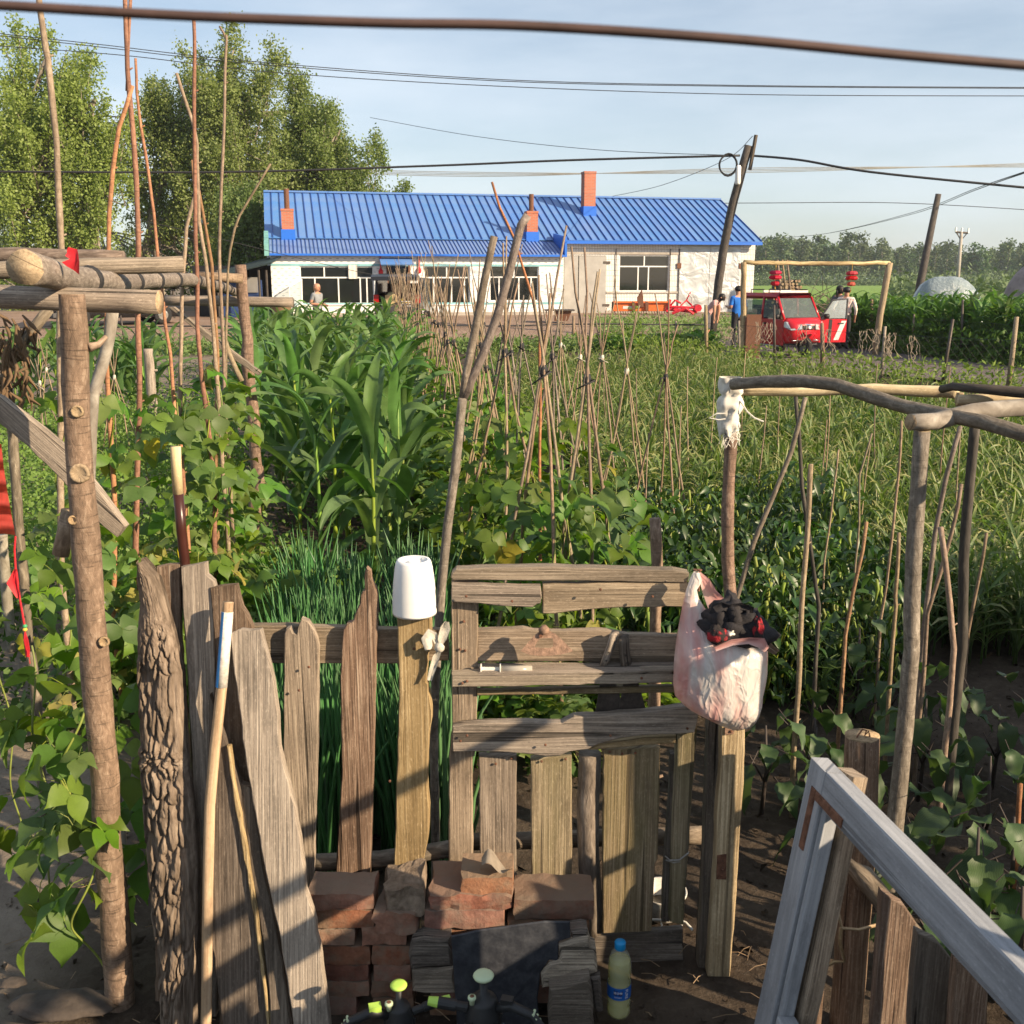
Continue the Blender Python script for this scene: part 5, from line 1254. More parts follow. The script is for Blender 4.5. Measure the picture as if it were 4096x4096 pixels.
gb('stile_shade_side', [(1582, 190), (1624, 190), (1600, 600), (1576, 1270), (1525, 1272), (1548, 800), (1570, 500)], .045, .03, 'dark_wood', 25, c6)  # shaded left side of the stile, its shade given by darker wood
gb('bottom_board', [(1050, 1372), (1250, 1352), (1662, 1318), (1664, 1450), (1660, 1592), (1400, 1608), (1115, 1624), (1090, 1500)], .03, .025, 'dark_wood', 26, c6)
nails(gate, c4, [(265, 298), (560, 330), (1130, 255), (1465, 300), (270, 1195), (228, 1230), (775, 1255), (1195, 1195), (1690, 1150), (270, 845), (240, 858), (1395, 825)], GY - .034)
nails(gate, c6, [(455, 250), (555, 215), (750, 235), (905, 220), (1190, 172), (1270, 185), (1355, 180)], GY + .018)
nails(gate, c4, [(250, 460), (225, 640), (258, 648)], GY + .016)
mb = MB()
for q_ in ((390, 175), (425, 175)): 
    p = PY(*c7(*q_), GY + .01); mb = MB(); mb.tube([p + V((0, 0, -.06)), p], .003, 6); mb.lathe([(.007, 0), (.007, .003)], 8, p); part('nail', mb, M['rust'], gate)
mb = MB(); cc = [PY(*c6(x, y), GY - .004 + dy) for x, y, dy in ((1548, 845, .05), (1580, 872, 0), (1640, 868, -.004), (1695, 825, .0), (1700, 815, .04), (1640, 880, .005), (1600, 886, 0), (1552, 870, .04))]; mb.tube(cc, .0022, 5); part('binding_wire', mb, M['sheet_grey'], gate)
# ---------------- gate post
gp = thing('gate_post', 'square gate post with rusty hinge plate beside the gate', 'post', (PZ(*c8(110, 1650)).x, 2.66, 0))
mb = board_mb(c8, [(128, 140), (272, 140), (268, 180), (262, 500), (240, 760), (215, 1200), (180, 1640), (165, 1800), (40, 1800), (45, 1640), (70, 1250), (98, 850), (100, 680), (125, 400)], 2.66, 0, .085, 31, amp=.002)
part('shaft', mb, M['post_wood'], gp)
mb = board_mb(c6, [(1835, -160), (1905, -160), (1905, 200), (1880, 700), (1862, 1000), (1815, 1480), (1812, 1680), (1758, 1680), (1762, 1480), (1795, 900), (1818, 300)], 2.70, 0, .05, 32); part('post_shade_side', mb, M['dark_wood'], gp)  # left face of the post, its shade put into the dark wood colour
def plate(zf, pts, yb, th, mt, root, nm='hinge_plate'): part(nm, board_mb(zf, pts, yb, 0, th, 5, amp=.0008, cham=.001), M[mt], root)
plate(c8, [(103, 930), (158, 922), (156, 1072), (98, 1070)], 2.655, .004, 'rust', gp)
plate(c8, [(150, 165), (205, 172), (203, 205), (148, 210)], 2.655, .004, 'rust_light', gp)
nails(gp, c8, [(133, 960), (138, 1010), (130, 1050), (186, 188)], 2.653)
# ---------------- things on the gate shelf
hoe = thing('hoe_blade', 'rusty fan-shaped hoe head leaning on the gate shelf', 'hoe blade', PY(*c4(785, 700), GY - .02))
hy, hk = 2.0, 0
HYp = GY - .035
mb = MB()
ring_o = [(765, 512), (800, 520), (840, 540), (880, 575), (955, 652), (880, 672), (800, 682), (740, 682), (680, 676), (614, 652), (660, 600), (700, 555), (730, 530), (748, 515)]
ring_i = [(770, 568), (800, 566), (822, 570), (826, 590), (824, 622), (815, 628), (780, 630), (750, 630), (706, 626), (712, 610), (722, 595), (738, 572), (750, 568), (760, 568)]
tip = lambda x, y, d: PY(*c4(x, y), HYp - .03 * (y - 500) / 180 + d)
n_ = len(ring_o)
for dlt, fl in ((0, False), (.006, True)):
    oo, oi = mb.add([tip(x, y, dlt) for x, y in ring_o]), mb.add([tip(x, y, dlt) for x, y in ring_i])
    for i in range(n_): j = (i + 1) % n_; mb.face((oo + i, oo + j, oi + j, oi + i) if fl else (oo + j, oo + i, oi + i, oi + j), [(V(mb.v[q]).x, V(mb.v[q]).z) for q in ((oo + i, oo + j, oi + j, oi + i) if fl else (oo + j, oo + i, oi + i, oi + j))])
    if dlt == 0: f_o, f_i = oo, oi
for i in range(n_): j = (i + 1) % n_; mb.face((f_o + i, f_o + j, oo + j, oo + i)); mb.face((f_i + j, f_i + i, oi + i, oi + j))
part('blade', mb, M['rust_light'], hoe)
mb = MB(); mb.lathe([(.006, -.012), (.014, -.008), (.015, .004), (.007, .013)], 10, PY(*c4(766, 515), HYp - .006), (0, 0, 1)); part('socket', mb, M['rust_light'], hoe, True)
mb = MB(); mb.lathe([(.005, 0), (.005, .004)], 7, tip(745, 552, -.004), (0, -1, 0)); part('rivet', mb, M['rust'], hoe)
syr = thing('plastic_syringe', 'dirty clear plastic syringe lying on the gate shelf', 'syringe', PY(*c4(520, 775), GY - .012))
a, c = PY(*c4(485, 769), GY - .012), PY(*c4(690, 771), GY - .012)
M['plastic_clear'] = clear('plastic_clear', (.72, .68, .6), .2, .45)
mb = MB(); mb.tube([a, c], .012, 12); part('barrel', mb, M['plastic_clear'], syr, True)
mb = MB(); mb.tube([PY(*c4(360, 768), GY - .012), PY(*c4(480, 769), GY - .012)], .007, 8); part('plunger', mb, M['cloth_white'], syr)
mb = MB(); mb.lathe([(.018, 0), (.018, .003)], 12, PY(*c4(482, 769), GY - .012), (1, 0, 0)); mb.lathe([(.016, 0), (.016, .003)], 12, PY(*c4(358, 768), GY - .012), (1, 0, 0)); part('flange', mb, M['cloth_white'], syr)
for nm_, lab, pts, wd_, mt in (('sickle', 'old sickle with riveted grey wooden handle stuck in the gate shelf', [(1222, 535), (1200, 610), (1150, 745)], .016, 'grey_wood'), ('sickle', 'sickle with rounded dark wooden handle stuck in the gate shelf', [(1280, 560), (1282, 640), (1298, 755)], .019, 'dark_wood')):
    kn = thing(nm_, lab, 'sickle', PY(*c4(*pts[-1]), GY - .0))
    P = [PY(*c4(*q_), GY - .005 + .01 * i) for i, q_ in enumerate(pts)]
    mb = MB(); mb.tube(dense(P, .02, .0006), wd_, 10, True, 0, .6); part('handle', mb, M[mt], kn, True)
    mb = MB(); e = P[-1]; mb.prism([e + V((-.012, .004, .005)), e + V((.02, .004, 0)), e + V((.06, .012, -.13)), e + V((.045, .012, -.16)), e + V((-.02, .012, -.15)), e + V((-.008, .004, -.05))], (0, .003, 0), .0008); part('blade', mb, M['iron'], kn)
    for q_ in (.55, .8):
        p = P[0].lerp(P[-1], q_); mb = MB(); mb.lathe([(.003, 0), (.003, .003)], 6, p + V((0, -wd_ * .62, 0)), (0, -1, 0)); part('rivet', mb, M['iron'], kn)
M['cloth_black'] = plain('cloth_black', (.018, .016, .018), .85, noise=.4, ns=40, bmp=.5)
def crumple(mb, c, r_, seed, k=.45):
    def f(u, v):
        th, ph = u * 2 * math.pi, v * math.pi; d = V((math.sin(ph) * math.cos(th), math.sin(ph) * math.sin(th), math.cos(ph)))
        if u == 1: d = V((math.sin(ph), 0, math.cos(ph)))
        s = 1 + k * n3(d.x * 1.8 + seed, d.y * 1.8, d.z * 1.8) + k * .5 * n3(d.x * 4 + seed, d.y * 4, d.z * 4)
        return V(c) + V((d.x * r_[0], d.y * r_[1], d.z * r_[2])) * s
    mb.grid(20, 12, f)
# ---------------- carrier bag
bag = thing('carrier_bag', 'pink and white plastic carrier bag of old clothes hanging on the gate', 'bag', PY(*c7(600, 1500), GY - .12))
rows = [(190, 375, 420), (260, 340, 450), (340, 312, 400), (420, 292, 420), (500, 275, 470), (600, 255, 545), (700, 240, 640), (780, 228, 1000), (850, 220, 1003), (950, 208, 1006), (1050, 203, 1002), (1160, 200, 985), (1250, 216, 968), (1330, 300, 955), (1400, 430, 938), (1460, 535, 905), (1510, 640, 850), (1530, 700, 780)]
m, t, b = nmat('bag_film')
uv = uvvec(t, (1, 1, 1), False)
st = N(t, 'TexNoise', Scale=1.0, Detail=3, Roughness=.5); mp = N(t, 'Mapping'); mp.inputs['Scale'].default_value = (22, 5, 1); mp.inputs['Location'].default_value = (3.1, .4, 0)
t.links.new(uv, mp.inputs[0]); t.links.new(mp.outputs[0], st.inputs[0])
sx_ = N(t, 'SeparateXYZ'); t.links.new(uv, sx_.inputs[0])
lft = N(t, 'MapRange'); lft.inputs[1].default_value, lft.inputs[2].default_value, lft.inputs[3].default_value, lft.inputs[4].default_value = .0, .17, .16, -.02
t.links.new(sx_.outputs[0], lft.inputs[0])
ad = N(t, 'Math', operation='ADD'); t.links.new(st.outputs[0], ad.inputs[0]); t.links.new(lft.outputs[0], ad.inputs[1])
c = ramp(t, ad.outputs[0], [(.50, (.76, .72, .68)), (.60, (.74, .54, .50)), (.76, (.66, .30, .28))])
t.links.new(c, b.inputs['Base Color']); b.inputs['Roughness'].default_value = .3; b.inputs['Specular IOR Level'].default_value = .5
def crease(sc, ds):
    sb = N(t, 'Math', operation='SUBTRACT'); sb.inputs[1].default_value = .5; t.links.new(noise_(t, uvvec(t, sc, False), 1, 2, .5, ds), sb.inputs[0])
    ab = N(t, 'Math', operation='ABSOLUTE'); t.links.new(sb.outputs[0], ab.inputs[0]); return ab.outputs[0]
pb = bump(t, b, crease((16, 7, 1), 1.2), .7, .03); bump(t, b, crease((34, 16, 1), .8), .6, .012, pb)
tr = N(t, 'BsdfTranslucent'); t.links.new(c, tr.inputs[0]); mxs = N(t, 'MixShader'); mxs.inputs[0].default_value = .25
t.links.new(b.outputs[0], mxs.inputs[1]); t.links.new(tr.outputs[0], mxs.inputs[2]); tp = N(t, 'BsdfTransparent'); m2 = N(t, 'MixShader'); m2.inputs[0].default_value = .14
t.links.new(mxs.outputs[0], m2.inputs[1]); t.links.new(tp.outputs[0], m2.inputs[2]); t.links.new(m2.outputs[0], t.nodes['Material Output'].inputs[0]); M['bag_film'] = m
mb = MB(); nr, na = len(rows), 40
def rowpt(i, an, Ycen):
    y, x0, x1 = rows[i]; a, c = PY(*c7(x0, y), Ycen), PY(*c7(x1, y), Ycen)
    cx, rx = (a + c) / 2, (c.x - a.x) / 2
    dep = min(.085, rx * .85)
    cr = 1 + .14 * n3(an * 2.3, i * .45, 1) + .16 * abs(n3(an * 3.5, i * .35, 4)) - .14 * abs(n3(an * 7, i * .6, 9))
    zs = .006 * n3(an * 4, i * .7, 6)
    return V((cx.x + rx * math.cos(an) * (1 + .02 * n3(an * 5, i, 2)), Ycen + dep * math.sin(an) * cr, cx.z + zs))
YB = GY - .11
full = [rowpt(i, 2 * math.pi * k / na, YB + (.06 if rows[i][0] < 700 else .02 * (rows[i][0] < 800))) for i in range(nr) for k in range(na)]
o_ = mb.add(full); L0_ = PY(*c7(200, 1530), YB)
for i in range(nr - 1):
    for k in range(na):
        k2 = (k + 1) % na; q = (o_ + i * na + k, o_ + i * na + k2, o_ + (i + 1) * na + k2, o_ + (i + 1) * na + k)
        mb.face(q, [(V(mb.v[j]).x - L0_.x, V(mb.v[j]).z - L0_.z) for j in q])
mb.face([o_ + (nr - 1) * na + k for k in range(na)])
part('sack', mb, M['bag_film'], bag, True)
mb = MB(); crumple(mb, PY(*c7(620, 1130), YB), (.085, .055, .10), 21, .3); part('stuffing', mb, M['cloth_black'], bag, True)
mb = MB(); q = [PY(*c7(x, y), GY - .015) for x, y in ((420, 200), (470, 270), (510, 360), (560, 440), (585, 520))]; ribbon(mb, q, [.012, .03, .045, .05, .06], None, 1, .8); part('handle_strap', mb, M['bag_film'], bag, True)
mb = MB(); q = [PY(*c7(x, y), YB - .09) for x, y in ((560, 850), (700, 790), (850, 775), (960, 800), (1000, 860))]; ribbon(mb, q, [.012, .02, .022, .03, .02], None, 2, .5); part('rolled_rim', mb, M['bag_film'], bag, True)
clo = thing('old_clothes', 'bundle of black and red knitted clothes spilling from the carrier bag', 'clothes', PY(*c7(720, 800), YB))
m, t, b = nmat('knit'); oc = oc2(t)
t.links.new(ramp(t, noise_(t, oc, 38, 3, .5), [(.48, (.015, .011, .011)), (.56, (.30, .014, .02))]), b.inputs['Base Color']); b.inputs['Roughness'].default_value = .95; bump(t, b, noise_(t, oc, 240, 2), .8, .004); M['knit'] = m
for nm_, xy, rr2, mt, sd in (('black_garment', (690, 560), (.055, .05, .05), 'cloth_black', 1), ('black_garment', (770, 640), (.06, .055, .05), 'cloth_black', 2), ('black_garment', (600, 640), (.05, .05, .05), 'cloth_black', 3), ('black_garment', (740, 700), (.085, .065, .05), 'cloth_black', 7), ('red_knit', (575, 725), (.024, .03, .022), 'knit', 4), ('red_knit', (925, 690), (.013, .03, .035), 'knit', 5), ('woollen_ball', (690, 705), (.012, .012, .012), 'cloth_white', 6), ('black_garment', (860, 650), (.03, .05, .05), 'cloth_black', 9)):
    mb = MB(); crumple(mb, PY(*c7(*xy), YB - (.05 if 'knit' in nm_ or 'ball' in nm_ else 0)), rr2, sd); part(nm_, mb, M[mt], clo, True)
for k, pts in enumerate(([(900, 720), (980, 770), (1030, 840), (1090, 885)], [(560, 520), (620, 480), (680, 500)], [(700, 500), (780, 480), (860, 500), (855, 570)], [(640, 640), (720, 600), (790, 620), (850, 690)])):
    mb = MB(); ribbon(mb, [PY(*c7(x, y), YB - .04) for x, y in pts], .022, None, k, .6); part('strap', mb, M['cloth_black'] if k else M['brown_wood'], clo, True)
# ---------------- left stack of boards
slab_pts_l = [(960, 640), (968, 760), (985, 900), (965, 1050), (960, 1400), (975, 1900)]
def bark_slab():
    L = [(975, 598), (962, 700), (985, 900), (965, 1100), (960, 1400), (972, 1900), (968, 2025), (1008, 2430), (1040, 2930), (1098, 3400), (1128, 3850), (1140, 4300)]
    Rr = [(1012, 590), (1130, 760), (1190, 980), (1235, 1150), (1280, 1400), (1308, 1920), (1325, 2080), (1365, 2330), (1386, 2730), (1392, 3130), (1384, 3430), (1398, 3860)]
    Rr[0] = (1012, 588); Rr[1] = (1115, 700)
    nx, ny = 60, 300; mb = MB()
    def at(lst, v):
        s = v * (len(lst) - 1); i = min(int(s), len(lst) - 2); k = s - i; return V((*[lst[i][j] + (lst[i + 1][j] - lst[i][j]) * k for j in (0, 1)], 0))
    Rr[-1] = (1400, 4300)
    def f(u, v):
        l_, r_ = at(L, v), at(Rr, v); q = l_.lerp(r_, u); q.y = l_.y + (r_.y - l_.y) * u
        if v == 0: q.y += 18 * n3(u * 9, 0, 1) + 60 * (u > .45) * (u - .45)
        p = PP(*b1(q.x, q.y), 2.42, .17)
        bulge = .035 * math.sin(math.pi * u) ** .7
        mask = sst(.20, .34, v + .10 * (u - .5)) * (1 - .75 * sst(.72, .86, u + .06 * n3(v * 9, 0, 3)))
        dd = mn.voronoi(V((u * 6.5 + .5 * n3(u * 5, v * 40, 2), v * 20 + .6 * n3(u * 6, v * 20, 7), 0)))[0]; rdg = dd[1] - dd[0]
        a2 = n3(u * 14, v * 60, 8); fine = n3(u * 30, v * 130, 1)
        h = mask * (-.017 * (1 - sst(.03, .30, rdg)) + .005 * a2 + .004 * n3(u * 40, v * 160, 4)) + .002 * fine + (1 - mask) * .003 * n3(u * 16, v * 30, 4)
        return p - V((0, 1, 0)) * (bulge + h)
    mb.grid(nx, ny, f, (.2, 1.3))
    o = len(mb.v); mb.grid(1, 20, lambda u, v: PP(*b1(*at(L, v).lerp(at(Rr, v), u).xy), 2.42, .17) + V((0, .02, 0)), (.2, 1.3))
    return mb
single('bark_slab', bark_slab(), M['bark_rough'], 'tall slab of furrowed bark wood leaning on the fence', 'slab', None, True)
def lean_board(label, zf, pts, yb, k, mt, sd, th=.024, cat='board', nm='leaning_board', amp=.004):
    mb = board_mb(zf, pts, yb, k, th, sd, amp=amp, zmin=-.02); single(nm, mb, M[mt], label, cat)
lean_board('dark upright board peeping out behind the bark slab', b1, [(1098, 645), (1180, 628), (1265, 626), (1262, 1000), (1275, 1320), (1320, 1932), (1345, 4100), (1120, 4100), (1130, 1400)], 2.55, .08, 'brown_wood', 41)
lean_board('broad grey board with sawn top leaning beside the bark slab', b1, [(1270, 645), (1350, 632), (1445, 612), (1452, 700), (1500, 745), (1512, 790), (1505, 1000), (1512, 1500), (1540, 2600), (1540, 4150), (1385, 4150), (1380, 3200), (1345, 1900), (1310, 1300), (1280, 900)], 2.50, .10, 'grey_wood', 42)
lean_board('short bark-faced board behind the taped tool handle', b1, [(1474, 792), (1560, 775), (1660, 768), (1700, 925), (1735, 980), (1772, 1062), (1790, 1500), (1850, 4150), (1560, 4150), (1500, 1100)], 2.47, .12, 'brown_wood', 43)
lean_board('blackened plank in the shade of the leaning stack', c5, [(-260, -200), (-30, 480), (0, 800), (30, 1250), (130, 1932), (170, 2250), (-150, 2250), (-300, 1000)], 2.38, .16, 'dark_wood', 45)
lean_board('thin pale batten leaning between two planks', b2, [(1590, -20), (1615, -20), (1660, 300), (1740, 700), (1815, 1190), (1900, 1932), (1935, 2150), (1905, 2150), (1790, 1250), (1700, 700), (1640, 350)], 2.365, .16, 'post_wood', 46, .02)
lean_board('long cracked plank leaning against the fence and the brick stack', None, [(922, 2532), (960, 2515), (1000, 2520), (1042, 2516), (1052, 2560), (1085, 2680), (1112, 2860), (1118, 2990), (1165, 3180), (1200, 3350), (1216, 3470), (1222, 3560), (1250, 3643), (1285, 3829), (1310, 4020), (1335, 4230), (1190, 4230), (1173, 4096), (1149, 3922), (1111, 3705), (1062, 3488), (1028, 3300), (985, 3060), (952, 2800), (930, 2640)], 2.33, .20, 'grey_wood', 47, .028)
lean_board('old plank leaning edge-on behind the cracked plank', c5, [(-60, 380), (0, 400), (30, 520), (90, 950), (165, 1300), (235, 1700), (270, 1932), (300, 2240), (150, 2240), (120, 1700), (60, 1250), (0, 900)], 2.36, .19, 'dark_wood', 48, .03)
# hand tools in the stack
def hpole(label, cat, segs, yb, k, nm='tool_handle'):
    """segs: (part name, material, pixel points, radius)"""
    allp = [PP(x, y, yb, k) for s in segs for x, y in s[2]]; lo = min(allp, key=lambda p: p.z)
    root = thing(nm, label, cat, (lo.x, lo.y, max(lo.z, 0)))
    for pn, mt, pts, rr_ in segs:
        P = [PP(x, y, yb, k) for x, y in pts]
        for p in P: p.z = max(p.z, 0.0)
        mb = MB(); mb.tube(dense(P, .05, .0012), rr_, 12, True); part(pn, mb, M[mt], root, True)
    return root
M['tape_blue'] = plain('tape_blue', (.02, .20, .50), .4)
M['lacquer'] = plain('lacquer', (.045, .014, .010), .3, noise=.2, ns=20)
M['tape_white'] = plain('tape_white', (.62, .58, .52), .6, noise=.3, ns=90)
sp_ = hpole('worn wooden tool handle with blue and white tape leaning on the boards', 'tool', [('shaft', 'handle_wood', [(913, 2408), (910, 2450), (886, 2748), (858, 2996), (839, 3224), (832, 3565), (828, 3900), (826, 4215)], .0140)], 2.36, .17)
mb = MB(); P = [PP(x, y, 2.36, .17) for x, y in ((910, 2447), (898, 2600), (886, 2748))]
mb.tube(P, .0150, 20); tp_ = part('tape', mb, M['tape_white'], sp_, True)
mb = MB(); mb.tube(P, .0154, 28, False); keep = []
for i, f in enumerate(mb.f):
    c = sum((V(mb.v[k]) for k in f), V()) / 4; q = min((P[0].lerp(P[1], e / 20) if e < 20 else P[1].lerp(P[2], e / 20 - 1) for e in range(41)), key=lambda p: (p - c).length); a = math.atan2(c.y - q.y, c.x - q.x)
    if -2.75 < a < -1.95: keep.append(i)
mb.f, mb.uv, mb.mi = [mb.f[i] for i in keep], [mb.uv[i] for i in keep], [mb.mi[i] for i in keep]
part('blue_stripe', mb, M['tape_blue'], tp_)
hpole('bamboo-gripped dark red tool handle standing behind the boards', 'tool', [('grip', 'fresh_wood', [(702, 1786), (706, 1860), (713, 1975)], .0135), ('shaft', 'lacquer', [(713, 1975), (726, 2120), (742, 2270), (770, 2700), (800, 3500), (806, 3640)], .0135)], 2.66, 0)
# ---------------- left bean frame: posts and beams
lf = thing('bean_trellis', 'frame of rough logs and posts that holds the tall bean poles', 'trellis', (-1.12, 2.53, 0))
pA = [PZ(*b2(840, 1760)), PY(*b2(830, 1500), 2.53), PY(*b2(800, 1050), 2.53), PY(*b2(745, 600), 2.53), PY(*b2(740, 200), 2.53), PY(*b1(715, 1850), 2.53), PY(*b1(680, 1500), 2.53), PY(*b1(655, 1150), 2.53), PY(*b1(625, 750), 2.53), PY(*b1(590, 330), 2.53), PY(*b1(560, 0), 2.53), PY(*z5(545, 1500), 2.53), PY(*z5(525, 1100), 2.53), PY(*z5(522, 750), 2.53), PY(*z5(502, 482), 2.53)]
pA[0].z = -.05
dA = dense(pA, .03, .004, 3); rA = [.040 - .009 * i / len(dA) + .003 * n3(i * .11, 3, 0) for i in range(len(dA))]
mb = MB(); mb.tube(dA, rA, 18, 2, .10); part('post', mb, [M['bark_red'], M['cut_wood']], lf, True, label='thick brown-barked post with sawn branch knots')
for x, y, s in ((575, 1300, 1), (590, 1730, 1.6), (545, 2075 - 20, .8), (615, 350 + 1900 - 900 + 1000, .01), (760, 2900, .9)):
    p = PY(*z5(x, y), 2.53); 
    if s < .1: continue
    p.y -= .026
    mb = MB(); mb.lathe([(.016 * s, 0), (.015 * s, .007), (.012 * s, .009), (.010 * s, .006), (.003 * s, .005)], 12, p, (.15, -1, .1), .08); part('knot', mb, M['cut_wood'], lf, True)
mb = MB(); mb.tube([PY(*z5(625, 860), 2.53), PY(*z5(690, 840), 2.55), PY(*z5(745, 785), 2.57)], [.012, .008, .006], 7); part('stub', mb, M['bark_tan'], lf, True)
mb = MB(); q = PY(*b2(742, 540), 2.53); mb.lathe([(.034, -.016), (.039, -.006), (.038, .012), (.034, .02)], 18, q, (.05, 0, 1), .02); part('binding', mb, plain('binding', (.34, .30, .36), .8, noise=.3, ns=60), lf, True)
A_, B_ = (-1.09, 2.35), (-1.80, 6.6)
ptl = [PV(*z5(x, y), A_, B_) for x, y in ((175, 298), (330, 340), (450, 378), (620, 393), (820, 408), (1000, 388), (1180, 395), (1350, 388), (1480, 418), (1570, 440), (1690, 490))]
dl_ = dense(ptl, .06, .006, 4)
mb = MB(); mb.tube(dl_, [.034 - .007 * i / len(dl_) + .003 * n3(i * .25, 1, 1) + .006 * max(0, 1 - i / 4) for i in range(len(dl_))], 18, 2, .08); log1 = part('beam', mb, [M['bark_grey'], M['cut_wood']], lf, True, label='long grey beam with sawn end and black ties')
for x, y in ((600, 385), (925, 400), (1095, 385), (1232, 390), (1370, 390), (1475, 412), (1540, 432), (1590, 445)):
    q = PV(*z5(x, y), A_, B_); i = min(range(len(dl_)), key=lambda j: (dl_[j] - q).length); d = (dl_[min(i + 1, len(dl_) - 1)] - dl_[i - 1]).normalized()
    rr_ = .034 - .007 * i / len(dl_)
    mb = MB(); mb.lathe([(rr_ + .003, -.012), (rr_ + .007, -.009), (rr_ + .007, .009), (rr_ + .003, .012)], 16, dl_[i], d + V((.1, .1, .15))); part('tie', mb, M['tie'], log1, True)
mb = MB(); mb.tube(dense([PY(*z5(-300, 505), 2.63), PY(*z5(200, 520), 2.63), PY(*z5(700, 525), 2.63), PY(*z5(1130, 540), 2.63)], .06, .006), .030, 12, 2, .10); part('beam', mb, [M['grey_wood'], M['cut_wood']], lf, True)
mb = MB(); mb.tube(dense([PY(*z5(-300, 230), 3.3), PY(*z5(300, 215), 3.3), PY(*z5(860, 225), 3.3)], .08, .012), .022, 10, True, .25); part('beam', mb, M['bark_rough'], lf, True)
mb = MB(); mb.tube(dense([PY(*z5(-200, 330), 3.1), PY(*z5(600, 290), 3.2), PY(*z5(1285, 280), 3.3)], .08, .006), .026, 10, 2, .08); part('beam', mb, [M['grey_wood'], M['cut_wood']], lf, True)
mb = MB(); mb.tube(dense([PY(*z5(1400, 360), 6.6), PY(*z5(1705, 378), 6.7)], .1, .004), .030, 9, 2); part('beam', mb, [M['bark_tan'], M['cut_wood']], lf, True)
mb = MB(); mb.tube(dense([PY(*z5(1150, 530), 6.9), PY(*z5(1500, 535), 6.9), PY(*z5(2065, 545), 6.9)], .1, .01), .034, 9, True, .1); part('beam', mb, M['grey_wood'], lf, True)
pB = [PY(*z5(x, y), 6.8) for x, y in ((1688, 280), (1705, 500), (1722, 680), (1742, 800), (1742, 1000), (1765, 1200), (1785, 1400), (1795, 1600), (1815, 1800))] + [PY(*z6(x, y), 6.8) for x, y in ((235, 1000), (245, 1120), (205, 1250), (212, 1380), (240, 1520), (255, 1620))]
pB.append(V((pB[-1].x, 6.8, -.05)))
mb = MB(); dB = dense(pB, .06, .006, 8); mb.tube(dB, [.036 + .007 * n3(i * .3, 5, 5) + .006 * i / len(dB) for i in range(len(dB))], 12, 2, .12); part('post', mb, [M['bark_red'], M['cut_wood']], lf, True)
mb = MB(); pl_ = [(-80, 1175), (0, 1210), (300, 1440), (480, 1590), (880, 2120), (820, 2195), (640, 2040), (440, 1800), (200, 1560), (0, 1400), (-80, 1340)]
single('diagonal_plank', board_mb(z5, pl_, 2.68, 0, .03, 51, along=V((.7, 0, -.7)), amp=.003), M['grey_wood'], 'pale weathered plank braced slantwise behind the thick barked post', 'plank')
mb = board_mb(z5, [(1180, 575), (1215, 575), (1500, 790), (1830, 1035), (1812, 1058), (1660, 960), (1400, 760)], 6.6, 0, .05, 52, along=V((.7, 0, -.7))); part('brace', mb, M['grey_wood'], lf)
mb = MB(); mb.tube(dense([PY(*b1(490, 250), 2.62), PY(*b1(462, 400), 2.62), PY(*b1(425, 560), 2.62)], .04, .003), .022, 10, 2); part('stub', mb, [M['bark_tan'], M['cut_wood']], lf, True)
POLES = {}
def pole_thing(label, pxs, Y, r0_, r1_, mt, nm='bean_pole', seed=0, group=None, side=None, base=True, jit=.10):
    Yf = (lambda i: Y) if not isinstance(Y, tuple) else (lambda i: Y[0] + (Y[1] - Y[0]) * i / (len(pxs) - 1))
    P = [PY(x, y, Yf(i)) for i, (x, y) in enumerate(pxs)]
    if base: P.append(V((P[-1].x + .01, P[-1].y, -.06)))
    d = dense(P, .07, .006, seed); mb = MB()
    mb.tube(d, [r0_ + (r1_ - r0_) * i / len(d) + r1_ * .10 * n3(i * .4, seed, 2) for i in range(len(d))], 10, True, jit)
    for tw in (side or []):
        P2 = [PY(x, y, Yf(0)) for x, y in tw]; mb.tube(dense(P2, .07, .004, seed), [r0_ * .8 if k < 2 else r0_ * .6 for k in range(len(dense(P2, .07)))], 8, True, jit)
    for k in range(4, len(d) - 3, 9):        # small twig scars
        a = n3(k, seed, 1) * 6; mb.tube([d[k], d[k] + V((math.cos(a) * r1_ * 1.5, -abs(math.sin(a)) * r1_ * 1.5, .012))], [r1_ * .35, r1_ * .2], 5)
    POLES[label] = (d, r1_)
    return single(nm, mb, M[mt], label, 'pole', group, True, base=d[-1])
LP = 'tall bean poles of the left frame'
pole_thing('tallest bean pole, kinked near its top, beside the thick barked post', [(150, -60), (160, 30), (184, 200), (192, 235), (228, 570), (238, 800), (245, 1025), (240, 1400), (242, 1900), (247, 2300), (268, 2590)], 4.3, .012, .016, 'bark_tan', seed=1, group=LP)
pole_thing('bean pole whose forked tip leans onto the reddish twin pole', [(530, 342), (478, 512), (455, 683), (438, 854), (430, 1082), (424, 1400), (436, 1700), (455, 1980), (456, 2240), (458, 2530)], 4.6, .009, .014, 'bark_pole', seed=2, group=LP)
pole_thing('reddish twin-tipped bean pole rising above the trees', [(498, -60), (505, 120), (512, 285), (530, 512), (547, 740), (553, 1070), (553, 1253), (556, 1470), (555, 1754), (549, 1982), (544, 2185)], 4.7, .010, .0155, 'bark_pole', seed=3, group=LP, side=[[(524, -60), (514, 200), (508, 365)]])
pole_thing('slim dark red bean pole leaning right of the twin pole', [(542, 233), (547, 370), (564, 512), (592, 683), (615, 854), (632, 1030), (649, 1173), (660, 1299), (680, 1412), (692, 1555), (700, 1657), (722, 1783)], 4.9, .006, .012, 'bark_pole', seed=4, group=LP)
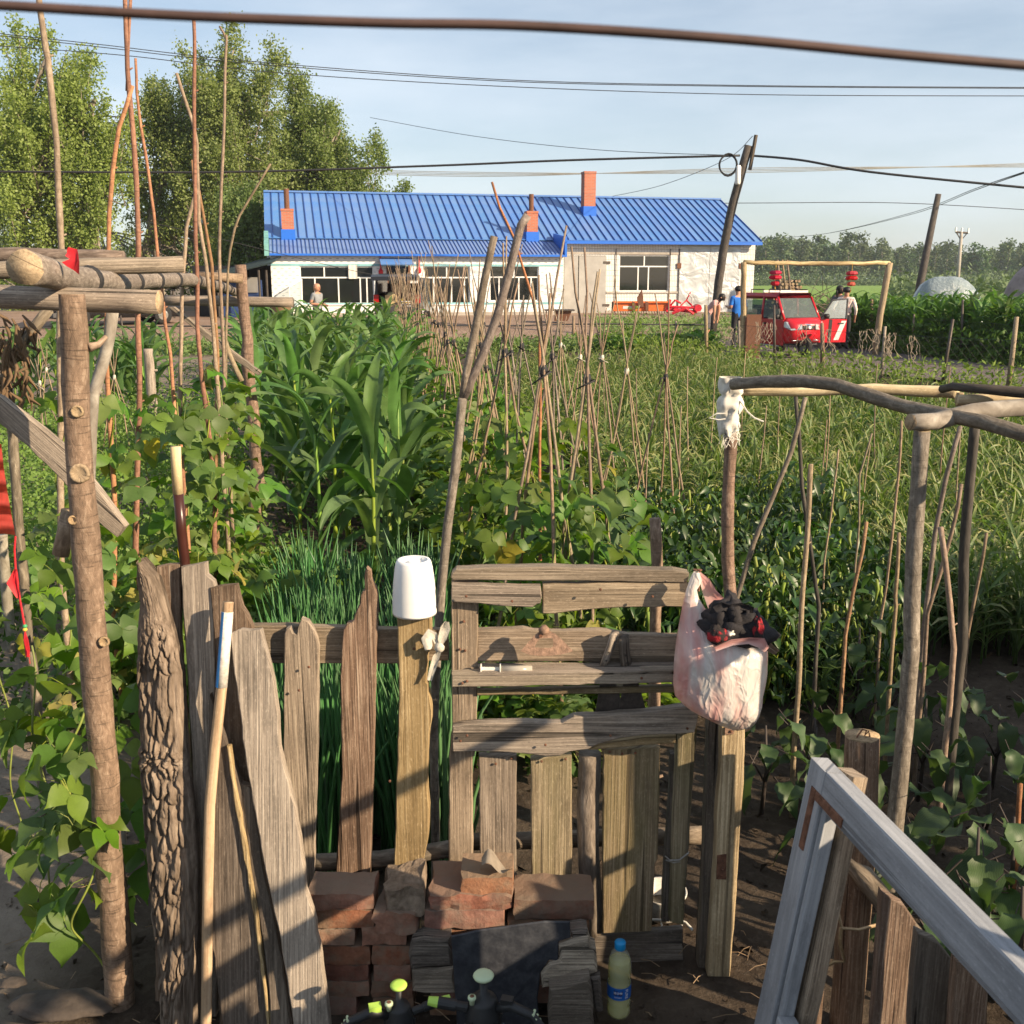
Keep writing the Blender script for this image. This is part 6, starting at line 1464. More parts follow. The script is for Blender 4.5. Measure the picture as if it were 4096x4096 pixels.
pole_thing('straight bean pole that stands in the middle of the pole cluster', [(775, 74), (780, 512), (780, 740), (789, 1082), (789, 1299), (803, 1498), (826, 1669), (848, 1840), (860, 1982), (856, 2150)], 5.1, .008, .014, 'bark_pole', seed=5, group=LP)
pole_thing('short forked stick propped against the cluster of bean poles', [(706, 293), (735, 390), (769, 490), (786, 570), (791, 740), (794, 883), (826, 1053), (850, 1300), (866, 1500)], 5.3, .008, .014, 'bark_tan', seed=6, group=LP)
pole_thing('crooked bean pole crossing low in the pole cluster', [(770, 640), (778, 745), (794, 760), (820, 900), (848, 1053), (871, 1412), (866, 1754), (858, 1980)], 5.5, .008, .013, 'bark_pole', seed=7, group=LP)
pole_thing('short bean pole with broken stub left of the cluster', [(788, 757), (765, 840), (746, 911), (734, 1065), (729, 1156), (723, 1470), (720, 1777)], 5.2, .009, .013, 'bark_tan', seed=8, group=LP)
pole_thing('slender straight bean pole standing free before the poplars', [(905, 140), (907, 160), (897, 455), (885, 740), (880, 1082), (883, 1185), (894, 1412), (897, 1612)], 5.6, .007, .012, 'bark_tan', seed=9, group=LP, side=[[(878, 105), (893, 130), (905, 160)]])
pole_thing('bowed bean pole bending over to the right toward the roof', [(1082, 655), (1040, 725), (997, 797), (960, 860), (940, 911), (920, 1000), (911, 1082), (905, 1300), (900, 1600)], 6.0, .006, .013, 'bark_tan', seed=10, group=LP)
pole_thing('rough-barked slanting branch with red paint marks behind the thick post', [(452, 1235), (440, 1330), (421, 1412), (376, 1583), (364, 1726), (358, 1900), (355, 2100)], 3.3, .019, .019, 'bark_pale', seed=11, jit=.2)
pole_thing('short curved branch leaning against the far barked post', [(888, 1327), (915, 1410), (940, 1470), (968, 1526)], 6.6, .016, .018, 'bark_tan', seed=12, base=False)
pole_thing('gnarled stub post at the edge of the left path', [(8, 2140), (20, 2300), (32, 2440)], 5.4, .028, .03, 'bark_pale', nm='stub_post', seed=13)
pole_thing('weathered stump post among the pea plants', [(592, 1395), (595, 1440)], 13, .06, .065, 'grey_wood', nm='stub_post', seed=14)
# dead branches with dried vines at the left edge
dv = thing('dried_vine', 'dead branch hung with withered brown vines at the left', 'dried vine', V((PY(40, 1400, 3.6).x, 3.6, 0)))
mb = MB(); mb.tube(dense([V((PY(10, 1700, 3.6).x, 3.6, -.03)), PY(25, 1500, 3.6), PY(70, 1400, 3.6), PY(140, 1310, 3.6), PY(205, 1235, 3.6)], .05, .012, 3), .018, 8, True, .3); part('branch', mb, M['bark_rough'], dv, True)
r = random.Random(9); mb = MB(); M['dry'] = leafm('dry', (.20, .13, .075), .2, .2, .8)
for i in range(90):
    p = PY(r.uniform(-60, 110), r.uniform(1240, 1600), 3.55 + r.uniform(-.1, .1)); q = p + V((r.gauss(0, .03), r.gauss(0, .02), -r.uniform(.03, .12)))
    mb.tube([p, p.lerp(q, .5) + V((r.gauss(0, .015), 0, 0)), q], [.003, .008, .002], 4, False)
part('withered_leaves', mb, M['dry'], dv, True)['kind'] = 'stuff'
# red ribbon, red hanging banner with tassel
rbn = thing('red_ribbon', 'red cloth ribbon tied round the tallest bean pole above the beams', 'ribbon', PY(*z5(500, 300), 2.5))
mb = MB(); ribbon(mb, [PY(*z5(x, y), 2.52) for x, y in ((470, 185), (515, 200), (528, 250), (495, 305))], [.022, .03, .028, .05], None, 1); part('band', mb, M['red'], rbn, True)
bn = thing('hanging_banner', 'red pleated banner with bead and tassel hanging at the left edge', 'banner', PY(10, 2140, 1.9))
mb = MB(); 
def bnp(u, v):
    x0, x1, yy = -160, 6 + 56 * v ** 1.3, 1780 + 365 * v
    return PY(x0 + (x1 - x0) * u, yy + 10 * math.sin(u * 6), 1.9 + .012 * math.sin(v * 26))
mb.grid(10, 26, bnp); part('cloth', mb, M['lantern_red'], bn, True)
mb = MB(); mb.tube([PY(x, y, 1.9) for x, y in ((62, 2145), (58, 2200), (62, 2270), (80, 2400), (98, 2500), (100, 2520))], .0017, 5); part('cord', mb, M['red'], bn)
mb = MB(); ribbon(mb, [PY(x, y, 1.9) for x, y in ((64, 2275), (55, 2330), (75, 2390))], [.004, .022, .006]); part('pendant', mb, M['red'], bn, True)
for yy, mt in ((2505, 'panel_green'), (2518, 'gold')):
    if mt == 'panel_green' and mt not in M: M[mt] = plain('bead_green', (.05, .3, .12), .4)
    mb = MB(); mb.lathe([(.002, -.004), (.005, 0), (.002, .004)], 8, PY(100, yy, 1.9)); part('bead', mb, M[mt], bn, True)
mb = MB()
for k in range(12): mb.tube([PY(100, 2525, 1.9), PY(104 + (k % 4 - 1.5) * 5, 2560, 1.9 + .003 * (k // 4 - 1)), PY(112 + (k % 4 - 1.5) * 4, 2600 + 14 * (k % 3), 1.9 + .004 * (k // 4 - 1))], .0009, 4)
mb.tube([PY(112, 2590, 1.9), PY(120, 2655, 1.9)], .0006, 4); part('tassel', mb, M['red'], bn)['kind'] = 'stuff'
# ================================================================== right-hand timber
rf = thing('pole_railing', 'railing of crooked poles on posts to the right of the gate', 'railing', (1.17, 2.9, 0))
def rpole(nm, pxs, Y, r0_, r1_, mt, root, capm=None, seed=0, jit=.1, ground=False):
    Ys = Y if isinstance(Y, tuple) else (Y, Y)
    P = [PY(x, y, Ys[0] + (Ys[1] - Ys[0]) * i / (len(pxs) - 1)) for i, (x, y) in enumerate(pxs)]
    if ground: P.append(V((P[-1].x, P[-1].y, -.05)))
    d = dense(P, .04, .004, seed); mb = MB()
    mb.tube(d, [r0_ + (r1_ - r0_) * i / len(d) + r1_ * .08 * n3(i * .3, seed, 1) for i in range(len(d))], 14, 2 if capm else True, jit, 1, seed)
    return part(nm, mb, [M[mt], M[capm]] if capm else M[mt], root, True)
rpole('post', [z8(300, 330), z8(305, 700), z8(295, 1000), z8(290, 1300), z8(305, 1540)], 3.7, .022, .026, 'bark_red', rf, None, 1, ground=True)
rpole('post', [z8(1368, 585), z8(1345, 900), z8(1318, 1300), z8(1310, 1600), z8(1312, 1800)], 2.95, .023, .027, 'bark_grey', rf, 'cut_wood', 2, ground=True)
rpole('post', [z8(1660, 560), z8(1630, 900), z8(1600, 1300), z8(1590, 1780)], 3.5, .017, .019, 'bark_dark', rf, None, 3, ground=True)
rpole('rail', [z8(320, 330), z8(500, 312), z8(700, 310), z8(900, 330), z8(1100, 395), z8(1300, 455), z8(1500, 495), z8(1700, 535), z8(2050, 640)], (3.6, 2.8), .021, .021, 'bark_grey', rf, None, 4, .14)
rpole('rail', [z8(350, 365), z8(700, 368), z8(1100, 352), z8(1500, 372), z8(1560, 380)], (3.75, 3.6), .017, .021, 'fresh_wood', rf, None, 5)
rpole('rail', [z8(1480, 355), z8(1540, 345), z8(1700, 358), z8(2050, 382)], (3.5, 3.3), .014, .020, 'bark_dark', rf, None, 6)
rpole('rail', [z8(1302, 538), z8(1450, 530), z8(1650, 480), z8(1932, 455), z8(2100, 445)], (2.92, 3.1), .024, .028, 'bark_pale', rf, 'cut_wood', 7, .2)
rpole('rail', [z8(1560, 415), z8(1800, 405), z8(2100, 410)], (3.4, 3.4), .018, .02, 'fresh_wood', rf, None, 8)
rpole('stub', [z8(1580, 375), z8(1575, 450)], 3.5, .012, .014, 'cut_wood', rf, None, 9)
mb = MB(); q = PY(*z8(305, 390), 3.66)
def wrap(u, v):
    an = u * 2 * math.pi; rr_ = (.042 + .016 * n3(math.cos(an) * 2, math.sin(an) * 2, v * 5) + .006 * n3(math.cos(an) * 6, math.sin(an) * 6, v * 11)) * (1 - .3 * abs(v - .55)) * (1.12 if v > .72 else (.88 if .64 < v <= .72 else 1))
    if u == 1: an = 0
    return q + V((rr_ * math.cos(an), rr_ * math.sin(an), -.135 + .20 * v + .012 * math.sin(5 * an) * (v < .05)))
mb.grid(28, 22, wrap); wr_ = part('cloth_wrap', mb, M['cloth_white'], rf, True, label='white rag bound round the post top with frayed ends')
r = random.Random(4)
for k in range(26):
    a = r.uniform(-2.6, -.5); p = q + V((.035 * math.cos(a), .035 * math.sin(a), -.12)); mb = MB() if k == 0 else mb
    mb.tube([p, p + V((r.gauss(0, .008), 0, -.02)), p + V((r.gauss(0, .014), 0, -.02 - r.uniform(.01, .05)))], .0011, 3, False)
part('frayed_threads', mb, M['cloth_white'], wr_)['kind'] = 'stuff'
mb = MB(); mb.tube([PY(*z8(x, y), 3.62) for x, y in ((360, 420), (400, 480), (440, 515), (490, 535))], .0028, 5); part('string_end', mb, M['cloth_white'], wr_)
mb = MB(); mb.tube([PY(*z8(x, y), 3.62) for x, y in ((280, 490), (230, 490), (190, 515), (240, 525), (280, 520))], .0025, 5); part('string_end', mb, M['cloth_white'], wr_)
# the railing runs on toward the path, out of view; its shadow bars fall on the gate
for nm_, a, c in (('rail', (1.60, 2.75, 1.60), (1.63, .5, 1.62)), ('rail', (1.60, 2.6, 1.0), (1.62, .7, 1.03)), ('post', (1.6, 2.04, -.05), (1.6, 2.02, 1.66)), ('post', (1.62, .9, -.05), (1.62, .88, 1.66))):
    mb = MB(); mb.tube(dense([a, c], .08, .006, 3), .024, 10, True, .1); part(nm_, mb, M['bark_grey'], rf, True)
# slender stakes beyond the railing
SG = 'stakes between the eggplants and garlic'
for k, (pts, Y, rr_, mt, lab) in enumerate([
        ([z8(668, 390), z8(690, 600), z8(705, 900), z8(740, 1150), z8(795, 1560)], 4.3, .010, 'bark_dark', 'crooked dark stake crossing behind the railing'),
        ([z8(722, 400), z8(640, 700), z8(540, 950), z8(440, 1200), z8(340, 1520)], 4.2, .012, 'bark_grey', 'slanting grey stake that leans behind the wrapped post'),
        ([z8(752, 770), z8(735, 1100), z8(712, 1450), z8(690, 1800), z8(675, 2100)], 3.6, .011, 'bark_tan', 'blunt tan stake among the eggplants'),
        ([z8(1255, 530), z8(1240, 800), z8(1210, 1100), z8(1170, 1450), z8(1140, 1620)], 4.4, .007, 'bark_tan', 'thin straight stake close to the grey railing post'),
        ([z8(1240, 1150), z8(1215, 1500), z8(1220, 1560), z8(1205, 1780)], 4.0, .009, 'bark_tan', 'knobbly short stake left of the grey railing post'),
        ([z8(1060, 1090), z8(1040, 1250), z8(985, 1500), z8(940, 1720)], 4.0, .009, 'bark_pole', 'leaning reddish stake with side twig in the eggplant bed'),
        ([z8(1470, 1120), z8(1490, 1300), z8(1520, 1550), z8(1545, 1790)], 3.4, .012, 'bark_tan', 'pale stake with sawn tip right of the grey railing post'),
        ([z8(1090, 600), z8(1020, 830), z8(1018, 1100), z8(995, 1400)], 5.0, .006, 'bark_tan', 'forked thin stake standing in the garlic'),
        ([z8(1580, 560), z8(1500, 850), z8(1440, 1150), z8(1400, 1500), z8(1380, 1650)], 3.9, .011, 'bark_grey', 'long slanting stake behind the railing corner'),
        ([z8(1585, 880), z8(1530, 1150), z8(1470, 1380), z8(1400, 1600)], 3.8, .009, 'bark_tan', 'second slanting stake under the railing corner'),
        ([z8(1725, 1150), z8(1680, 1400), z8(1625, 1700)], 4.2, .008, 'bark_tan', 'slim stake at the garlic edge beyond the dark post'),
        ([z8(905, 690), z8(875, 950), z8(830, 1300)], 5.2, .006, 'bark_tan', 'thin stake leaning among the garlic leaves'),
        ([c8(1910, 500), c8(1880, 1000), c8(1850, 1250)], 3.0, .010, 'bark_pole', 'dark red stake at the right of the eggplant leaves'),
        ([z7(1480, 1245), z7(1488, 1400), z7(1500, 1560)], 3.4, .024, 'bark_tan', 'thick blunt stake standing behind the gate')]):
    pole_thing(lab, pts, Y, rr_ * .8, rr_, mt, 'garden_stake', 30 + k, SG)
# forked pole just left of the gate
fk = thing('forked_pole', 'long forked branch pole standing just left of the gate', 'pole', (PY(1735, 2900, 2.98).x, 2.98, 0))
P = [(1735, 2900), (1748, 2600), (1765, 2356), (1790, 2100), (1815, 1900), (1832, 1750), (1845, 1640), (1852, 1590)]
pp = [V((PY(1730, 2900, 2.98).x, 2.98, -.05))] + [PY(x, y, 2.98) for x, y in P]
mb = MB(); d = dense(pp, .05, .003, 7); mb.tube(d, .014, 12, True, .08); part('stem', mb, M['bark_grey'], fk, True)
mb = MB(); d = dense([PY(x, y, 2.98) for x, y in ((1850, 1600), (1866, 1500), (1885, 1400), (1905, 1300), (1935, 1130), (1976, 945))], .05, .003, 8); mb.tube(d, [.0125 - .002 * i / len(d) for i in range(len(d))], 10, True, .08); part('prong', mb, M['bark_grey'], fk, True)
mb = MB(); d = dense([PY(x, y, 2.98) for x, y in ((1850, 1600), (1885, 1520), (1930, 1420), (1985, 1270), (2040, 1080), (2085, 900), (2112, 862))], .05, .003, 9); mb.tube(d, [.0135 - .002 * i / len(d) for i in range(len(d))], 10, True, .1); part('prong', mb, M['bark_grey'], fk, True)
pole_thing('slim leaning stick rising past the forked pole toward the roof', [(1968, 728), (2000, 830), (2060, 960), (2095, 1080), (2130, 1200), (2160, 1350)], 5.5, .006, .011, 'bark_pole', 'bean_pole', 61)
# ---------------- low fence behind the white frame
lb = thing('board_fence', 'low fence of dark boards and round posts at the eggplant bed', 'fence', (.95, 2.4, 0))
q = PY(*c8(968, 212), 2.45); mb = MB(); P = [q, PY(*c8(950, 800), 2.45), V((PY(*c8(905, 1500), 2.45).x, 2.45, -.03))]
mb.tube(dense(P, .05, .002), .044, 18, 2, .05); st_ = part('round_post', mb, [M['brown_wood'], M['cut_wood']], lb, True, label='thick cracked round post with bent wire on its top')
mb = MB(); mb.tube([q + V((x * .9, y, z)) for x, y, z in ((-.02, -.01, .0), (-.005, -.01, .022), (.006, -.012, .02), (.002, -.01, .004), (.012, -.012, .018), (.018, -.01, .0))], .0022, 5); part('wire', mb, M['rust'], st_)
for nm_, pts, yb, mt, sd in (('board', [(728, 720), (815, 760), (812, 830), (800, 1060), (760, 1500), (725, 1932), (690, 2500), (540, 2500), (600, 1700), (640, 1150)], 2.36, 'brown_wood', 61),
                             ('board', [(1090, 1150), (1220, 1230), (1290, 1330), (1270, 1700), (1230, 2300), (1000, 2300), (1050, 1700)], 2.22, 'brown_wood', 62),
                             ('board', [(1300, 1390), (1420, 1450), (1510, 1560), (1500, 1800), (1440, 2300), (1250, 2300), (1262, 1800)], 2.12, 'dark_wood', 63),
                             ('board', [(1530, 1560), (1720, 1700), (1700, 2300), (1480, 2300)], 2.0, 'brown_wood', 64)):
    part(nm_, board_mb(c8, pts, yb, 0, .03, sd, zmin=-.02), M[mt], lb)
rpole('lower_rail', [c8(760, 980), c8(900, 960), c8(1110, 1220), c8(1350, 1500)], (2.5, 2.3), .028, .03, 'bark_rough', lb, None, 21, .2)
rpole('lower_rail', [c6(310, 750), c6(700, 740), c6(1300, 720), c6(1800, 705)], (2.86, 2.86), .026, .028, 'bark_rough', gate, None, 22, .15)
mb = MB(); mb.tube([PY(*c8(x, y), 2.30) for x, y in ((835, 1140), (820, 1250), (845, 1360), (950, 1370), (1095, 1330))], .0045, 6); part('rope', mb, M['post_wood'], lb, True)
mb = MB(); mb.tube([PY(*c8(x, y), 2.28) for x, y in ((840, 1360), (835, 1450), (862, 1560), (800, 1560), (765, 1580))], .0045, 6); part('rope', mb, M['post_wood'], lb, True)
# ---------------- old white window frame leaning on the fence, seen along its length
wf = thing('window_frame', 'old white painted window frame leaning beside the path with a rusty corner bracket', 'window frame', (.52, 2.0, .0))
ex = V((PZ(*c8(1932, 1640), 1.01).x - PZ(*c8(660, 340), 1.01).x, PZ(*c8(1932, 1640), 1.01).y - PZ(*c8(660, 340), 1.01).y, 0))
C0 = PZ(*c8(660, 340), 1.01); ex = ex.normalized()
lean = V((-.14, -.02, -1)).normalized()                    # down the face
nrm = ex.cross(lean).normalized()
if nrm.x > 0: nrm = -nrm                                     # the face that looks left, to the camera
def bar(nm, s0, s1, d0, d1, th, off, mt='painted'):
    """a bar of the frame: s along its length, d down the face, th thick, off proud of the back"""
    P = [C0 + ex * s + lean * d for s, d in ((s0, d0), (s1, d0), (s1, d1), (s0, d1))]
    mb = MB(); mb.prism(P, -nrm * th, .003, ex if s1 - s0 > d1 - d0 else lean)
    if off: mb.v = [tuple(V(p) + nrm * off) for p in mb.v]
    return part(nm, mb, M[mt], wf)
bar('stile', 0, .070, 0, 1.02, .04, 0)
bar('top_rail', .072, 1.3, .0, .068, .04, 0)
bar('inner_stile', .072, .088, .07, 1.02, .03, -.008)
bar('inner_rail', .09, 1.3, .07, .084, .03, -.008)
bar('middle_rail', .09, 1.3, .56, .61, .04, .001)
bar('middle_bead', .092, 1.3, .612, .632, .03, .004)
bar('stile', 1.302, 1.39, 0, 1.02, .045, 0); bar('bottom_rail', .11, 1.3, .93, 1.02, .045, 0)
bar('corner_bracket', .030, .052, .05, .19, .003, .0035, 'rust'); bar('corner_bracket', .054, .17, .05, .072, .003, .0035, 'rust')
mb = MB(); P = [C0 + ex * s + lean * d + nrm * .03 for s, d in ((.5, .03), (.50, .02), (.54, .03), (.56, .06))]; mb.tube([C0 + ex * .82 + lean * .05, C0 + ex * .82 + lean * .05 + nrm * .03, C0 + ex * .85 + lean * .055 + nrm * .05, C0 + ex * .86 + lean * .075 + nrm * .045], .0035, 6); part('bent_nail', mb, M['rust'], wf, True)
mb = MB(); P = [C0 + ex * s + lean * d + nrm * o for s, d, o in ((.14, .60, .03), (.35, .60, .035), (.7, .585, .035))]; mb.tube(dense(P, .05, .003), .014, 9, True, .15); part('tied_stick', mb, M['dark_wood'], wf, True)
mb = MB(); P = [C0 + ex * s + lean * d + nrm * o for s, d, o in ((.22, .57, .05), (.45, .55, .055), (.8, .54, .05))]; mb.tube(dense(P, .05, .003), .012, 9, True, .15); part('tied_stick', mb, M['bark_grey'], wf, True)
for s_ in (.40, .415, .43):
    c_ = C0 + ex * s_ + lean * .585 + nrm * .03; mb = MB(); mb.tube([c_ + (lean * math.cos(a * .7) * .045 + nrm * math.sin(a * .7) * .042) + ex * .006 * math.sin(a * 2) for a in range(10)], .0045, 6); part('black_cord', mb, M['tie'], wf, True)
mb = MB(); c_ = C0 + ex * .39 + lean * .585 + nrm * .03; mb.tube([c_ + (lean * math.cos(a * .7) * .045 + nrm * math.sin(a * .7) * .042) for a in range(10)], .0035, 6); part('white_cord', mb, M['cloth_white'], wf, True)
single('prop_board', MB().prism([C0 + ex * s + lean * d - nrm * .052 for s, d in ((.02, .01), (.085, .0), (.10, .5), (.09, 1.05), (.02, 1.05))], -nrm * .035, .003), M['old_wood'], 'rough-sawn board propped behind the white window frame', 'board')
# ================================================================== bricks
m, t, b = nmat('brick'); oc = uvvec(t, (1, 1, 1), True, 'Object')
f1, f2 = noise_(t, oc, 16, 7, .7), noise_(t, oc, 70, 4, .7)
c = ramp(t, f1, [(.3, (.13, .066, .045)), (.5, (.24, .115, .075)), (.7, (.33, .175, .115))])
c = mixc(t, ramp(t, noise_(t, oc, 9, 5, .7), [(.44, (0, 0, 0)), (.62, (.85, .85, .85))]), c, (.22, .165, .12))
gi = N(t, 'NewGeometry'); sp = N(t, 'SeparateXYZ'); t.links.new(gi.outputs['Normal'], sp.inputs[0])
c = mixc(t, ramp(t, sp.outputs[2], [(.55, (0, 0, 0)), (.85, (.75, .75, .75))]), c, (.20, .155, .115))     # dried mud lies on the upper faces
c = vary(t, c, .2, .01, .15)
t.links.new(c, b.inputs['Base Color']); b.inputs['Roughness'].default_value = .95; b.inputs['Specular IOR Level'].default_value = .1
pb = bump(t, b, f1, .6, .008); bump(t, b, f2, .6, .003, pb); M['brick'] = m
M['mud'] = plain('mud', (.20, .155, .115), .95, 0, .1, noise=.4, ns=45, bmp=.8)
BG = 'old bricks stacked before the fence'
def brick(zf, x0, x1, ytop, ybot, Yf, lab, dep=.115, mt='brick', rz=0.0, rough=.004):
    a, c, d = PY(*zf(x0, ybot), Yf), PY(*zf(x1, ybot), Yf), PY(*zf((x0 + x1) / 2, ytop), Yf)
    w_, h_ = c.x - a.x, d.z - a.z; mb = MB(); nx, ny, nz = 8, 4, 3
    seed = x0 * .37 + ytop * .11
    def pt(u, v, w2):
        e = sum(1 for q in (u, v, w2) if q in (0, 1))
        p = V(((u - .5) * w_, v * dep, w2 * h_)); k = rough * (.6 + .9 * (e >= 2))
        return p + V((n3(p.x * 30 + seed, p.y * 30, p.z * 30), n3(p.x * 30, p.y * 30 + seed, p.z * 30 + 5), n3(p.x * 30 + 9, p.y * 30, p.z * 30 + seed))) * k - (p - V((0, dep / 2, h_ / 2))) * (.012 * (e >= 2) + .015 * (e == 3))
    for f in (lambda u, v: pt(u, 0, v), lambda u, v: pt(1 - u, 1, v)): mb.grid(nx, nz, f)
    for f in (lambda u, v: pt(0, 1 - u, v), lambda u, v: pt(1, u, v)): mb.grid(ny, nz, f)
    for f in (lambda u, v: pt(u, v, 1), lambda u, v: pt(1 - u, v, 0)): mb.grid(nx, ny, f)
    o = link('brick', mb.mesh('brick', M[mt]), None, ((a.x + c.x) / 2, Yf, a.z)); o.rotation_euler[2] = rz
    return tag(o, lab, 'brick', BG)
SH = 'dusty red brick low in the leaning brick stack'
brick(c5, 372, 800, 1098, 1194, 2.50, 'whole brick topping the stack beside the leaning plank')
for x0, x1, y0, y1 in ((395, 800, 1197, 1312), (420, 680, 1322, 1426), (440, 780, 1430, 1550), (455, 770, 1554, 1652), (480, 775, 1656, 1758), (500, 690, 1762, 1872), (510, 790, 1876, 1985)):
    brick(c5, x0, x1, y0, y1, 2.50, SH)
brick(c5, 868, 1130, 1065, 1222, 2.49, 'crumbling mud-caked half brick standing above the gap', .14, 'mud', .05, .012)
brick(c5, 795, 1072, 1215, 1350, 2.48, 'tilted mud-stained brick under the crumbling half brick', .13, 'brick', -.12, .007)
for x0, x1, y0, y1 in ((722, 1010, 1312, 1420), (790, 1040, 1428, 1548), (800, 1040, 1552, 1652), (785, 1050, 1656, 1760), (800, 1060, 1764, 1870), (820, 1060, 1874, 1985)):
    brick(c5, x0, x1, y0, y1, 2.495, 'short dark brick in the middle column of the stack')
brick(c6, 232, 568, 985, 1096, 2.51, 'sunlit brick at the very top with a scrap of cardboard', .125)
brick(c6, 28, 566, 1098, 1192, 2.50, 'long chipped brick beneath the topmost brick', .17, 'brick', 0, .008)
brick(c6, -6, 516, 1196, 1312, 2.495, 'bright orange-red brick in the third course')
brick(c6, 570, 1092, 1128, 1252, 2.50, 'half-shaded long brick at the foot of the round gate slat', .125)
brick(c6, 528, 1060, 1256, 1345, 2.505, 'rough brick hidden beneath the half-shaded long brick', .12)
for x0, x1, y0, y1 in ((5, 540, 1316, 1420), (20, 560, 1424, 1530), (545, 1050, 1349, 1450), (20, 560, 1534, 1640), (565, 1060, 1454, 1560), (565, 1060, 1564, 1670), (30, 560, 1644, 1760), (30, 560, 1764, 1880), (565, 1060, 1674, 1790)):
    brick(c6, x0, x1, y0, y1, 2.51, 'brick behind the black rubber sheet')
# scrap of cardboard
cbd = MB(); P = [PY(*c6(x, y), Y) for x, y, Y in ((360, 890, 2.50), (400, 850, 2.53), (460, 800, 2.57), (500, 960, 2.50), (490, 945, 2.5))]
cbd.grid(10, 6, lambda u, v: PY(*c6(365 + 210 * u, 905 + 45 * u - 100 * v * math.sin(math.pi * min(1, u * 1.2 + .1)) ** .6), 2.50 + .06 * v) + V((0, 0, .012 * math.sin(u * 8))))
single('cardboard_scrap', cbd, plain('card', (.22, .185, .145), .9, noise=.25, ns=30), 'curled grey scrap of cardboard lying on the top brick', 'cardboard', None, True)
# rubber sheet and split logs leaning on the bricks
m, t, b = nmat('rubber'); oc = oc2(t); b.inputs['Base Color'].default_value = (.02, .022, .028, 1)
t.links.new(ramp(t, noise_(t, oc, 30, 6, .7), [(.4, (.016, .018, .024)), (.75, (.055, .058, .066))]), b.inputs['Base Color']); b.inputs['Roughness'].default_value = .6; bump(t, b, noise_(t, oc, 12, 4, .6), .4, .01); M['rubber'] = m
single('rubber_sheet', board_mb(c6, [(168, 1362), (330, 1325), (500, 1302), (640, 1282), (770, 1266), (935, 1268), (938, 1372), (862, 1395), (858, 1520), (800, 1515), (742, 1600), (725, 1760), (735, 2150), (215, 2150), (190, 1700)], 2.40, .10, .006, 71, amp=.002, zmin=-.01), M['rubber'], 'torn black rubber sheet leaning against the brick stack', 'rubber sheet')
def chunk(lab, zf, pts, yb, k, mt, sd, th=.05): single('split_log', board_mb(zf, pts, yb, k, th, sd, along=V((1, 0, 0)), amp=.006, cham=.008, zmin=-.02), M[mt], lab, 'log')
chunk('split log with splintered grain left of the rubber sheet', c5, [(1045, 1395), (1120, 1372), (1230, 1390), (1295, 1378), (1310, 1560), (1040, 1585), (1022, 1480)], 2.43, .06, 'dark_wood', 72)
chunk('grey split log under the splintered one', c5, [(1042, 1590), (1200, 1585), (1318, 1562), (1335, 1740), (1200, 1745), (1048, 1728)], 2.43, .05, 'grey_wood', 73)
chunk('broad weathered log half right of the rubber sheet', c6, [(862, 1425), (945, 1392), (1055, 1372), (1072, 1430), (1102, 1445), (1112, 1598), (1035, 1632), (995, 1645), (880, 1680), (755, 1702), (745, 1605), (800, 1540), (868, 1520)], 2.40, .06, 'grey_wood', 74)
chunk('upright bark-faced log stub below the weathered log', c6, [(800, 1700), (900, 1682), (1062, 1638), (1082, 1750), (1090, 2150), (800, 2150)], 2.36, .02, 'dark_wood', 75)
chunk('small split block on top of the log pieces', c6, [(938, 1335), (1010, 1320), (1048, 1330), (1052, 1370), (945, 1388)], 2.43, 0, 'dark_wood', 76)
chunk('thin splintered offcut at the right of the log pieces', c6, [(1066, 1640), (1130, 1620), (1140, 1760), (1150, 1850), (1100, 1860), (1080, 1800)], 2.40, 0, 'dark_wood', 77, .03)
# ================================================================== bottle
bp = PZ(*c6(1245, 1868), 0.0); bp.z = .004; BH = .232; br = .0325
bot = thing('plastic_bottle', 'clear bottle of yellow liquid with blue cap and label on the ground', 'bottle', bp)
M['pet'] = clear('pet', (.92, .95, .90), .05, .16)
M['yellow_liquid'] = clear('yellow_liquid', (.90, .86, .36), .1, .30)
prof = [(.022, 0), (.029, .004), (br, .014), (br, .03), (br * .95, .036), (br, .042), (br, .055), (br * .95, .06), (br, .065), (br, .105), (br * .95, .11), (br, .115), (br * .95, .125), (br, .13), (br, .155), (br * .95, .17), (br * .78, .19), (.0135, .207), (.012, .212)]
mb = MB(); mb.lathe(prof, 32); part('shell', mb, M['pet'], bot, True, False)
mb = MB(); mb.lathe([(r_ * .95, z + .001) for r_, z in prof if z < .175] + [(br * .86, .176)], 28); part('liquid', mb, M['yellow_liquid'], bot, True, False)
mb = MB(); mb.lathe([(.0145, .207), (.0155, .209), (.0155, .226), (.014, .229)], 24); part('cap', mb, plain('cap_blue', (.01, .25, .55), .4), bot, True, False)
mb = MB(); mb.lathe([(br + .0006, .067), (br + .0006, .104)], 32); mb.f = mb.f[:32]; mb.uv = mb.uv[:32]; mb.mi = mb.mi[:32]; lab_ = part('label', mb, plain('label_blue', (.012, .11, .42), .4), bot, True, False)
def bend(off): return lambda co: V((math.sin((co.x + off) / br) * (br + co.y), -math.cos((co.x + off) / br) * (br + co.y), co.z))
RX = Matrix.Rotation(math.pi / 2, 4, 'X')
mb = MB(); mb.prism([bend(-.006)(V((x, .0009, z))) for x, z in ((-.013, .082), (-.004, .082), (.004, .082), (.0115, .082), (.0125, .097), (.004, .0972), (-.004, .0972), (-.0115, .0975))], (0, .0004, 0), .0001); part('badge', mb, plain('badge_navy', (.01, .02, .12), .4), lab_, False, False)
def flat(z): return lambda co: V((co.x, 0, co.z))
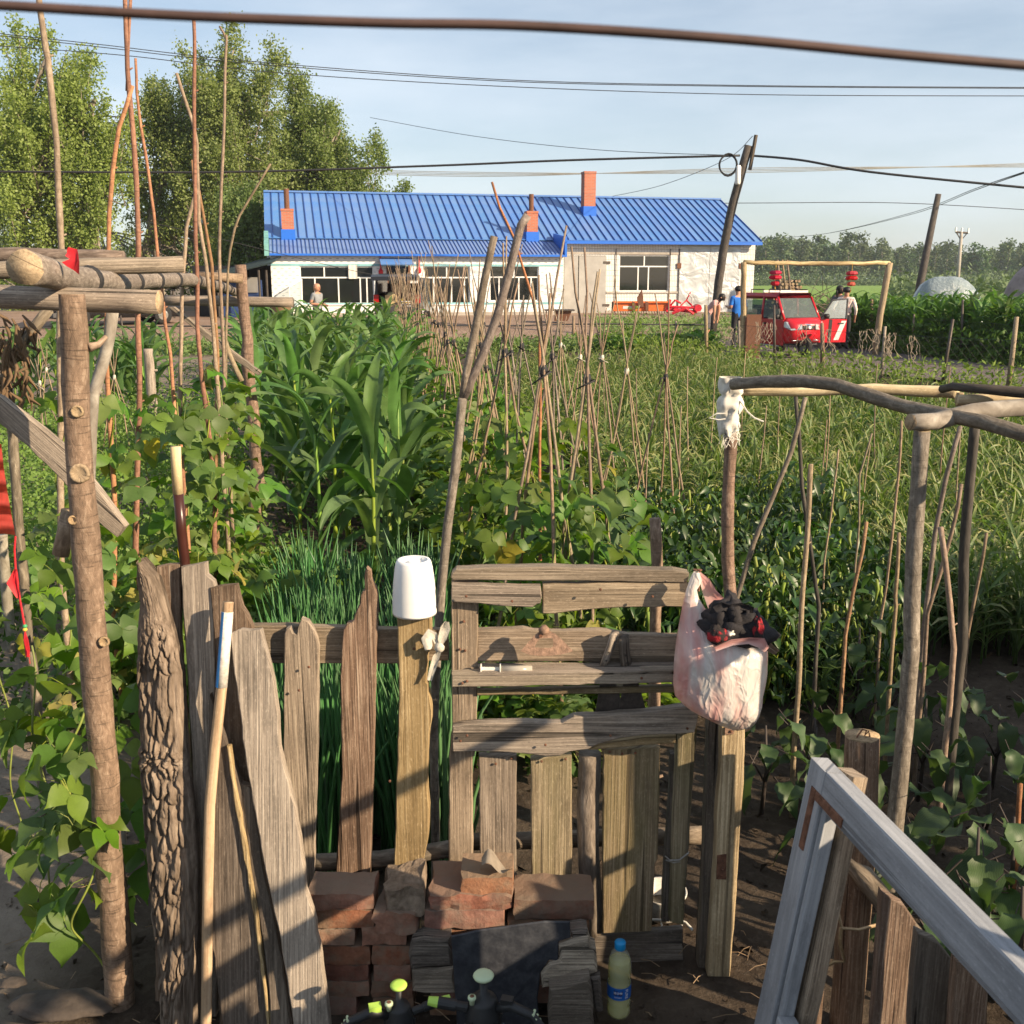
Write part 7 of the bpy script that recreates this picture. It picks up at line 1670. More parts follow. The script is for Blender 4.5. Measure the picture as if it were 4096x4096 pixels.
def on_label(txt, size, x, z, rot, out):
    Mx = Matrix.Translation((x, 0, z)) @ RX @ Matrix.Rotation(rot, 4, 'Z')
    me = text_mesh(txt, size); me.transform(Mx)
    for v in me.vertices: v.co = bend(0)(V((v.co.x, out, v.co.z)))
    me.materials.clear(); me.materials.append(M['white_paint']); return link('lettering', me, lab_)
on_label('康师傅', .0078, -.0063, .0898, 0, .0018); on_label('包装饮用水', .0042, -.006, .0765, 0, .0012); on_label('PURE', .0125, .0175, .0855, -math.pi / 2, .0012)
# ================================================================== garden sprayers
M['spray_black'] = plain('spray_black', (.02, .021, .022), .5, noise=.3, ns=30)
M['spray_tank'] = clear('spray_tank', (.20, .24, .27), .2, .7)
M['lime'] = plain('lime', (.40, .62, .10), .45); M['lime_pale'] = plain('lime_pale', (.48, .58, .38), .5)
def sprayer(label, px_cap, Ys, s, nozzle_dir, handle_dir, capm, rz):
    p = PY(*px_cap, Ys); hh = p.z
    sp_ = thing('garden_sprayer', label, 'sprayer', (p.x, Ys, 0), rz, 'pressure sprayers on the ground')
    k = hh / .34
    mb = MB(); mb.lathe([(.05 * s, 0), (.068 * s, .012), (.072 * s, .05), (.072 * s, .12 * k), (.060 * s, .17 * k), (.045 * s, .19 * k)], 28); part('tank', mb, M['spray_tank'], sp_, True, False)
    mb = MB(); mb.lathe([(.045 * s, .18 * k), (.044 * s, .195 * k), (.041 * s, .235 * k), (.037 * s, .245 * k), (.035 * s, .262 * k), (.030 * s, .272 * k), (.018 * s, .275 * k), (.016 * s, .285 * k), (.010 * s, .287 * k), (.009 * s, .325 * k)], 28); hd = part('pump_head', mb, M['spray_black'], sp_, True, False)
    for i in range(8):
        a = i / 8 * 6.283; mb = MB(); mb.box((math.cos(a) * .043 * s, math.sin(a) * .043 * s, .212 * k), (.008, .008, .028), a); part('grip_rib', mb, M['spray_black'], hd, False, False)
    mb = MB(); mb.lathe([(.012 * s, .328 * k), (.024 * s, .330 * k), (.026 * s, .335 * k), (.023 * s, .339 * k), (.012 * s, .340 * k)], 24); part('pump_knob', mb, M[capm], sp_, True, False)
    a = nozzle_dir; d = V((math.cos(a), math.sin(a), .12)).normalized(); q = V((0, 0, .235 * k)) + d * .04 * s
    mb = MB(); mb.tube([q, q + d * .03], .012 * s, 10); mb.tube([q + d * .03, q + d * .075], .0145 * s, 12); nz = part('nozzle', mb, M['spray_black'], sp_, False, False)
    mb = MB(); mb.tube([q + d * .075, q + d * .10], [.0135 * s, .0105 * s], 12); part('nozzle_tip', mb, M['lime'], nz, False, False)
    a = handle_dir; d = V((math.cos(a), math.sin(a), 0)); mb = MB()
    P = [V((0, 0, .245 * k)) + d * .03, V((0, 0, .262 * k)) + d * .07, V((0, 0, .245 * k)) + d * .12, V((0, 0, .19 * k)) + d * .165, V((0, 0, .12 * k)) + d * .19]
    mb.tube(P, [.012, .013, .012, .013, .012], 10, True, 0, 1.2); hn = part('handle', mb, M['spray_black'], sp_, True, False)
    side = d.cross(V((0, 0, 1)))
    for i in range(12):
        f = i / 11; p2 = P[2].lerp(P[4], f); up = V((0, 0, 1)) * .7 + d * .7
        mb = MB(); mb.tube([p2 + up * .011 - side * .010, p2 + up * .011 + side * .010], .0035, 5); part('grip_ridge', mb, M['lime_pale'], hn, False, False)
    mb = MB(); mb.box(V((0, 0, .275 * k)) + d * .06, (.03, .022, .014), a); part('trigger', mb, M['lime'] if capm == 'lime' else M['spray_black'], hn, False, False)
    mb = MB(); q = V((-.028 * s, -.02 * s, .268 * k)); mb.lathe([(.006, 0), (.007, .012), (.0105, .016), (.010, .022), (.006, .023)], 14, q); vv = part('pressure_valve', mb, M['lime_pale'], sp_, True, False)
    mb = MB(); mb.lathe([(.006, 0), (.005, .002)], 10, q + V((0, 0, .0225))); part('valve_button', mb, M['rust'], vv, False, False)
sprayer('larger black pressure sprayer with pale knob before the rubber sheet', (1934, 3895), 2.20, 1.0, math.pi * .97, -.25, 'lime_pale', 0)
sprayer('smaller black pressure sprayer with lime green knob beside the bricks', (1594, 3934), 2.21, .82, .35, math.pi + .25, 'lime', 0)
# enamel basin behind the gate
q = V((.485, 2.93, .0)); rB = .072
ba = thing('enamel_basin', 'chipped white enamel basin standing behind the gate stile', 'basin', q)
m, t, b = nmat('enamel'); t.links.new(ramp(t, noise_(t, oc2(t), 30, 6, .7), [(.42, (.62, .60, .55)), (.62, (.45, .42, .37)), (.7, (.10, .07, .05))]), b.inputs['Base Color']); b.inputs['Roughness'].default_value = .3; M['enamel'] = m
mb = MB(); mb.lathe([(rB * .7, .0), (rB * .82, .01), (rB * 1.0, .075), (rB * 1.06, .082), (rB * 1.06, .087), (rB * .97, .084), (rB * .8, .02), (rB * .3, .016)], 32); part('bowl', mb, M['enamel'], ba, True, False)
mb = MB(); mb.lathe([(rB * .80, .022), (rB * .82, .032), (rB * .1, .036)], 20); part('muddy_water', mb, plain('mud_water', (.05, .04, .028), .4), ba, True, False)
# flat stones and litter at the bottom left
def stone(lab, c, s, seed, mt='concrete'):
    mb = MB(); crumple(mb, c, s, seed, .25); single('stone', mb, M[mt], lab, 'stone', None, True)
M['stone'] = plain('stone', (.07, .056, .046), .9, noise=.35, ns=20, bmp=.5)
stone('flat dirty stone half sunk beside the thick post', PZ(*b2(430, 1800), .02), (.15, .06, .02), 1, 'stone')
stone('pale chip of concrete in the shade under the bean leaves', PZ(*b2(90, 1640), .01), (.04, .025, .006), 2, 'stone')
# straw and string litter by the gate
r = random.Random(12)
M['straw'] = plain('straw', (.26, .20, .12), .8, dv=.3)
mb = MB()
for i in range(60):
    p = PZ(r.uniform(1650, 3100), r.uniform(3700, 4090), .012); a = r.uniform(0, 6.28); l = r.uniform(.02, .09)
    mb.tube([p, p + V((math.cos(a) * l * .5, math.sin(a) * l * .5, r.uniform(0, .01))), p + V((math.cos(a) * l, math.sin(a) * l, 0))], .0012, 3, False)
for i in range(70):
    p = PZ(r.uniform(0, 1000), r.uniform(3000, 4090), .012); a = r.uniform(0, 6.28); l = r.uniform(.02, .07)
    mb.tube([p, p + V((math.cos(a) * l, math.sin(a) * l, .004))], .0011, 3, False)
struct('straw_litter', mb, M['straw'], kind='stuff', label='scattered straw and dry stems on the soil')
mb = MB()
for i in range(2600):
    Yc = r.uniform(1.9, 6.5); x = r.uniform(-.55 * Yc - .3, .6 * Yc + .2); sz = abs(r.gauss(0, .010)) + .004
    p = V((x, Yc, gpt(x, Yc)[2])); o = mb.add([p + V((r.uniform(-1, 1), r.uniform(-1, 1), r.uniform(-.2, 1))) * sz for _ in range(6)])
    for q in ((0, 1, 2), (0, 2, 3), (3, 4, 5), (1, 4, 5), (0, 3, 5), (1, 2, 4)): mb.face([o + k for k in q])
struct('soil_clods', mb, M['soil'], kind='stuff', label='loose clods of dark soil')
mb = MB(); mb.tube([PZ(*c6(x, y), .012 + .01 * (i % 2)) + V((0, 0, .02)) for i, (x, y) in enumerate(((1440, 1290), (1500, 1290), (1560, 1300), (1620, 1285), (1680, 1310), (1720, 1355)))], .004, 6); mb.tube([PZ(*c6(x, y), .03) for x, y in ((1520, 1270), (1530, 1310), (1600, 1320), (1660, 1285))], .0035, 6)
single('plastic_string', mb, M['cloth_white'], 'white string knotted and trailing at the foot of the gate', 'string', None, True)
# ================================================================== unseen house and fence boards, added to block light
M['plaster'] = plain('plaster', (.5, .46, .40), .9, noise=.1, ns=2)
def shade_house(lab, x0, x1, y0, y1, h, rise, nm='unseen_house'):
    root = thing(nm, lab, 'building', ((x0 + x1) / 2, (y0 + y1) / 2, 0))
    for a in ((x0, x0 + .2, y0, y1), (x1 - .2, x1, y0, y1), (x0 + .2, x1 - .2, y0, y0 + .2), (x0 + .2, x1 - .2, y1 - .2, y1)):
        mb = MB(); mb.box(((a[0] + a[1]) / 2, (a[2] + a[3]) / 2, h / 2), (a[1] - a[0], a[3] - a[2], h)); part('wall', mb, M['plaster'], root)
    ym = (y0 + y1) / 2
    for s, ya in ((1, y1 + .3), (-1, y0 - .3)):
        mb = MB(); mb.prism([(x0 - .3, ya, h), (x1 + .3, ya, h), (x1 + .3, ym, h + rise), (x0 - .3, ym, h + rise)], (0, 0, -.08)); part('roof', mb, M['roof_blue'], root)
    return root
shade_house('unseen house added behind the viewpoint to block light', 2.5, 13, -8.5, -2.0, 2.9, 1.0)
for k_ in range(12):                        # unseen boards added to the fence, the raised ones to shade the bricks
    y_ = 2.06 - k_ * .14; x_ = 1.16 + .02 * k_
    mb = MB(); mb.prism(rough_outline([(x_ - .0, y_, -.02), (x_ + .02, y_, .92 + .24 * (2 < k_ < 7) + .05 * math.sin(k_ * 2.3)), (x_ + .02, y_ - .12, .90 + .24 * (2 < k_ < 7) + .05 * math.sin(k_ * 2.3)), (x_, y_ - .12, -.02)], .1, .002), (.025, 0, 0), .003); part('board', mb, M['grey_wood'], lb)
# ================================================================== plants
M['corn'] = leafm('corn', (.085, .16, .045), .34, .25, .48, .018, 130, .3)
M['corn_stalk'] = leafm('corn_stalk', (.20, .30, .05), .15, .1, .5)
M['bean'] = leafm('bean', (.105, .18, .03), .45, .32, .5, .028, 95)
M['bean_dark'] = leafm('bean_dark', (.06, .115, .025), .35, .25, .5)
M['vine'] = leafm('vine', (.22, .28, .06), .2, .15, .6)
M['pepper'] = leafm('pepper', (.045, .092, .024), .28, .25, .4, .012, None, .45)
M['eggplant'] = leafm('eggplant', (.050, .088, .032), .3, .25, .5, .012, 40)
M['egg_stem'] = plain('egg_stem', (.05, .04, .035), .7)
M['onion'] = leafm('onion', (.095, .22, .085), .2, .2, .38, .01, None, .5)
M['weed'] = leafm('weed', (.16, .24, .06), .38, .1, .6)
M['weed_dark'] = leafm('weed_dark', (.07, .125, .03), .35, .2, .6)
m = leafm('garlic', (.125, .195, .068), .35, .3, .45)
t = m.node_tree; b = t.nodes['Principled BSDF']
lk = b.inputs['Base Color'].links[0]; src = lk.from_socket
sx_ = N(t, 'SeparateXYZ'); t.links.new(N(t, 'TexCoord').outputs['UV'], sx_.inputs[0])
c = mixc(t, ramp(t, sx_.outputs[1], [(.5, (0, 0, 0)), (.98, (.85, .85, .85))]), src, (.42, .38, .17))
t.links.new(c, b.inputs['Base Color']); M['garlic'] = m
def strip(mb, base, az, L, W, up, droop, seed, n=9, fold=.18, wave=.02, twist=0.0, cols=2):
    """a long leaf: leaves the stalk at the angle up, bends over by droop"""
    p = V(base); d = V((math.cos(az), math.sin(az), 0)); st = L / n; an = up; rows = []
    for i in range(n + 1):
        q = i / n
        w_ = W * (.55 + 1.6 * q if q < .28 else 1.0) * (1 - max(0, (q - .35) / .65) ** 1.8) + .0015
        w_ = min(w_, W)
        t = d * math.cos(an) + V((0, 0, math.sin(an))); s = V((-d.y, d.x, 0))
        nn = s.cross(t) * -1
        tw = twist * q; s2 = s * math.cos(tw) + nn * math.sin(tw); n2 = nn * math.cos(tw) - s * math.sin(tw)
        r_ = []
        for j in range(cols + 1):
            k = j / cols * 2 - 1
            r_.append(p + s2 * (w_ / 2 * k) + n2 * (abs(k) * w_ * fold + wave * k * math.sin(q * 11 + seed + k) * (W > .02)))
        rows.append(mb.add(r_)); p = p + t * st
        an -= droop / n * (.35 + 1.5 * q)
    for i in range(n):
        for j in range(cols):
            a, c = rows[i] + j, rows[i + 1] + j
            mb.face((a, a + 1, c + 1, c), [(j / cols * W, i / n), ((j + 1) / cols * W, i / n), ((j + 1) / cols * W, (i + 1) / n), (j / cols * W, (i + 1) / n)])
# ---------------- corn
r = random.Random(21)
corn_leaves = []
for k in range(8):
    mb = MB(); strip(mb, (0, 0, 0), 0, r.uniform(.6, .85), r.uniform(.08, .105), r.uniform(1.0, 1.3), r.uniform(.9, 2.5), k * 2.1, 11, .16, .010, r.uniform(-1.2, 1.2), 4)
    corn_leaves.append(mb.mesh('leaf', M['corn'], smooth=True))
def corn_stalk_mesh(h):
    mb = MB(); pts = [V((.01 * math.sin(z * 3), .01 * math.cos(z * 4), z)) for z in np.linspace(-.03, h, 9)]
    mb.tube(pts, [.016 - .009 * i / 8 for i in range(9)], 8); return mb.mesh('stalk', M['corn_stalk'], smooth=True)
stalks = [corn_stalk_mesh(h) for h in (1.0, 1.1, 1.2)]
def corn_full(x, y, s, rz, label):
    z = hz(x, y) - .01
    t_ = thing('corn_plant', label, 'corn', (x, y, z), rz, 'corn plants in the garden rows'); t_.scale = (s, s, s)
    k = r.randrange(3); link('stalk', stalks[k], t_); h = (1.0, 1.1, 1.2)[k]; n = r.randint(9, 11)
    for i in range(n):
        o = link('leaf', r.choice(corn_leaves), t_, (0, 0, h * (.14 + .86 * i / (n - 1))))
        o.rotation_euler = (r.gauss(0, .12), (-.35 if i > n - 4 else .10 * r.random()) * 1.0, math.pi * (i % 2) + r.gauss(0, .45))
        q = (.75 + .35 * math.sin(math.pi * i / (n - 1))); o.scale = (q, q, q)
def corn_joined(seed, raw=False):
    rr = random.Random(seed); mb = MB(); h = rr.uniform(.95, 1.2); n = 11
    mb.m = 1; mb.tube([(0, 0, -.03), (0.01, 0, h * .5), (0, 0, h)], [.016, .013, .008], 5); mb.m = 0
    rz = rr.uniform(0, 6.28)
    for i in range(n):
        strip(mb, (0, 0, h * (.14 + .86 * i / (n - 1))), rz + math.pi * (i % 2) + rr.gauss(0, .4), rr.uniform(.55, .85) * (.75 + .3 * math.sin(math.pi * i / (n - 1))), rr.uniform(.08, .105), rr.uniform(.9, 1.2) + .25 * (i > n - 4), rr.uniform(1.0, 2.4), rr.random() * 6, 8, .16, .008, rr.uniform(-1, 1))
    return mb if raw else mb.mesh('corn_plant', [M['corn'], M['corn_stalk']], smooth=True)
corn_far = [corn_joined(40 + i) for i in range(6)]
def corn_copy(x, y, s, label, group):
    o = link('corn_plant', r.choice(corn_far), None, (x, y, hz(x, y) - .01)); o.rotation_euler[2] = r.uniform(0, 6.28); o.scale = (s, s, s * r.uniform(.92, 1.08))
    tag(o, label, 'corn', group)
xw = lambda wc, y: wc - .095 * (y - 5)
for (u_, v_, Yc, s_) in ((373, 571, 5.9, 1.1), (320, 560, 6.2, 1.08)):
    p = PY(u_ * 4, 2250, Yc); corn_full(p.x, Yc, s_, 1.2 if u_ > 350 else .3, 'foremost corn plant with pale thick stalk beside the onions' if u_ > 350 else 'second foremost corn plant, left of the pale stalked one')
n_corn = 0
for row in range(13):
    wc = -.62 - .42 * row; y = 6.5 + row * .6 + r.uniform(-.1, .2)
    while y < 24.5:
        x = xw(wc, y) + r.gauss(0, .05)
        if x < -.262 * y: y += .4; continue
        s_ = r.uniform(.92, 1.1)
        if y < 11: corn_full(x, y, s_, r.uniform(0, 6.28), 'leafy corn plant in the near part of the corn rows')
        elif n_corn < 150: corn_copy(x, y, s_, 'leafy corn plant in the far part of the corn rows', 'corn plants in the garden rows'); n_corn += 1
        y += r.uniform(.36, .48) if y < 12 else (r.uniform(.8, 1.1) if row < 6 else 1.5)
for i in range(24):
    y = r.uniform(13, 19); corn_copy(-.30 * y + r.uniform(-2.6, .0) - .5, y, r.uniform(.85, 1.05), 'low corn plant in the small plot beyond the peas', 'corn plants of the small plot')
dc = []
for i in range(420):
    y = r.uniform(23.5, 33); x = 10.5 + (29 - y) * .36 + 8 * r.random() ** 1.5; dc.append((x, y))
dc.sort(key=lambda p: p[1] - .2 * (29 - p[1]) + .6 * p[0])
for x, y in dc[:110]: corn_copy(x, y, r.uniform(1.02, 1.18), 'tall corn plant of the field beside the drive', 'corn plants beside the drive')
# ---------------- bean leaves and vines
def bean_leaf(seed):
    rr = random.Random(seed); mb = MB()
    mb.m = 1; mb.tube([(0, 0, 0), (.035, 0, .012), (.07, 0, .004)], .0014, 3, False); mb.m = 0
    for az, off, s in ((0, .085, 1.0), (1.35, .07, .9), (-1.35, .07, .9)):
        az += rr.gauss(0, .15); L, W = .108 * s, .082 * s; dr = rr.uniform(.15, .6); prof = [(0, .12), (.10, .62), (.28, .98), (.42, .97), (.58, .70), (.74, .36), (.88, .11), (1.0, .01)]
        d = V((math.cos(az), math.sin(az), 0)); sd = V((-d.y, d.x, 0)); base = V((off if az == 0 else .068, 0, .004)) if abs(az) > .8 else V((.085, 0, .004)); rows = []
        for q, wq in prof:
            c = base + d * (L * q * math.cos(dr * q)) + V((0, 0, -L * q * math.sin(dr * q)))
            asym = 1.15 if az > .8 else (.87 if az < -.8 else 1)
            rows.append(mb.add([c + sd * (W / 2 * wq * asym) + V((0, 0, .10 * W * wq + .004 * math.sin(q * 9 + seed))), c, c - sd * (W / 2 * wq / asym) + V((0, 0, .10 * W * wq - .004 * math.sin(q * 8 + seed)))]))
        for i in range(len(rows) - 1):
            for j in range(2): a, c2 = rows[i] + j, rows[i + 1] + j; mb.face((a, a + 1, c2 + 1, c2), [(j * .04 + i * .018, i * .014), (j * .04 + .04 + i * .018, i * .014), (j * .04 + .04 + i * .018, i * .014 + .014), (j * .04 + i * .018, i * .014 + .014)])
    return mb
bean_mb = [bean_leaf(i) for i in range(6)]
M['bean_yellow'] = leafm('bean_yellow', (.30, .27, .045), .4, .3, .6)
bean_me = [q.mesh('leaf', [M['bean'], M['vine']], smooth=True) for q in bean_mb] * 3 + [bean_mb[2].mesh('leaf', [M['bean_yellow'], M['vine']], smooth=True)]
def leaf_rot(rr, bias=-1.3, sp=1.5, lo=.15, hi=1.1): return (rr.gauss(0, .35), rr.uniform(lo, hi), bias + rr.gauss(0, sp))
def helix(path, r0_, z0, z1, turns=2.2):
    out = []; seg = [p for p in path if z0 - .05 <= p.z <= z1]; seg.sort(key=lambda p: p.z)
    for i, p in enumerate(seg): a = p.z * turns * 6.283; out.append(p + V((math.cos(a), math.sin(a), 0)) * (r0_ + .003))
    return out
def densify(P):
    out = [P[0]]
    for a, c in zip(P, P[1:]): out += [a.lerp(c, k / 3) for k in (1, 2, 3)]
    return out
def bean_vine(label, path, rad, n, z0, z1, size, seed, spread=.06, group='bean vines climbing the left frame', bias=-1.3, bot=1.0):
    rr = random.Random(seed); path = densify(sorted(path, key=lambda p: p.z))
    b0 = path[0]; root = thing('bean_vine', label, 'bean plant', (b0.x, b0.y, 0), 0, group)
    hx = helix(path, rad, 0, z1)
    if len(hx) > 3: mb = MB(); mb.tube(hx, .0032, 5); part('stem', mb, M['vine'], root, True)
    L0_ = V(root.location)
    for i in range(n):
        z = z0 + (z1 - z0) * rr.random() ** bot; p = min(path, key=lambda q: abs(q.z - z))
        o = link('leaf', rr.choice(bean_me), root, p + V((rr.gauss(0, spread), rr.gauss(-.02, spread), z - p.z)) - L0_)
        o.rotation_euler = leaf_rot(rr, bias); s_ = size * rr.uniform(.6, 1.2); o.scale = (s_,) * 3
labs = list(POLES)
def pv(key): return next(v for k, v in POLES.items() if key in k)
for k, (key, n, z0, z1, lab) in enumerate((('tallest bean pole', 34, .15, 1.55, 'leafy bean vine on the tallest kinked pole'), ('forked tip', 40, .1, 1.5, 'leafy bean vine on the pole with the forked tip'), ('reddish twin', 40, .1, 1.6, 'leafy bean vine on the reddish twin pole'), ('slim dark red', 34, .1, 1.5, 'leafy bean vine on the slim dark red pole'), ('straight bean pole', 44, .05, 1.55, 'leafy bean vine on the straight middle pole'), ('short forked stick', 40, .05, 1.6, 'leafy bean vine on the propped forked stick'), ('crooked bean pole', 44, .05, 1.5, 'leafy bean vine on the crooked low-crossing pole'), ('broken stub', 38, .05, 1.5, 'leafy bean vine on the pole with the broken stub'), ('slender straight', 40, .05, 1.5, 'leafy bean vine on the slender free-standing pole'), ('bowed bean pole', 46, .05, 1.3, 'leafy bean vine on the bowed pole'))):
    d, rr_ = pv(key); bean_vine(lab, d, rr_, n, z0, z1, .95, 60 + k, .09, bot=1.5)
pa_ = dA
bean_vine('dense shaded bean vine hanging low around the thick barked post', [p + V((-.07, -.01, 0)) for p in pa_], .04, 20, .3, .9, .95, 81, .06, bias=-2.4)
bean_vine('large-leaved bean vine left of the thick post beside the path', [V((-1.36, 2.72, z)) for z in np.linspace(0, 1.2, 20)], .01, 26, .25, 1.0, 1.0, 82, .07, bias=-2.2)
bean_vine('bean vine between the thick post and the bark slab', [V((-1.02, 2.80, z)) for z in np.linspace(0, 1.15, 20)], .01, 20, .2, 1.0, .95, 83, .05, bias=-1.2)
bean_vine('bright bean vine bushing out beside the tool handle', [V((-1.42, 4.5, z)) for z in np.linspace(0, .9, 12)], .01, 48, .05, .8, .95, 84, .18, bias=-1.2)
bean_vine('bright bean vine bushing out at the foot of the far barked post', [V((-1.62, 5.2, z)) for z in np.linspace(0, .8, 12)], .01, 50, .05, .7, .95, 85, .2, bias=-1.2)
bean_vine('sparse bean vine behind the red banner', [V((-1.75, 3.3, z)) for z in np.linspace(0, 1.5, 20)], .01, 8, .9, 1.4, .9, 86, .08, bias=-1.6)
bean_vine('leafy bean vine on the paint-marked branch', [V((-1.55, 3.6, z)) for z in np.linspace(0, 1.4, 20)], .01, 14, .75, 1.3, .9, 87, .08, bias=-1.6)
bean_vine('broad bean vine spreading between the left poles', [V((-1.85, 5.1, z)) for z in np.linspace(0, 1.2, 20)], .01, 50, .05, 1.1, .9, 88, .25, bias=-1.3)
bean_vine('bean vine crowding the gap beside the left path', [V((-2.15, 4.7, z)) for z in np.linspace(0, 1.2, 20)], .01, 26, .1, 1.0, .9, 89, .18, bias=-1.3)
# ---------------- pole tripods
def tripod(tie, n, sp, ext, rad, label, group, tiem, seed, mt='bark_tan'):
    rr = random.Random(seed); root = thing('bean_tripod', label, 'bean poles', (tie.x, tie.y, 0), 0, group); a0 = rr.uniform(0, 6.28); paths = []
    for i in range(n):
        a = a0 + 6.283 * i / n + rr.gauss(0, .25); b_ = V((tie.x + sp * math.cos(a) * rr.uniform(.8, 1.15), tie.y + sp * math.sin(a) * rr.uniform(.7, 1.3), -.05))
        off = V((math.cos(a), math.sin(a), 0)) * rad * 1.2; tp = tie + (tie - b_) * (ext * rr.uniform(.45, 1.15)) + off
        P = stick(b_, tie + off, 5, .012, seed * 7 + i)[:-1] + stick(tie + off, tp, 3, .02, seed * 5 + i); rads = [rad * (1.05 - .55 * k / (len(P) - 1)) * (1 + .12 * n3(k, seed, i)) for k in range(len(P))]
        mb = MB(); mb.tube(P, rads, 7 if tie.y < 8 else 5, True, .1); part('pole', mb, M[mt], root, True); paths.append(P)
    mb = MB(); q = rad * 1.7; mb.lathe([(q * .8, -.028), (q * 1.1, -.012), (q * 1.1, .01), (q * .8, .028)], 8, tie, (.1, .1, 1), .12)
    if rr.random() < .7: mb.tube([tie, tie + V((rr.choice((-1, 1)) * .035, -.02, .0)), tie + V((rr.choice((-1, 1)) * .05, -.02, -.03 - .04 * rr.random()))], [.005, .006, .003], 5)
    part('tie', mb, M[tiem], root, True)
    return paths
NB = 'bean pole tripods in the middle rows'
near = [((2172, 1484), 4.55, 4, .34, .36, .0095, 'bean tripod with black knotted tie directly behind the gate'), ((2348, 1520), 4.75, 4, .30, .40, .0095, 'bean tripod with black tie whose legs come down near the gate stile'), ((2020, 1412), 6.0, 4, .36, .36, .0095, 'bean tripod with black tie right of the forked pole'), ((1905, 1330), 8.2, 4, .38, .36, .009, 'bean tripod glimpsed between the prongs of the forked pole')]
trip_paths = []
for k, ((x, y), Y, n, sp, ext, rad, lab) in enumerate(near): trip_paths.append((tripod(PY(x, y, Y), n, sp, ext, rad, lab, NB, 'tie', 200 + k), Y))
k = 0; y = 6.9
while y < 25:
    for row, x0, dx in ((0, .14, -.14), (1, .52, -.125)):
        if row == 0 and abs(y - 8.2) < .3 or row and y > 10 and k % 2: k += 1; continue
        yy = y + r.uniform(-.15, .15) + row * .35; x = x0 + dx * (yy - 4.5) + r.gauss(0, .06)
        tripod(V((x, yy, r.uniform(1.35, 1.55))), r.randint(3, 5), .34, r.uniform(.3, .45) + .15 * (yy > 9), .0095, 'bare-topped bean tripod in the two long rows toward the house', NB, 'tie', 300 + k, ('bark_tan', 'bark_grey')[k % 2]); k += 1
    y += .8 if y < 9 else .7
TB = 'light tripods over the tomato plants'
for k, (x, y, Y, lab) in enumerate(((2408, 1433, 8.6, 'slight tripod with pale tie near the rusty hopper'), (2507, 1486, 7.6, 'slight tripod with pale tie over the pepper plants'), (2663, 1511, 7.0, 'slight tripod with dark tie nearest to the garlic'), (2243, 1381, 10.5, 'slight tripod with pale tie far back in the garlic'), (2321, 1430, 9.2, 'slight two-legged tripod with white tie'))):
    tripod(PY(x, y, Y), 4, .30, .45, .0085, lab, TB, 'rag' if k != 2 else 'tie', 500 + k)
for k in range(16):
    x, Y = r.uniform(.9, 3.6), r.uniform(6.5, 11); mb = MB(); P = stick((x, Y, -.05), (x + r.gauss(0, .05), Y, r.uniform(.9, 1.35)), 4, .01, k); mb.tube(P, [.007, .0065, .006, .005, .004], 5, True, .1); single('thin_cane', mb, M['bark_tan'], 'thin upright cane standing in the garlic field', 'cane', 'canes in the garlic', True, base=P[0])
for k, (x, y) in enumerate(((-4.6, 10), (-4.1, 10.6), (-5.2, 11.5))): tripod(V((x, y, 1.0)), 4, .3, .4, .008, 'small tripod of pale canes at the edge of the pea patch', 'cane tripods by the peas', 'rag', 560 + k)
MG = 'bean vines on the middle tripods'
for k, (paths, Y) in enumerate(trip_paths):
    for j, P in enumerate(paths): bean_vine(('bean vine climbing the tripod behind the gate', 'bean vine climbing the tripod near the gate stile', 'bean vine climbing the tripod right of the forked pole', 'bean vine climbing the tripod between the forked prongs')[k], P, .011, 26 if Y < 7 else 18, .04, 1.15 if k != 2 else 1.3, 1.0, 700 + k * 10 + j, .13, MG, -1.2, 1.4)
def clump(seed, n, rx, h, mbs, size, mats, name, up=.3):
    """many leaves in one mesh, for plants too far to pick leaves apart"""
    rr = random.Random(seed); mb = MB()
    for i in range(n):
        q = rr.choice(mbs); a = rr.uniform(0, 6.28); d = math.sqrt(rr.random()) * rx; z = h * rr.random() ** .9 * (1 - .35 * (d / rx) ** 2) + .03
        Mx = Matrix.Translation((d * math.cos(a), d * math.sin(a), z)) @ Matrix.Rotation(rr.uniform(0, 6.28), 4, 'Z') @ Matrix.Rotation(rr.uniform(-.2, 1.0), 4, 'Y') @ Matrix.Rotation(rr.gauss(0, .4), 4, 'X') @ Matrix.Scale(size * rr.uniform(.6, 1.25), 4)
        o = len(mb.v); mb.v.extend(tuple(Mx @ V(p)) for p in q.v); mb.f.extend(tuple(k + o for k in f) for f in q.f); mb.uv.extend(q.uv); mb.mi.extend(q.mi)
    return mb.mesh(name, mats, smooth=True)
bean_bush = [clump(800 + i, 70, .34, 1.15, bean_mb[:3], 1.0, [M['bean'], M['vine']], 'bean_plant') for i in range(4)]
bush_stem = MB()
for a in range(5): bush_stem.tube([(0, 0, -.02), (.05 * math.cos(a * 1.3), .05 * math.sin(a * 1.3), .2), (.16 * math.cos(a * 1.3), .16 * math.sin(a * 1.3), .5)], [.008, .006, .003], 5, False)
bush_stem = bush_stem.mesh('stem', M['vine'])
def plant_copy(nm, mesh_list, x, y, s, label, cat, group, zs=1.0):
    if nm in ('bean_plant', 'pepper_plant'):
        o = thing(nm, label, cat, (x, y, hz(x, y) - .04), 0, group); link('foliage', r.choice(mesh_list), o)['kind'] = 'stuff'; link('stem', bush_stem, o)
    else: o = link(nm, r.choice(mesh_list), None, (x, y, hz(x, y) - .04))
    o.rotation_euler[2] = r.uniform(0, 6.28); o.scale = (s, s, s * zs); tag(o, label, cat, group); return o
y = 5.3
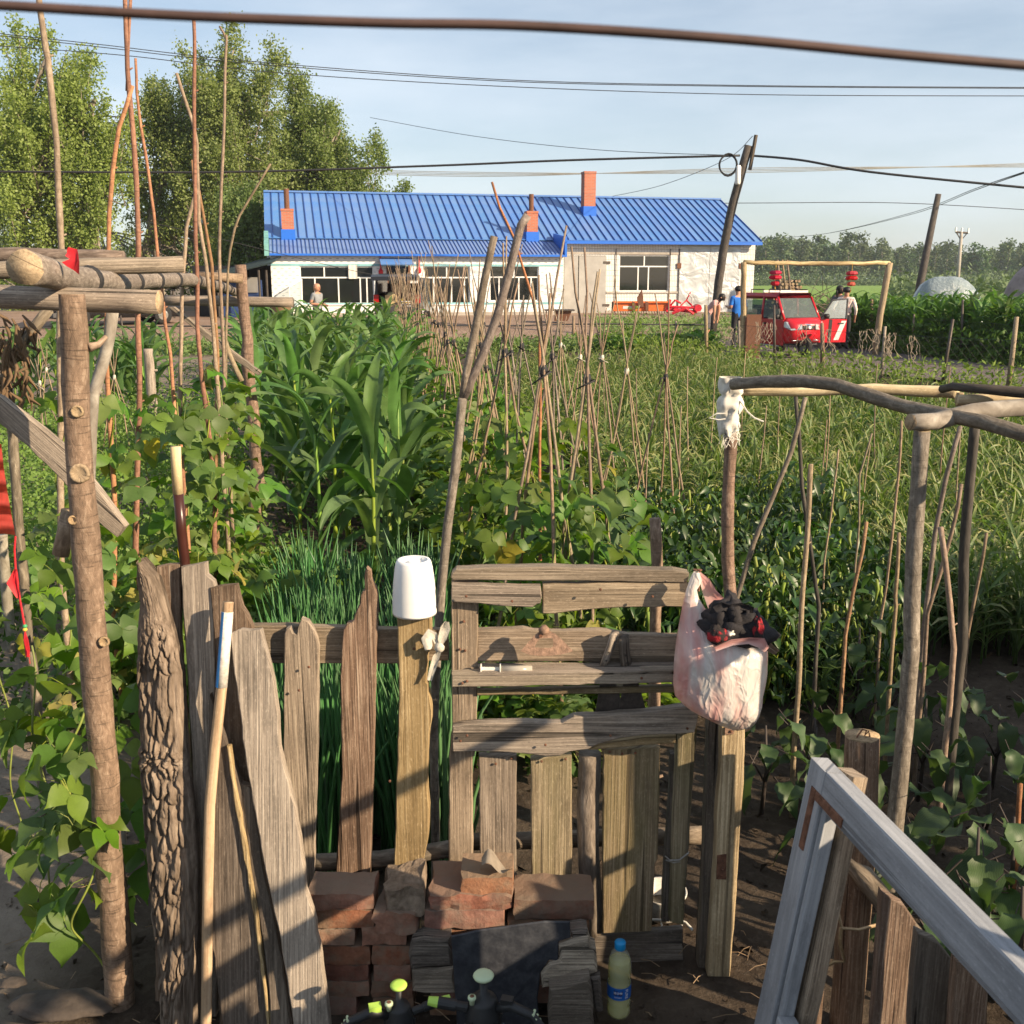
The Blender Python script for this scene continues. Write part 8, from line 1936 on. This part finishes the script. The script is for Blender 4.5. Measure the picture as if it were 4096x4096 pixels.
while y < 25:
    for x0, dx in ((.05, -.14), (.45, -.13)):
        plant_copy('bean_plant', bean_bush, x0 + dx * (y - 4.5) + r.gauss(0, .08), y + r.gauss(0, .1), r.uniform(.85, 1.1), 'bushy bean plant under the rows of tripods', 'bean plant', 'bean plants under the tripods', r.uniform(.8, 1.05))
    y += .5 if y < 12 else .7
for i in range(14): plant_copy('bean_plant', bean_bush, r.uniform(-.25, .6), r.uniform(3.9, 5.1), r.uniform(.55, .75), 'low bean plant just behind the gate', 'bean plant', 'low bean plants behind the gate', .55)
# ---------------- peppers, tomatoes
def lance(L, W, seed, fold=.2, dr=.5):
    mb = MB(); prof = [(0, .1), (.2, .75), (.42, 1), (.7, .7), (.9, .25), (1, .02)]; rows = []
    for q, wq in prof: rows.append(mb.add([V((L * q, W / 2 * wq, -L * dr * q * q + fold * W * wq)), V((L * q, 0, -L * dr * q * q)), V((L * q, -W / 2 * wq, -L * dr * q * q + fold * W * wq))]))
    for i in range(len(rows) - 1):
        for j in range(2): mb.face((rows[i] + j, rows[i] + j + 1, rows[i + 1] + j + 1, rows[i + 1] + j), [(j * .03, i * .02), (j * .03 + .03, i * .02), (j * .03 + .03, i * .02 + .02), (j * .03, i * .02 + .02)])
    return mb
pl = [lance(.085, .034, 1), lance(.07, .028, 2, .3, .9), lance(.095, .04, 3, .15, .3)]
pods = MB(); pods.m = 1; pods.tube([(0, 0, 0), (.03, 0, -.03), (.045, 0, -.09)], [.008, .009, .002], 5)
pepper_bush = [clump(900 + i, 210, .27, .66, pl + [pods] * (i % 2), 1.0, [M['pepper'], M['vine']], 'pepper_plant') for i in range(4)]
for i in range(95):
    y = r.uniform(4.6, 7.8); lo = .62 + .09 * (y - 5); x = r.uniform(lo, lo + 1.25 + .15 * (y - 5))
    plant_copy('pepper_plant', pepper_bush, x, y, r.uniform(.75, 1.1), 'dark bushy pepper plant between the bean tripods and the garlic', 'pepper plant', 'pepper plants', r.uniform(.85, 1.15))
for i in range(46):
    y = r.uniform(7.8, 15); x = r.uniform(.9 - .12 * (y - 5), .40 * y)
    plant_copy('pepper_plant', pepper_bush, x, y, r.uniform(.6, .9), 'leafy pepper plant scattered among the garlic', 'pepper plant', 'pepper plants in the garlic', r.uniform(.8, 1.1))
# ---------------- garlic
def garlic_mb(seed):
    rr = random.Random(seed); mb = MB(); n = rr.randint(6, 8); rz = rr.uniform(0, 6.28)
    for i in range(n + 2): strip(mb, (0, 0, .06 + .035 * i), rz + math.pi * (i % 2) + rr.gauss(0, .6), rr.uniform(.17, .30), rr.uniform(.013, .020), rr.uniform(.55, 1.4), rr.uniform(.2, 2.4), rr.random() * 6, 5, .2, 0, rr.gauss(0, .7))
    mb.tube([(0, 0, -.03), (0, 0, .36)], [.006, .003], 4)
    return mb
gmb = [garlic_mb(i) for i in range(8)]; gme = [q.mesh('garlic_plant', M['garlic'], smooth=True) for q in gmb]
P = []
for i in range(8600):
    y = 5.2 + 17.5 * r.random() ** 1.05; x = r.uniform(1.15 - .12 * (y - 5), .62 * y + 1.2)
    if y < 8 and x < 1.9 + .18 * (y - 5): continue
    if x > 4.7 + (22 - y) * .25: continue
    if y < 6.2 and x < 2.3 : continue
    P.append((x - .0, y))
P = [p for p in P if p[0] < .6 * p[1] + .6]; P.sort(key=lambda p: p[1])
for x, y in P[:300]: 
    s_ = r.uniform(.9, 1.3); plant_copy('garlic_plant', gme, x, y, s_, 'yellow-tipped garlic plant at the front of the garlic field', 'garlic', 'garlic plants')
def mass(name, pts, mbs, mats, label, smin, smax, zf=hz):
    VV, FF, UU, MI, n0 = [], [], [], [], 0; prep = [(np.array(q.v), q.f, q.uv, q.mi) for q in mbs]
    for x, y in pts:
        q = r.choice(prep); a = r.uniform(0, 6.28); s_ = r.uniform(smin, smax); ca, sa = math.cos(a) * s_, math.sin(a) * s_
        v = q[0]; w_ = np.stack([v[:, 0] * ca - v[:, 1] * sa + x, v[:, 0] * sa + v[:, 1] * ca + y, v[:, 2] * s_ + zf(x, y) - .03], 1)
        VV.append(w_); FF.extend(tuple(k + n0 for k in f) for f in q[1]); UU.extend(q[2]); MI.extend(q[3]); n0 += len(v)
    me = D.meshes.new(name); me.from_pydata(np.concatenate(VV).tolist(), [], FF); me.uv_layers.new(name='UVMap').data.foreach_set('uv', [c for f in UU for u in f for c in u])
    for m_ in mats: me.materials.append(m_)
    me.polygons.foreach_set('use_smooth', [True] * len(FF)); me.polygons.foreach_set('material_index', MI); o = link(name, me); o['kind'] = 'stuff'; o['label'] = label
mass('corn_field', dc[110:], [corn_joined(90 + i, True) for i in range(3)], [M['corn'], M['corn_stalk']], 'the rest of the corn field beside the drive', 1.0, 1.18)
mass('garlic_field', P[300:], gmb, [M['garlic']], 'the rest of the garlic field toward the drive', .8, 1.25)
# ---------------- onions
def onion_clump(seed):
    rr = random.Random(seed); mb = MB()
    for i in range(34):
        a, d = rr.uniform(0, 6.28), .07 * math.sqrt(rr.random()); L = rr.uniform(.38, .66); ln = rr.gauss(0, .16); la = rr.uniform(0, 6.28); b_ = V((d * math.cos(a), d * math.sin(a), -.02))
        tip = b_ + V((math.cos(la) * ln * L, math.sin(la) * ln * L, L)); mid = b_.lerp(tip, .55) + V((-math.cos(la), -math.sin(la), 0)) * ln * .12
        mb.tube([b_, b_.lerp(mid, .5), mid, mid.lerp(tip, .6), tip], [.0045, .006, .0062, .0045, .0008], 5, False)
    return mb.mesh('onion_clump', M['onion'], smooth=True)
onm = [onion_clump(i) for i in range(5)]
for i in range(100):
    y = 3.2 + 2.4 * r.random(); bed = i % 2
    x = (-.94 if bed == 0 else -.47) * (y / 5) ** .8 + r.gauss(0, .11 if bed == 0 else .065)
    plant_copy('onion_clump', onm, x, y, r.uniform(.95, 1.25), ('clump of upright green onions in the bed behind the pickets', 'clump of upright green onions in the bed beside the white pot')[bed], 'onion', ('onions behind the pickets', 'onions beside the pot')[bed])
# ---------------- eggplants
def egg_leaf(seed):
    mb = MB(); rr = random.Random(seed); L, W = .19, .125; prof = [(0, .1), (.10, .55), (.22, .9), (.34, .86), (.46, 1.0), (.6, .84), (.72, .74), (.86, .36), (1, .02)]; rows = []; dr = rr.uniform(.3, .9)
    mb.m = 1; mb.tube([(-.07, 0, .02), (0, 0, 0)], .003, 4, False); mb.m = 0
    for k, (q, wq) in enumerate(prof):
        x, z = L * q * (1 - .18 * q), -L * dr * q * q
        rows.append(mb.add([V((x, W / 2 * wq * s_, z + .16 * W * wq * abs(s_) + .012 * math.sin(q * 12 + s_ * 2 + seed) * abs(s_))) for s_ in (1, .5, 0, -.5, -1)]))
    for i in range(len(rows) - 1):
        for j in range(4): mb.face((rows[i] + j, rows[i] + j + 1, rows[i + 1] + j + 1, rows[i + 1] + j), [(j * .03 + i * .02, i * .02), (j * .03 + .03 + i * .02, i * .02), (j * .03 + .03 + i * .02, i * .02 + .02), (j * .03 + i * .02, i * .02 + .02)])
    return mb.mesh('leaf', [M['eggplant'], M['egg_stem']], smooth=True)
egl = [egg_leaf(i) for i in range(5)]
egg = [(3060, 3000, 3.6), (3250, 3060, 3.75), (3430, 2660, 4.5), (3620, 3050, 3.3), (3900, 3500, 2.75), (3760, 3560, 2.65), (3960, 3100, 3.2), (3240, 2620, 4.8), (4060, 3300, 2.9), (3560, 2740, 4.3), (3820, 2760, 4.0), (4000, 2850, 3.8), (3700, 2900, 3.7), (3380, 3120, 3.2), (4080, 3700, 2.55), (3100, 2620, 4.9)]
for k, (px_, py_, Y) in enumerate(egg):
    p = PY(px_, py_, Y); rr = random.Random(k + 50); hgt = rr.uniform(.36, .55)
    t_ = thing('eggplant_plant', 'broad-leaved eggplant plant in the shaded bed beyond the board fence' if py_ > 2900 else 'broad-leaved eggplant plant near the front edge of the garlic', 'eggplant', (p.x, Y, -.02), 0, 'eggplants in the shaded bed' if py_ > 2900 else 'eggplants before the garlic')
    mb = MB(); mb.tube([(0, 0, 0), (.01, 0, hgt * .4), (0, .01, hgt * .8)], [.009, .007, .004], 6)
    for a in (1, 3.2, 5): mb.tube([(.005, 0, hgt * .3), (.06 * math.cos(a), .06 * math.sin(a), hgt * .55)], [.005, .003], 5)
    part('stem', mb, M['egg_stem'], t_, True, False)
    for i in range(12):
        a = i * 2.4 + rr.gauss(0, .3); z = hgt * (.25 + .75 * i / 11); o = link('leaf', rr.choice(egl), t_, (.09 * math.cos(a), .09 * math.sin(a), z)); o.rotation_euler = (rr.gauss(0, .2), rr.uniform(.0, .6), a); s_ = rr.uniform(.6, 1.05) * (1 - .3 * i / 11); o.scale = (s_,) * 3
# feathery fennel clump
mb = MB(); rr = random.Random(5)
for i in range(240):
    a, d = rr.uniform(0, 6.28), rr.random() ** .5 * .16; p = V((d * math.cos(a), d * math.sin(a), rr.uniform(.02, .32))); v = V((rr.gauss(0, 1), rr.gauss(0, 1), rr.gauss(.4, 1))).normalized() * rr.uniform(.03, .07); mb.tube([p, p + v], .0012, 3, False)
q = PY(3330, 2480, 4.5); o = link('fennel', mb.mesh('fennel', M['weed_dark']), None, (q.x, 4.5, -.02)); tag(o, 'feathery fine-leaved herb clump before the eggplants', 'herb'); o.scale = (1.3,) * 3
# ---------------- ground cover
def cover(name, n, fn, size, mat_, label, asp=1.0):
    C = [fn() for _ in range(n)]; C = [c for c in C if c]
    o = link(name, leaf_cloud(name, np.array(C), size, M[mat_], (0, 0, 0), asp)); o['kind'] = 'stuff'; o['label'] = label
def peas():
    y = 4.6 + 9.5 * r.random() ** 1.2; x = r.uniform(-.52 * y - .9, -.30 * y + .35 + max(0, 6.5 - y) * .25)
    if y < 5.6 and x < -.34 * y - .55: return None
    h = .28 + .30 * (n3(x * 1.6, y * 1.6, 2) + .5); return (x, y, max(.02, h * r.random() ** .55))
cover('pea_plants', 52000, peas, .042, 'weed', 'tangled pale green pea plants at the left')
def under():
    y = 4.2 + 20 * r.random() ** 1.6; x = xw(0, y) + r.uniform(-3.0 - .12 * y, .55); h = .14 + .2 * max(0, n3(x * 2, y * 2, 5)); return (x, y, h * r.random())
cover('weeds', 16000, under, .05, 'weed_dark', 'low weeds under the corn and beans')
def verge():
    u = r.random(); q = lerp_pl(LO, u * .8); x, y = q[0] - abs(r.gauss(0, .5)), q[1] - abs(r.gauss(0, .9)); return (x, y, .45 * r.random() ** 1.6 + .02)
cover('verge_weeds', 7000, verge, .07, 'weed', 'ragged weeds along the edge of the drive', 1.8)
def verge2():
    u = r.random(); q = lerp_pl(HI, u * .75); x, y = q[0] + abs(r.gauss(.1, .6)) - .2, q[1] + r.gauss(0, .5); return (x, y, .8 * r.random() ** 1.4 + .02)
cover('roadside_weeds', 9000, verge2, .10, 'weed_dark', 'rank weeds between the drive and the corn field', 1.5)
def fencegrass():
    x = r.uniform(-14, 6); y = 29.2 + .13 * x + r.gauss(0, .55); return (x, y, (.35 + .4 * max(0, n3(x, y, 3))) * r.random() ** 1.5 + .02)
cover('fence_weeds', 12000, fencegrass, .09, 'weed', 'weeds along the wire fence before the yard', 1.6)
def yardgrass():
    x = r.uniform(3, 12); y = 37 + r.gauss(0, 2.4) + .2 * x; return (x, y, hz(x, y) + .02 + .12 * r.random() ** 2)
cover('yard_grass', 6000, yardgrass, .09, 'weed', 'thin grass in front of the silver doors', 1.6)
def tall_far():
    x = r.uniform(12.5, 40); y = r.uniform(34, 62); return (x, y, .02 + .2 * r.random() ** 2)
cover('field_margin', 14000, tall_far, .16, 'weed', 'rough grass at the edge of the green field', 1.6)
# squash vines on the far fence, small bright shrub
squ = [clump(950 + i, 60, .5, .7, [lance(.2, .2, 1, .1, .2), lance(.16, .17, 2, .1, .4)], 1.0, [M['bean']], 'squash_vine') for i in range(2)]
for i in range(12): x = 2.2 + 3.4 * r.random(); plant_copy('squash_vine', squ, x, 28.6 + .15 * x + r.gauss(0, .3), r.uniform(.7, 1.1), 'broad-leaved squash vine climbing the wire fence', 'squash', 'squash vines on the wire fence')
p = PY(2535, 1330, 30); sh_ = clump(980, 260, .3, 1.3, [lance(.09, .05, 1)], 1.0, [M['weed']], 'young_shrub'); o = link('young_shrub', sh_, None, (p.x, 30, hz(p.x, 30))); tag(o, 'bright yellow-green young shrub beside the wire fence', 'shrub')
# ---------------- wire fences
def wire_fence(label, pts, h, mesh_step, posts, bar=True, mt='bark_dark'):
    root = thing('wire_fence', label, 'fence', (pts[0][0], pts[0][1], 0)); P = [V((x, y, hz(x, y))) for x, y in pts]
    L = sum((a - c).length for a, c in zip(P, P[1:]))
    def at(s):
        for a, c in zip(P, P[1:]):
            l = (c - a).length
            if s <= l: return a.lerp(c, s / l)
            s -= l
        return P[-1].copy()
    s = 0; k = 0
    while s < L:
        p = at(s); hh = h * random.Random(k).uniform(.9, 1.35); mb = MB(); ln = random.Random(k + 9).gauss(0, .06); mb.tube([p + V((0, 0, -.1)), p + V((ln * hh * .5, 0, hh * .5)), p + V((ln * hh, 0, hh))], [.035, .03, .028] if k % 3 else [.05, .045, .04], 6, True, .1); part('post', mb, M[('bark_tan', 'grey_wood', 'iron')[k % 3]], root, True); s += posts * random.Random(k + 3).uniform(.75, 1.2); k += 1
    if bar: mb = MB(); mb.tube([at(L * i / 24) + V((0, 0, h * .92 + .02 * math.sin(i))) for i in range(25)], .022, 5); part('top_bar', mb, M['wire'], root)
    mb = MB(); n = int(L / mesh_step)
    for i in range(n):
        a, c = at(i * mesh_step), at(min(L, i * mesh_step + h * .8))
        mb.tube([a + V((0, 0, .03)), c + V((0, 0, h * .85))], .0022, 3, False); mb.tube([a + V((0, 0, h * .85)), c + V((0, 0, .03))], .0022, 3, False)
    part('wire_mesh', mb, M['wire'], root)['kind'] = 'stuff'
    mb = MB()
    for z in (.35, .85): mb.tube([at(L * i / 30) + V((0, 0, h * z)) for i in range(31)], .004, 3, False)
    part('strand', mb, M['wire'], root)['kind'] = 'stuff'
    return at, L
wire_fence('low wire mesh fence with dark top bar between garden and yard', [(-16, 27.6), (-4, 29.2), (5.6, 30.4)], .75, .16, 3.2)
at_, L_ = wire_fence('leaning wire fence with thin posts along the garden side of the drive', [(4.9, 26), (7.6, 20.6), (9.2, 18.6), (14, 11.5)], 1.05, .18, 1.5, False)
wire_fence('wire fence in front of the corn field across the drive', [(10.4, 30), (11.9, 23.4), (16, 16.5)], 1.1, .18, 2.4, False)
r = random.Random(77); mb = MB()
for i in range(16):
    p = at_(r.uniform(.5, L_ * .75)); z0 = r.uniform(.85, 1.05)
    for j in range(5):
        q = p + V((r.gauss(0, .06), 0, z0)); P = [q]
        for s_ in range(5): P.append(P[-1] + V((r.gauss(0, .05), r.gauss(0, .03), -r.uniform(.05, .13))))
        mb.tube(P, .006, 4, False)
struct('withered_tendrils', mb, plain('tendril', (.34, .28, .21), .9), kind='stuff', label='withered grey vines hanging on the drive fence')
# ---------------- unseen leafy shrub, added to shade the eggplant bed
C = []; rr = random.Random(8)
for i in range(900):
    c = V((rr.uniform(4.1, 6.0), rr.uniform(1.3, 4.2), rr.uniform(.25, 1.75)))
    for k in range(16): C.append(c + V((rr.gauss(0, .11), rr.gauss(0, .11), rr.gauss(0, .11))))
sr = thing('shade_shrub', 'dense unseen shrub added to shade the eggplant bed', 'shrub', (5, 2.7, 0)); link('foliage', leaf_cloud('foliage', np.array(C), .11, M['weed_dark'], (5, 2.7, 0)), sr)
mb = MB()
for i in range(14): mb.tube([(5 + rr.uniform(-.4, .4), 2.7 + rr.uniform(-.6, .6), -.05), (5 + rr.uniform(-.9, .9), 2.7 + rr.uniform(-1.3, 1.3), 1.5)], [.02, .008], 6)
part('stem', mb, M['bark_grey'], sr, True)['kind'] = 'stuff'
# ---------------- evening haze over the plain
mb = MB(); mb.box((0, 700, 10.5), (2600, 2400, 23.1)); hzm = D.materials.new('haze'); hzm.use_nodes = True; t = hzm.node_tree
for n_ in list(t.nodes):
    if n_.type == 'BSDF_PRINCIPLED': t.nodes.remove(n_)
pv_ = N(t, 'VolumePrincipled', Density=.0003); pv_.inputs['Color'].default_value = (.80, .88, 1, 1); pv_.inputs['Anisotropy'].default_value = .2
t.links.new(pv_.outputs[0], t.nodes['Material Output'].inputs['Volume']); struct('haze', mb, hzm, kind='stuff', label='pale evening haze in the air over the fields')
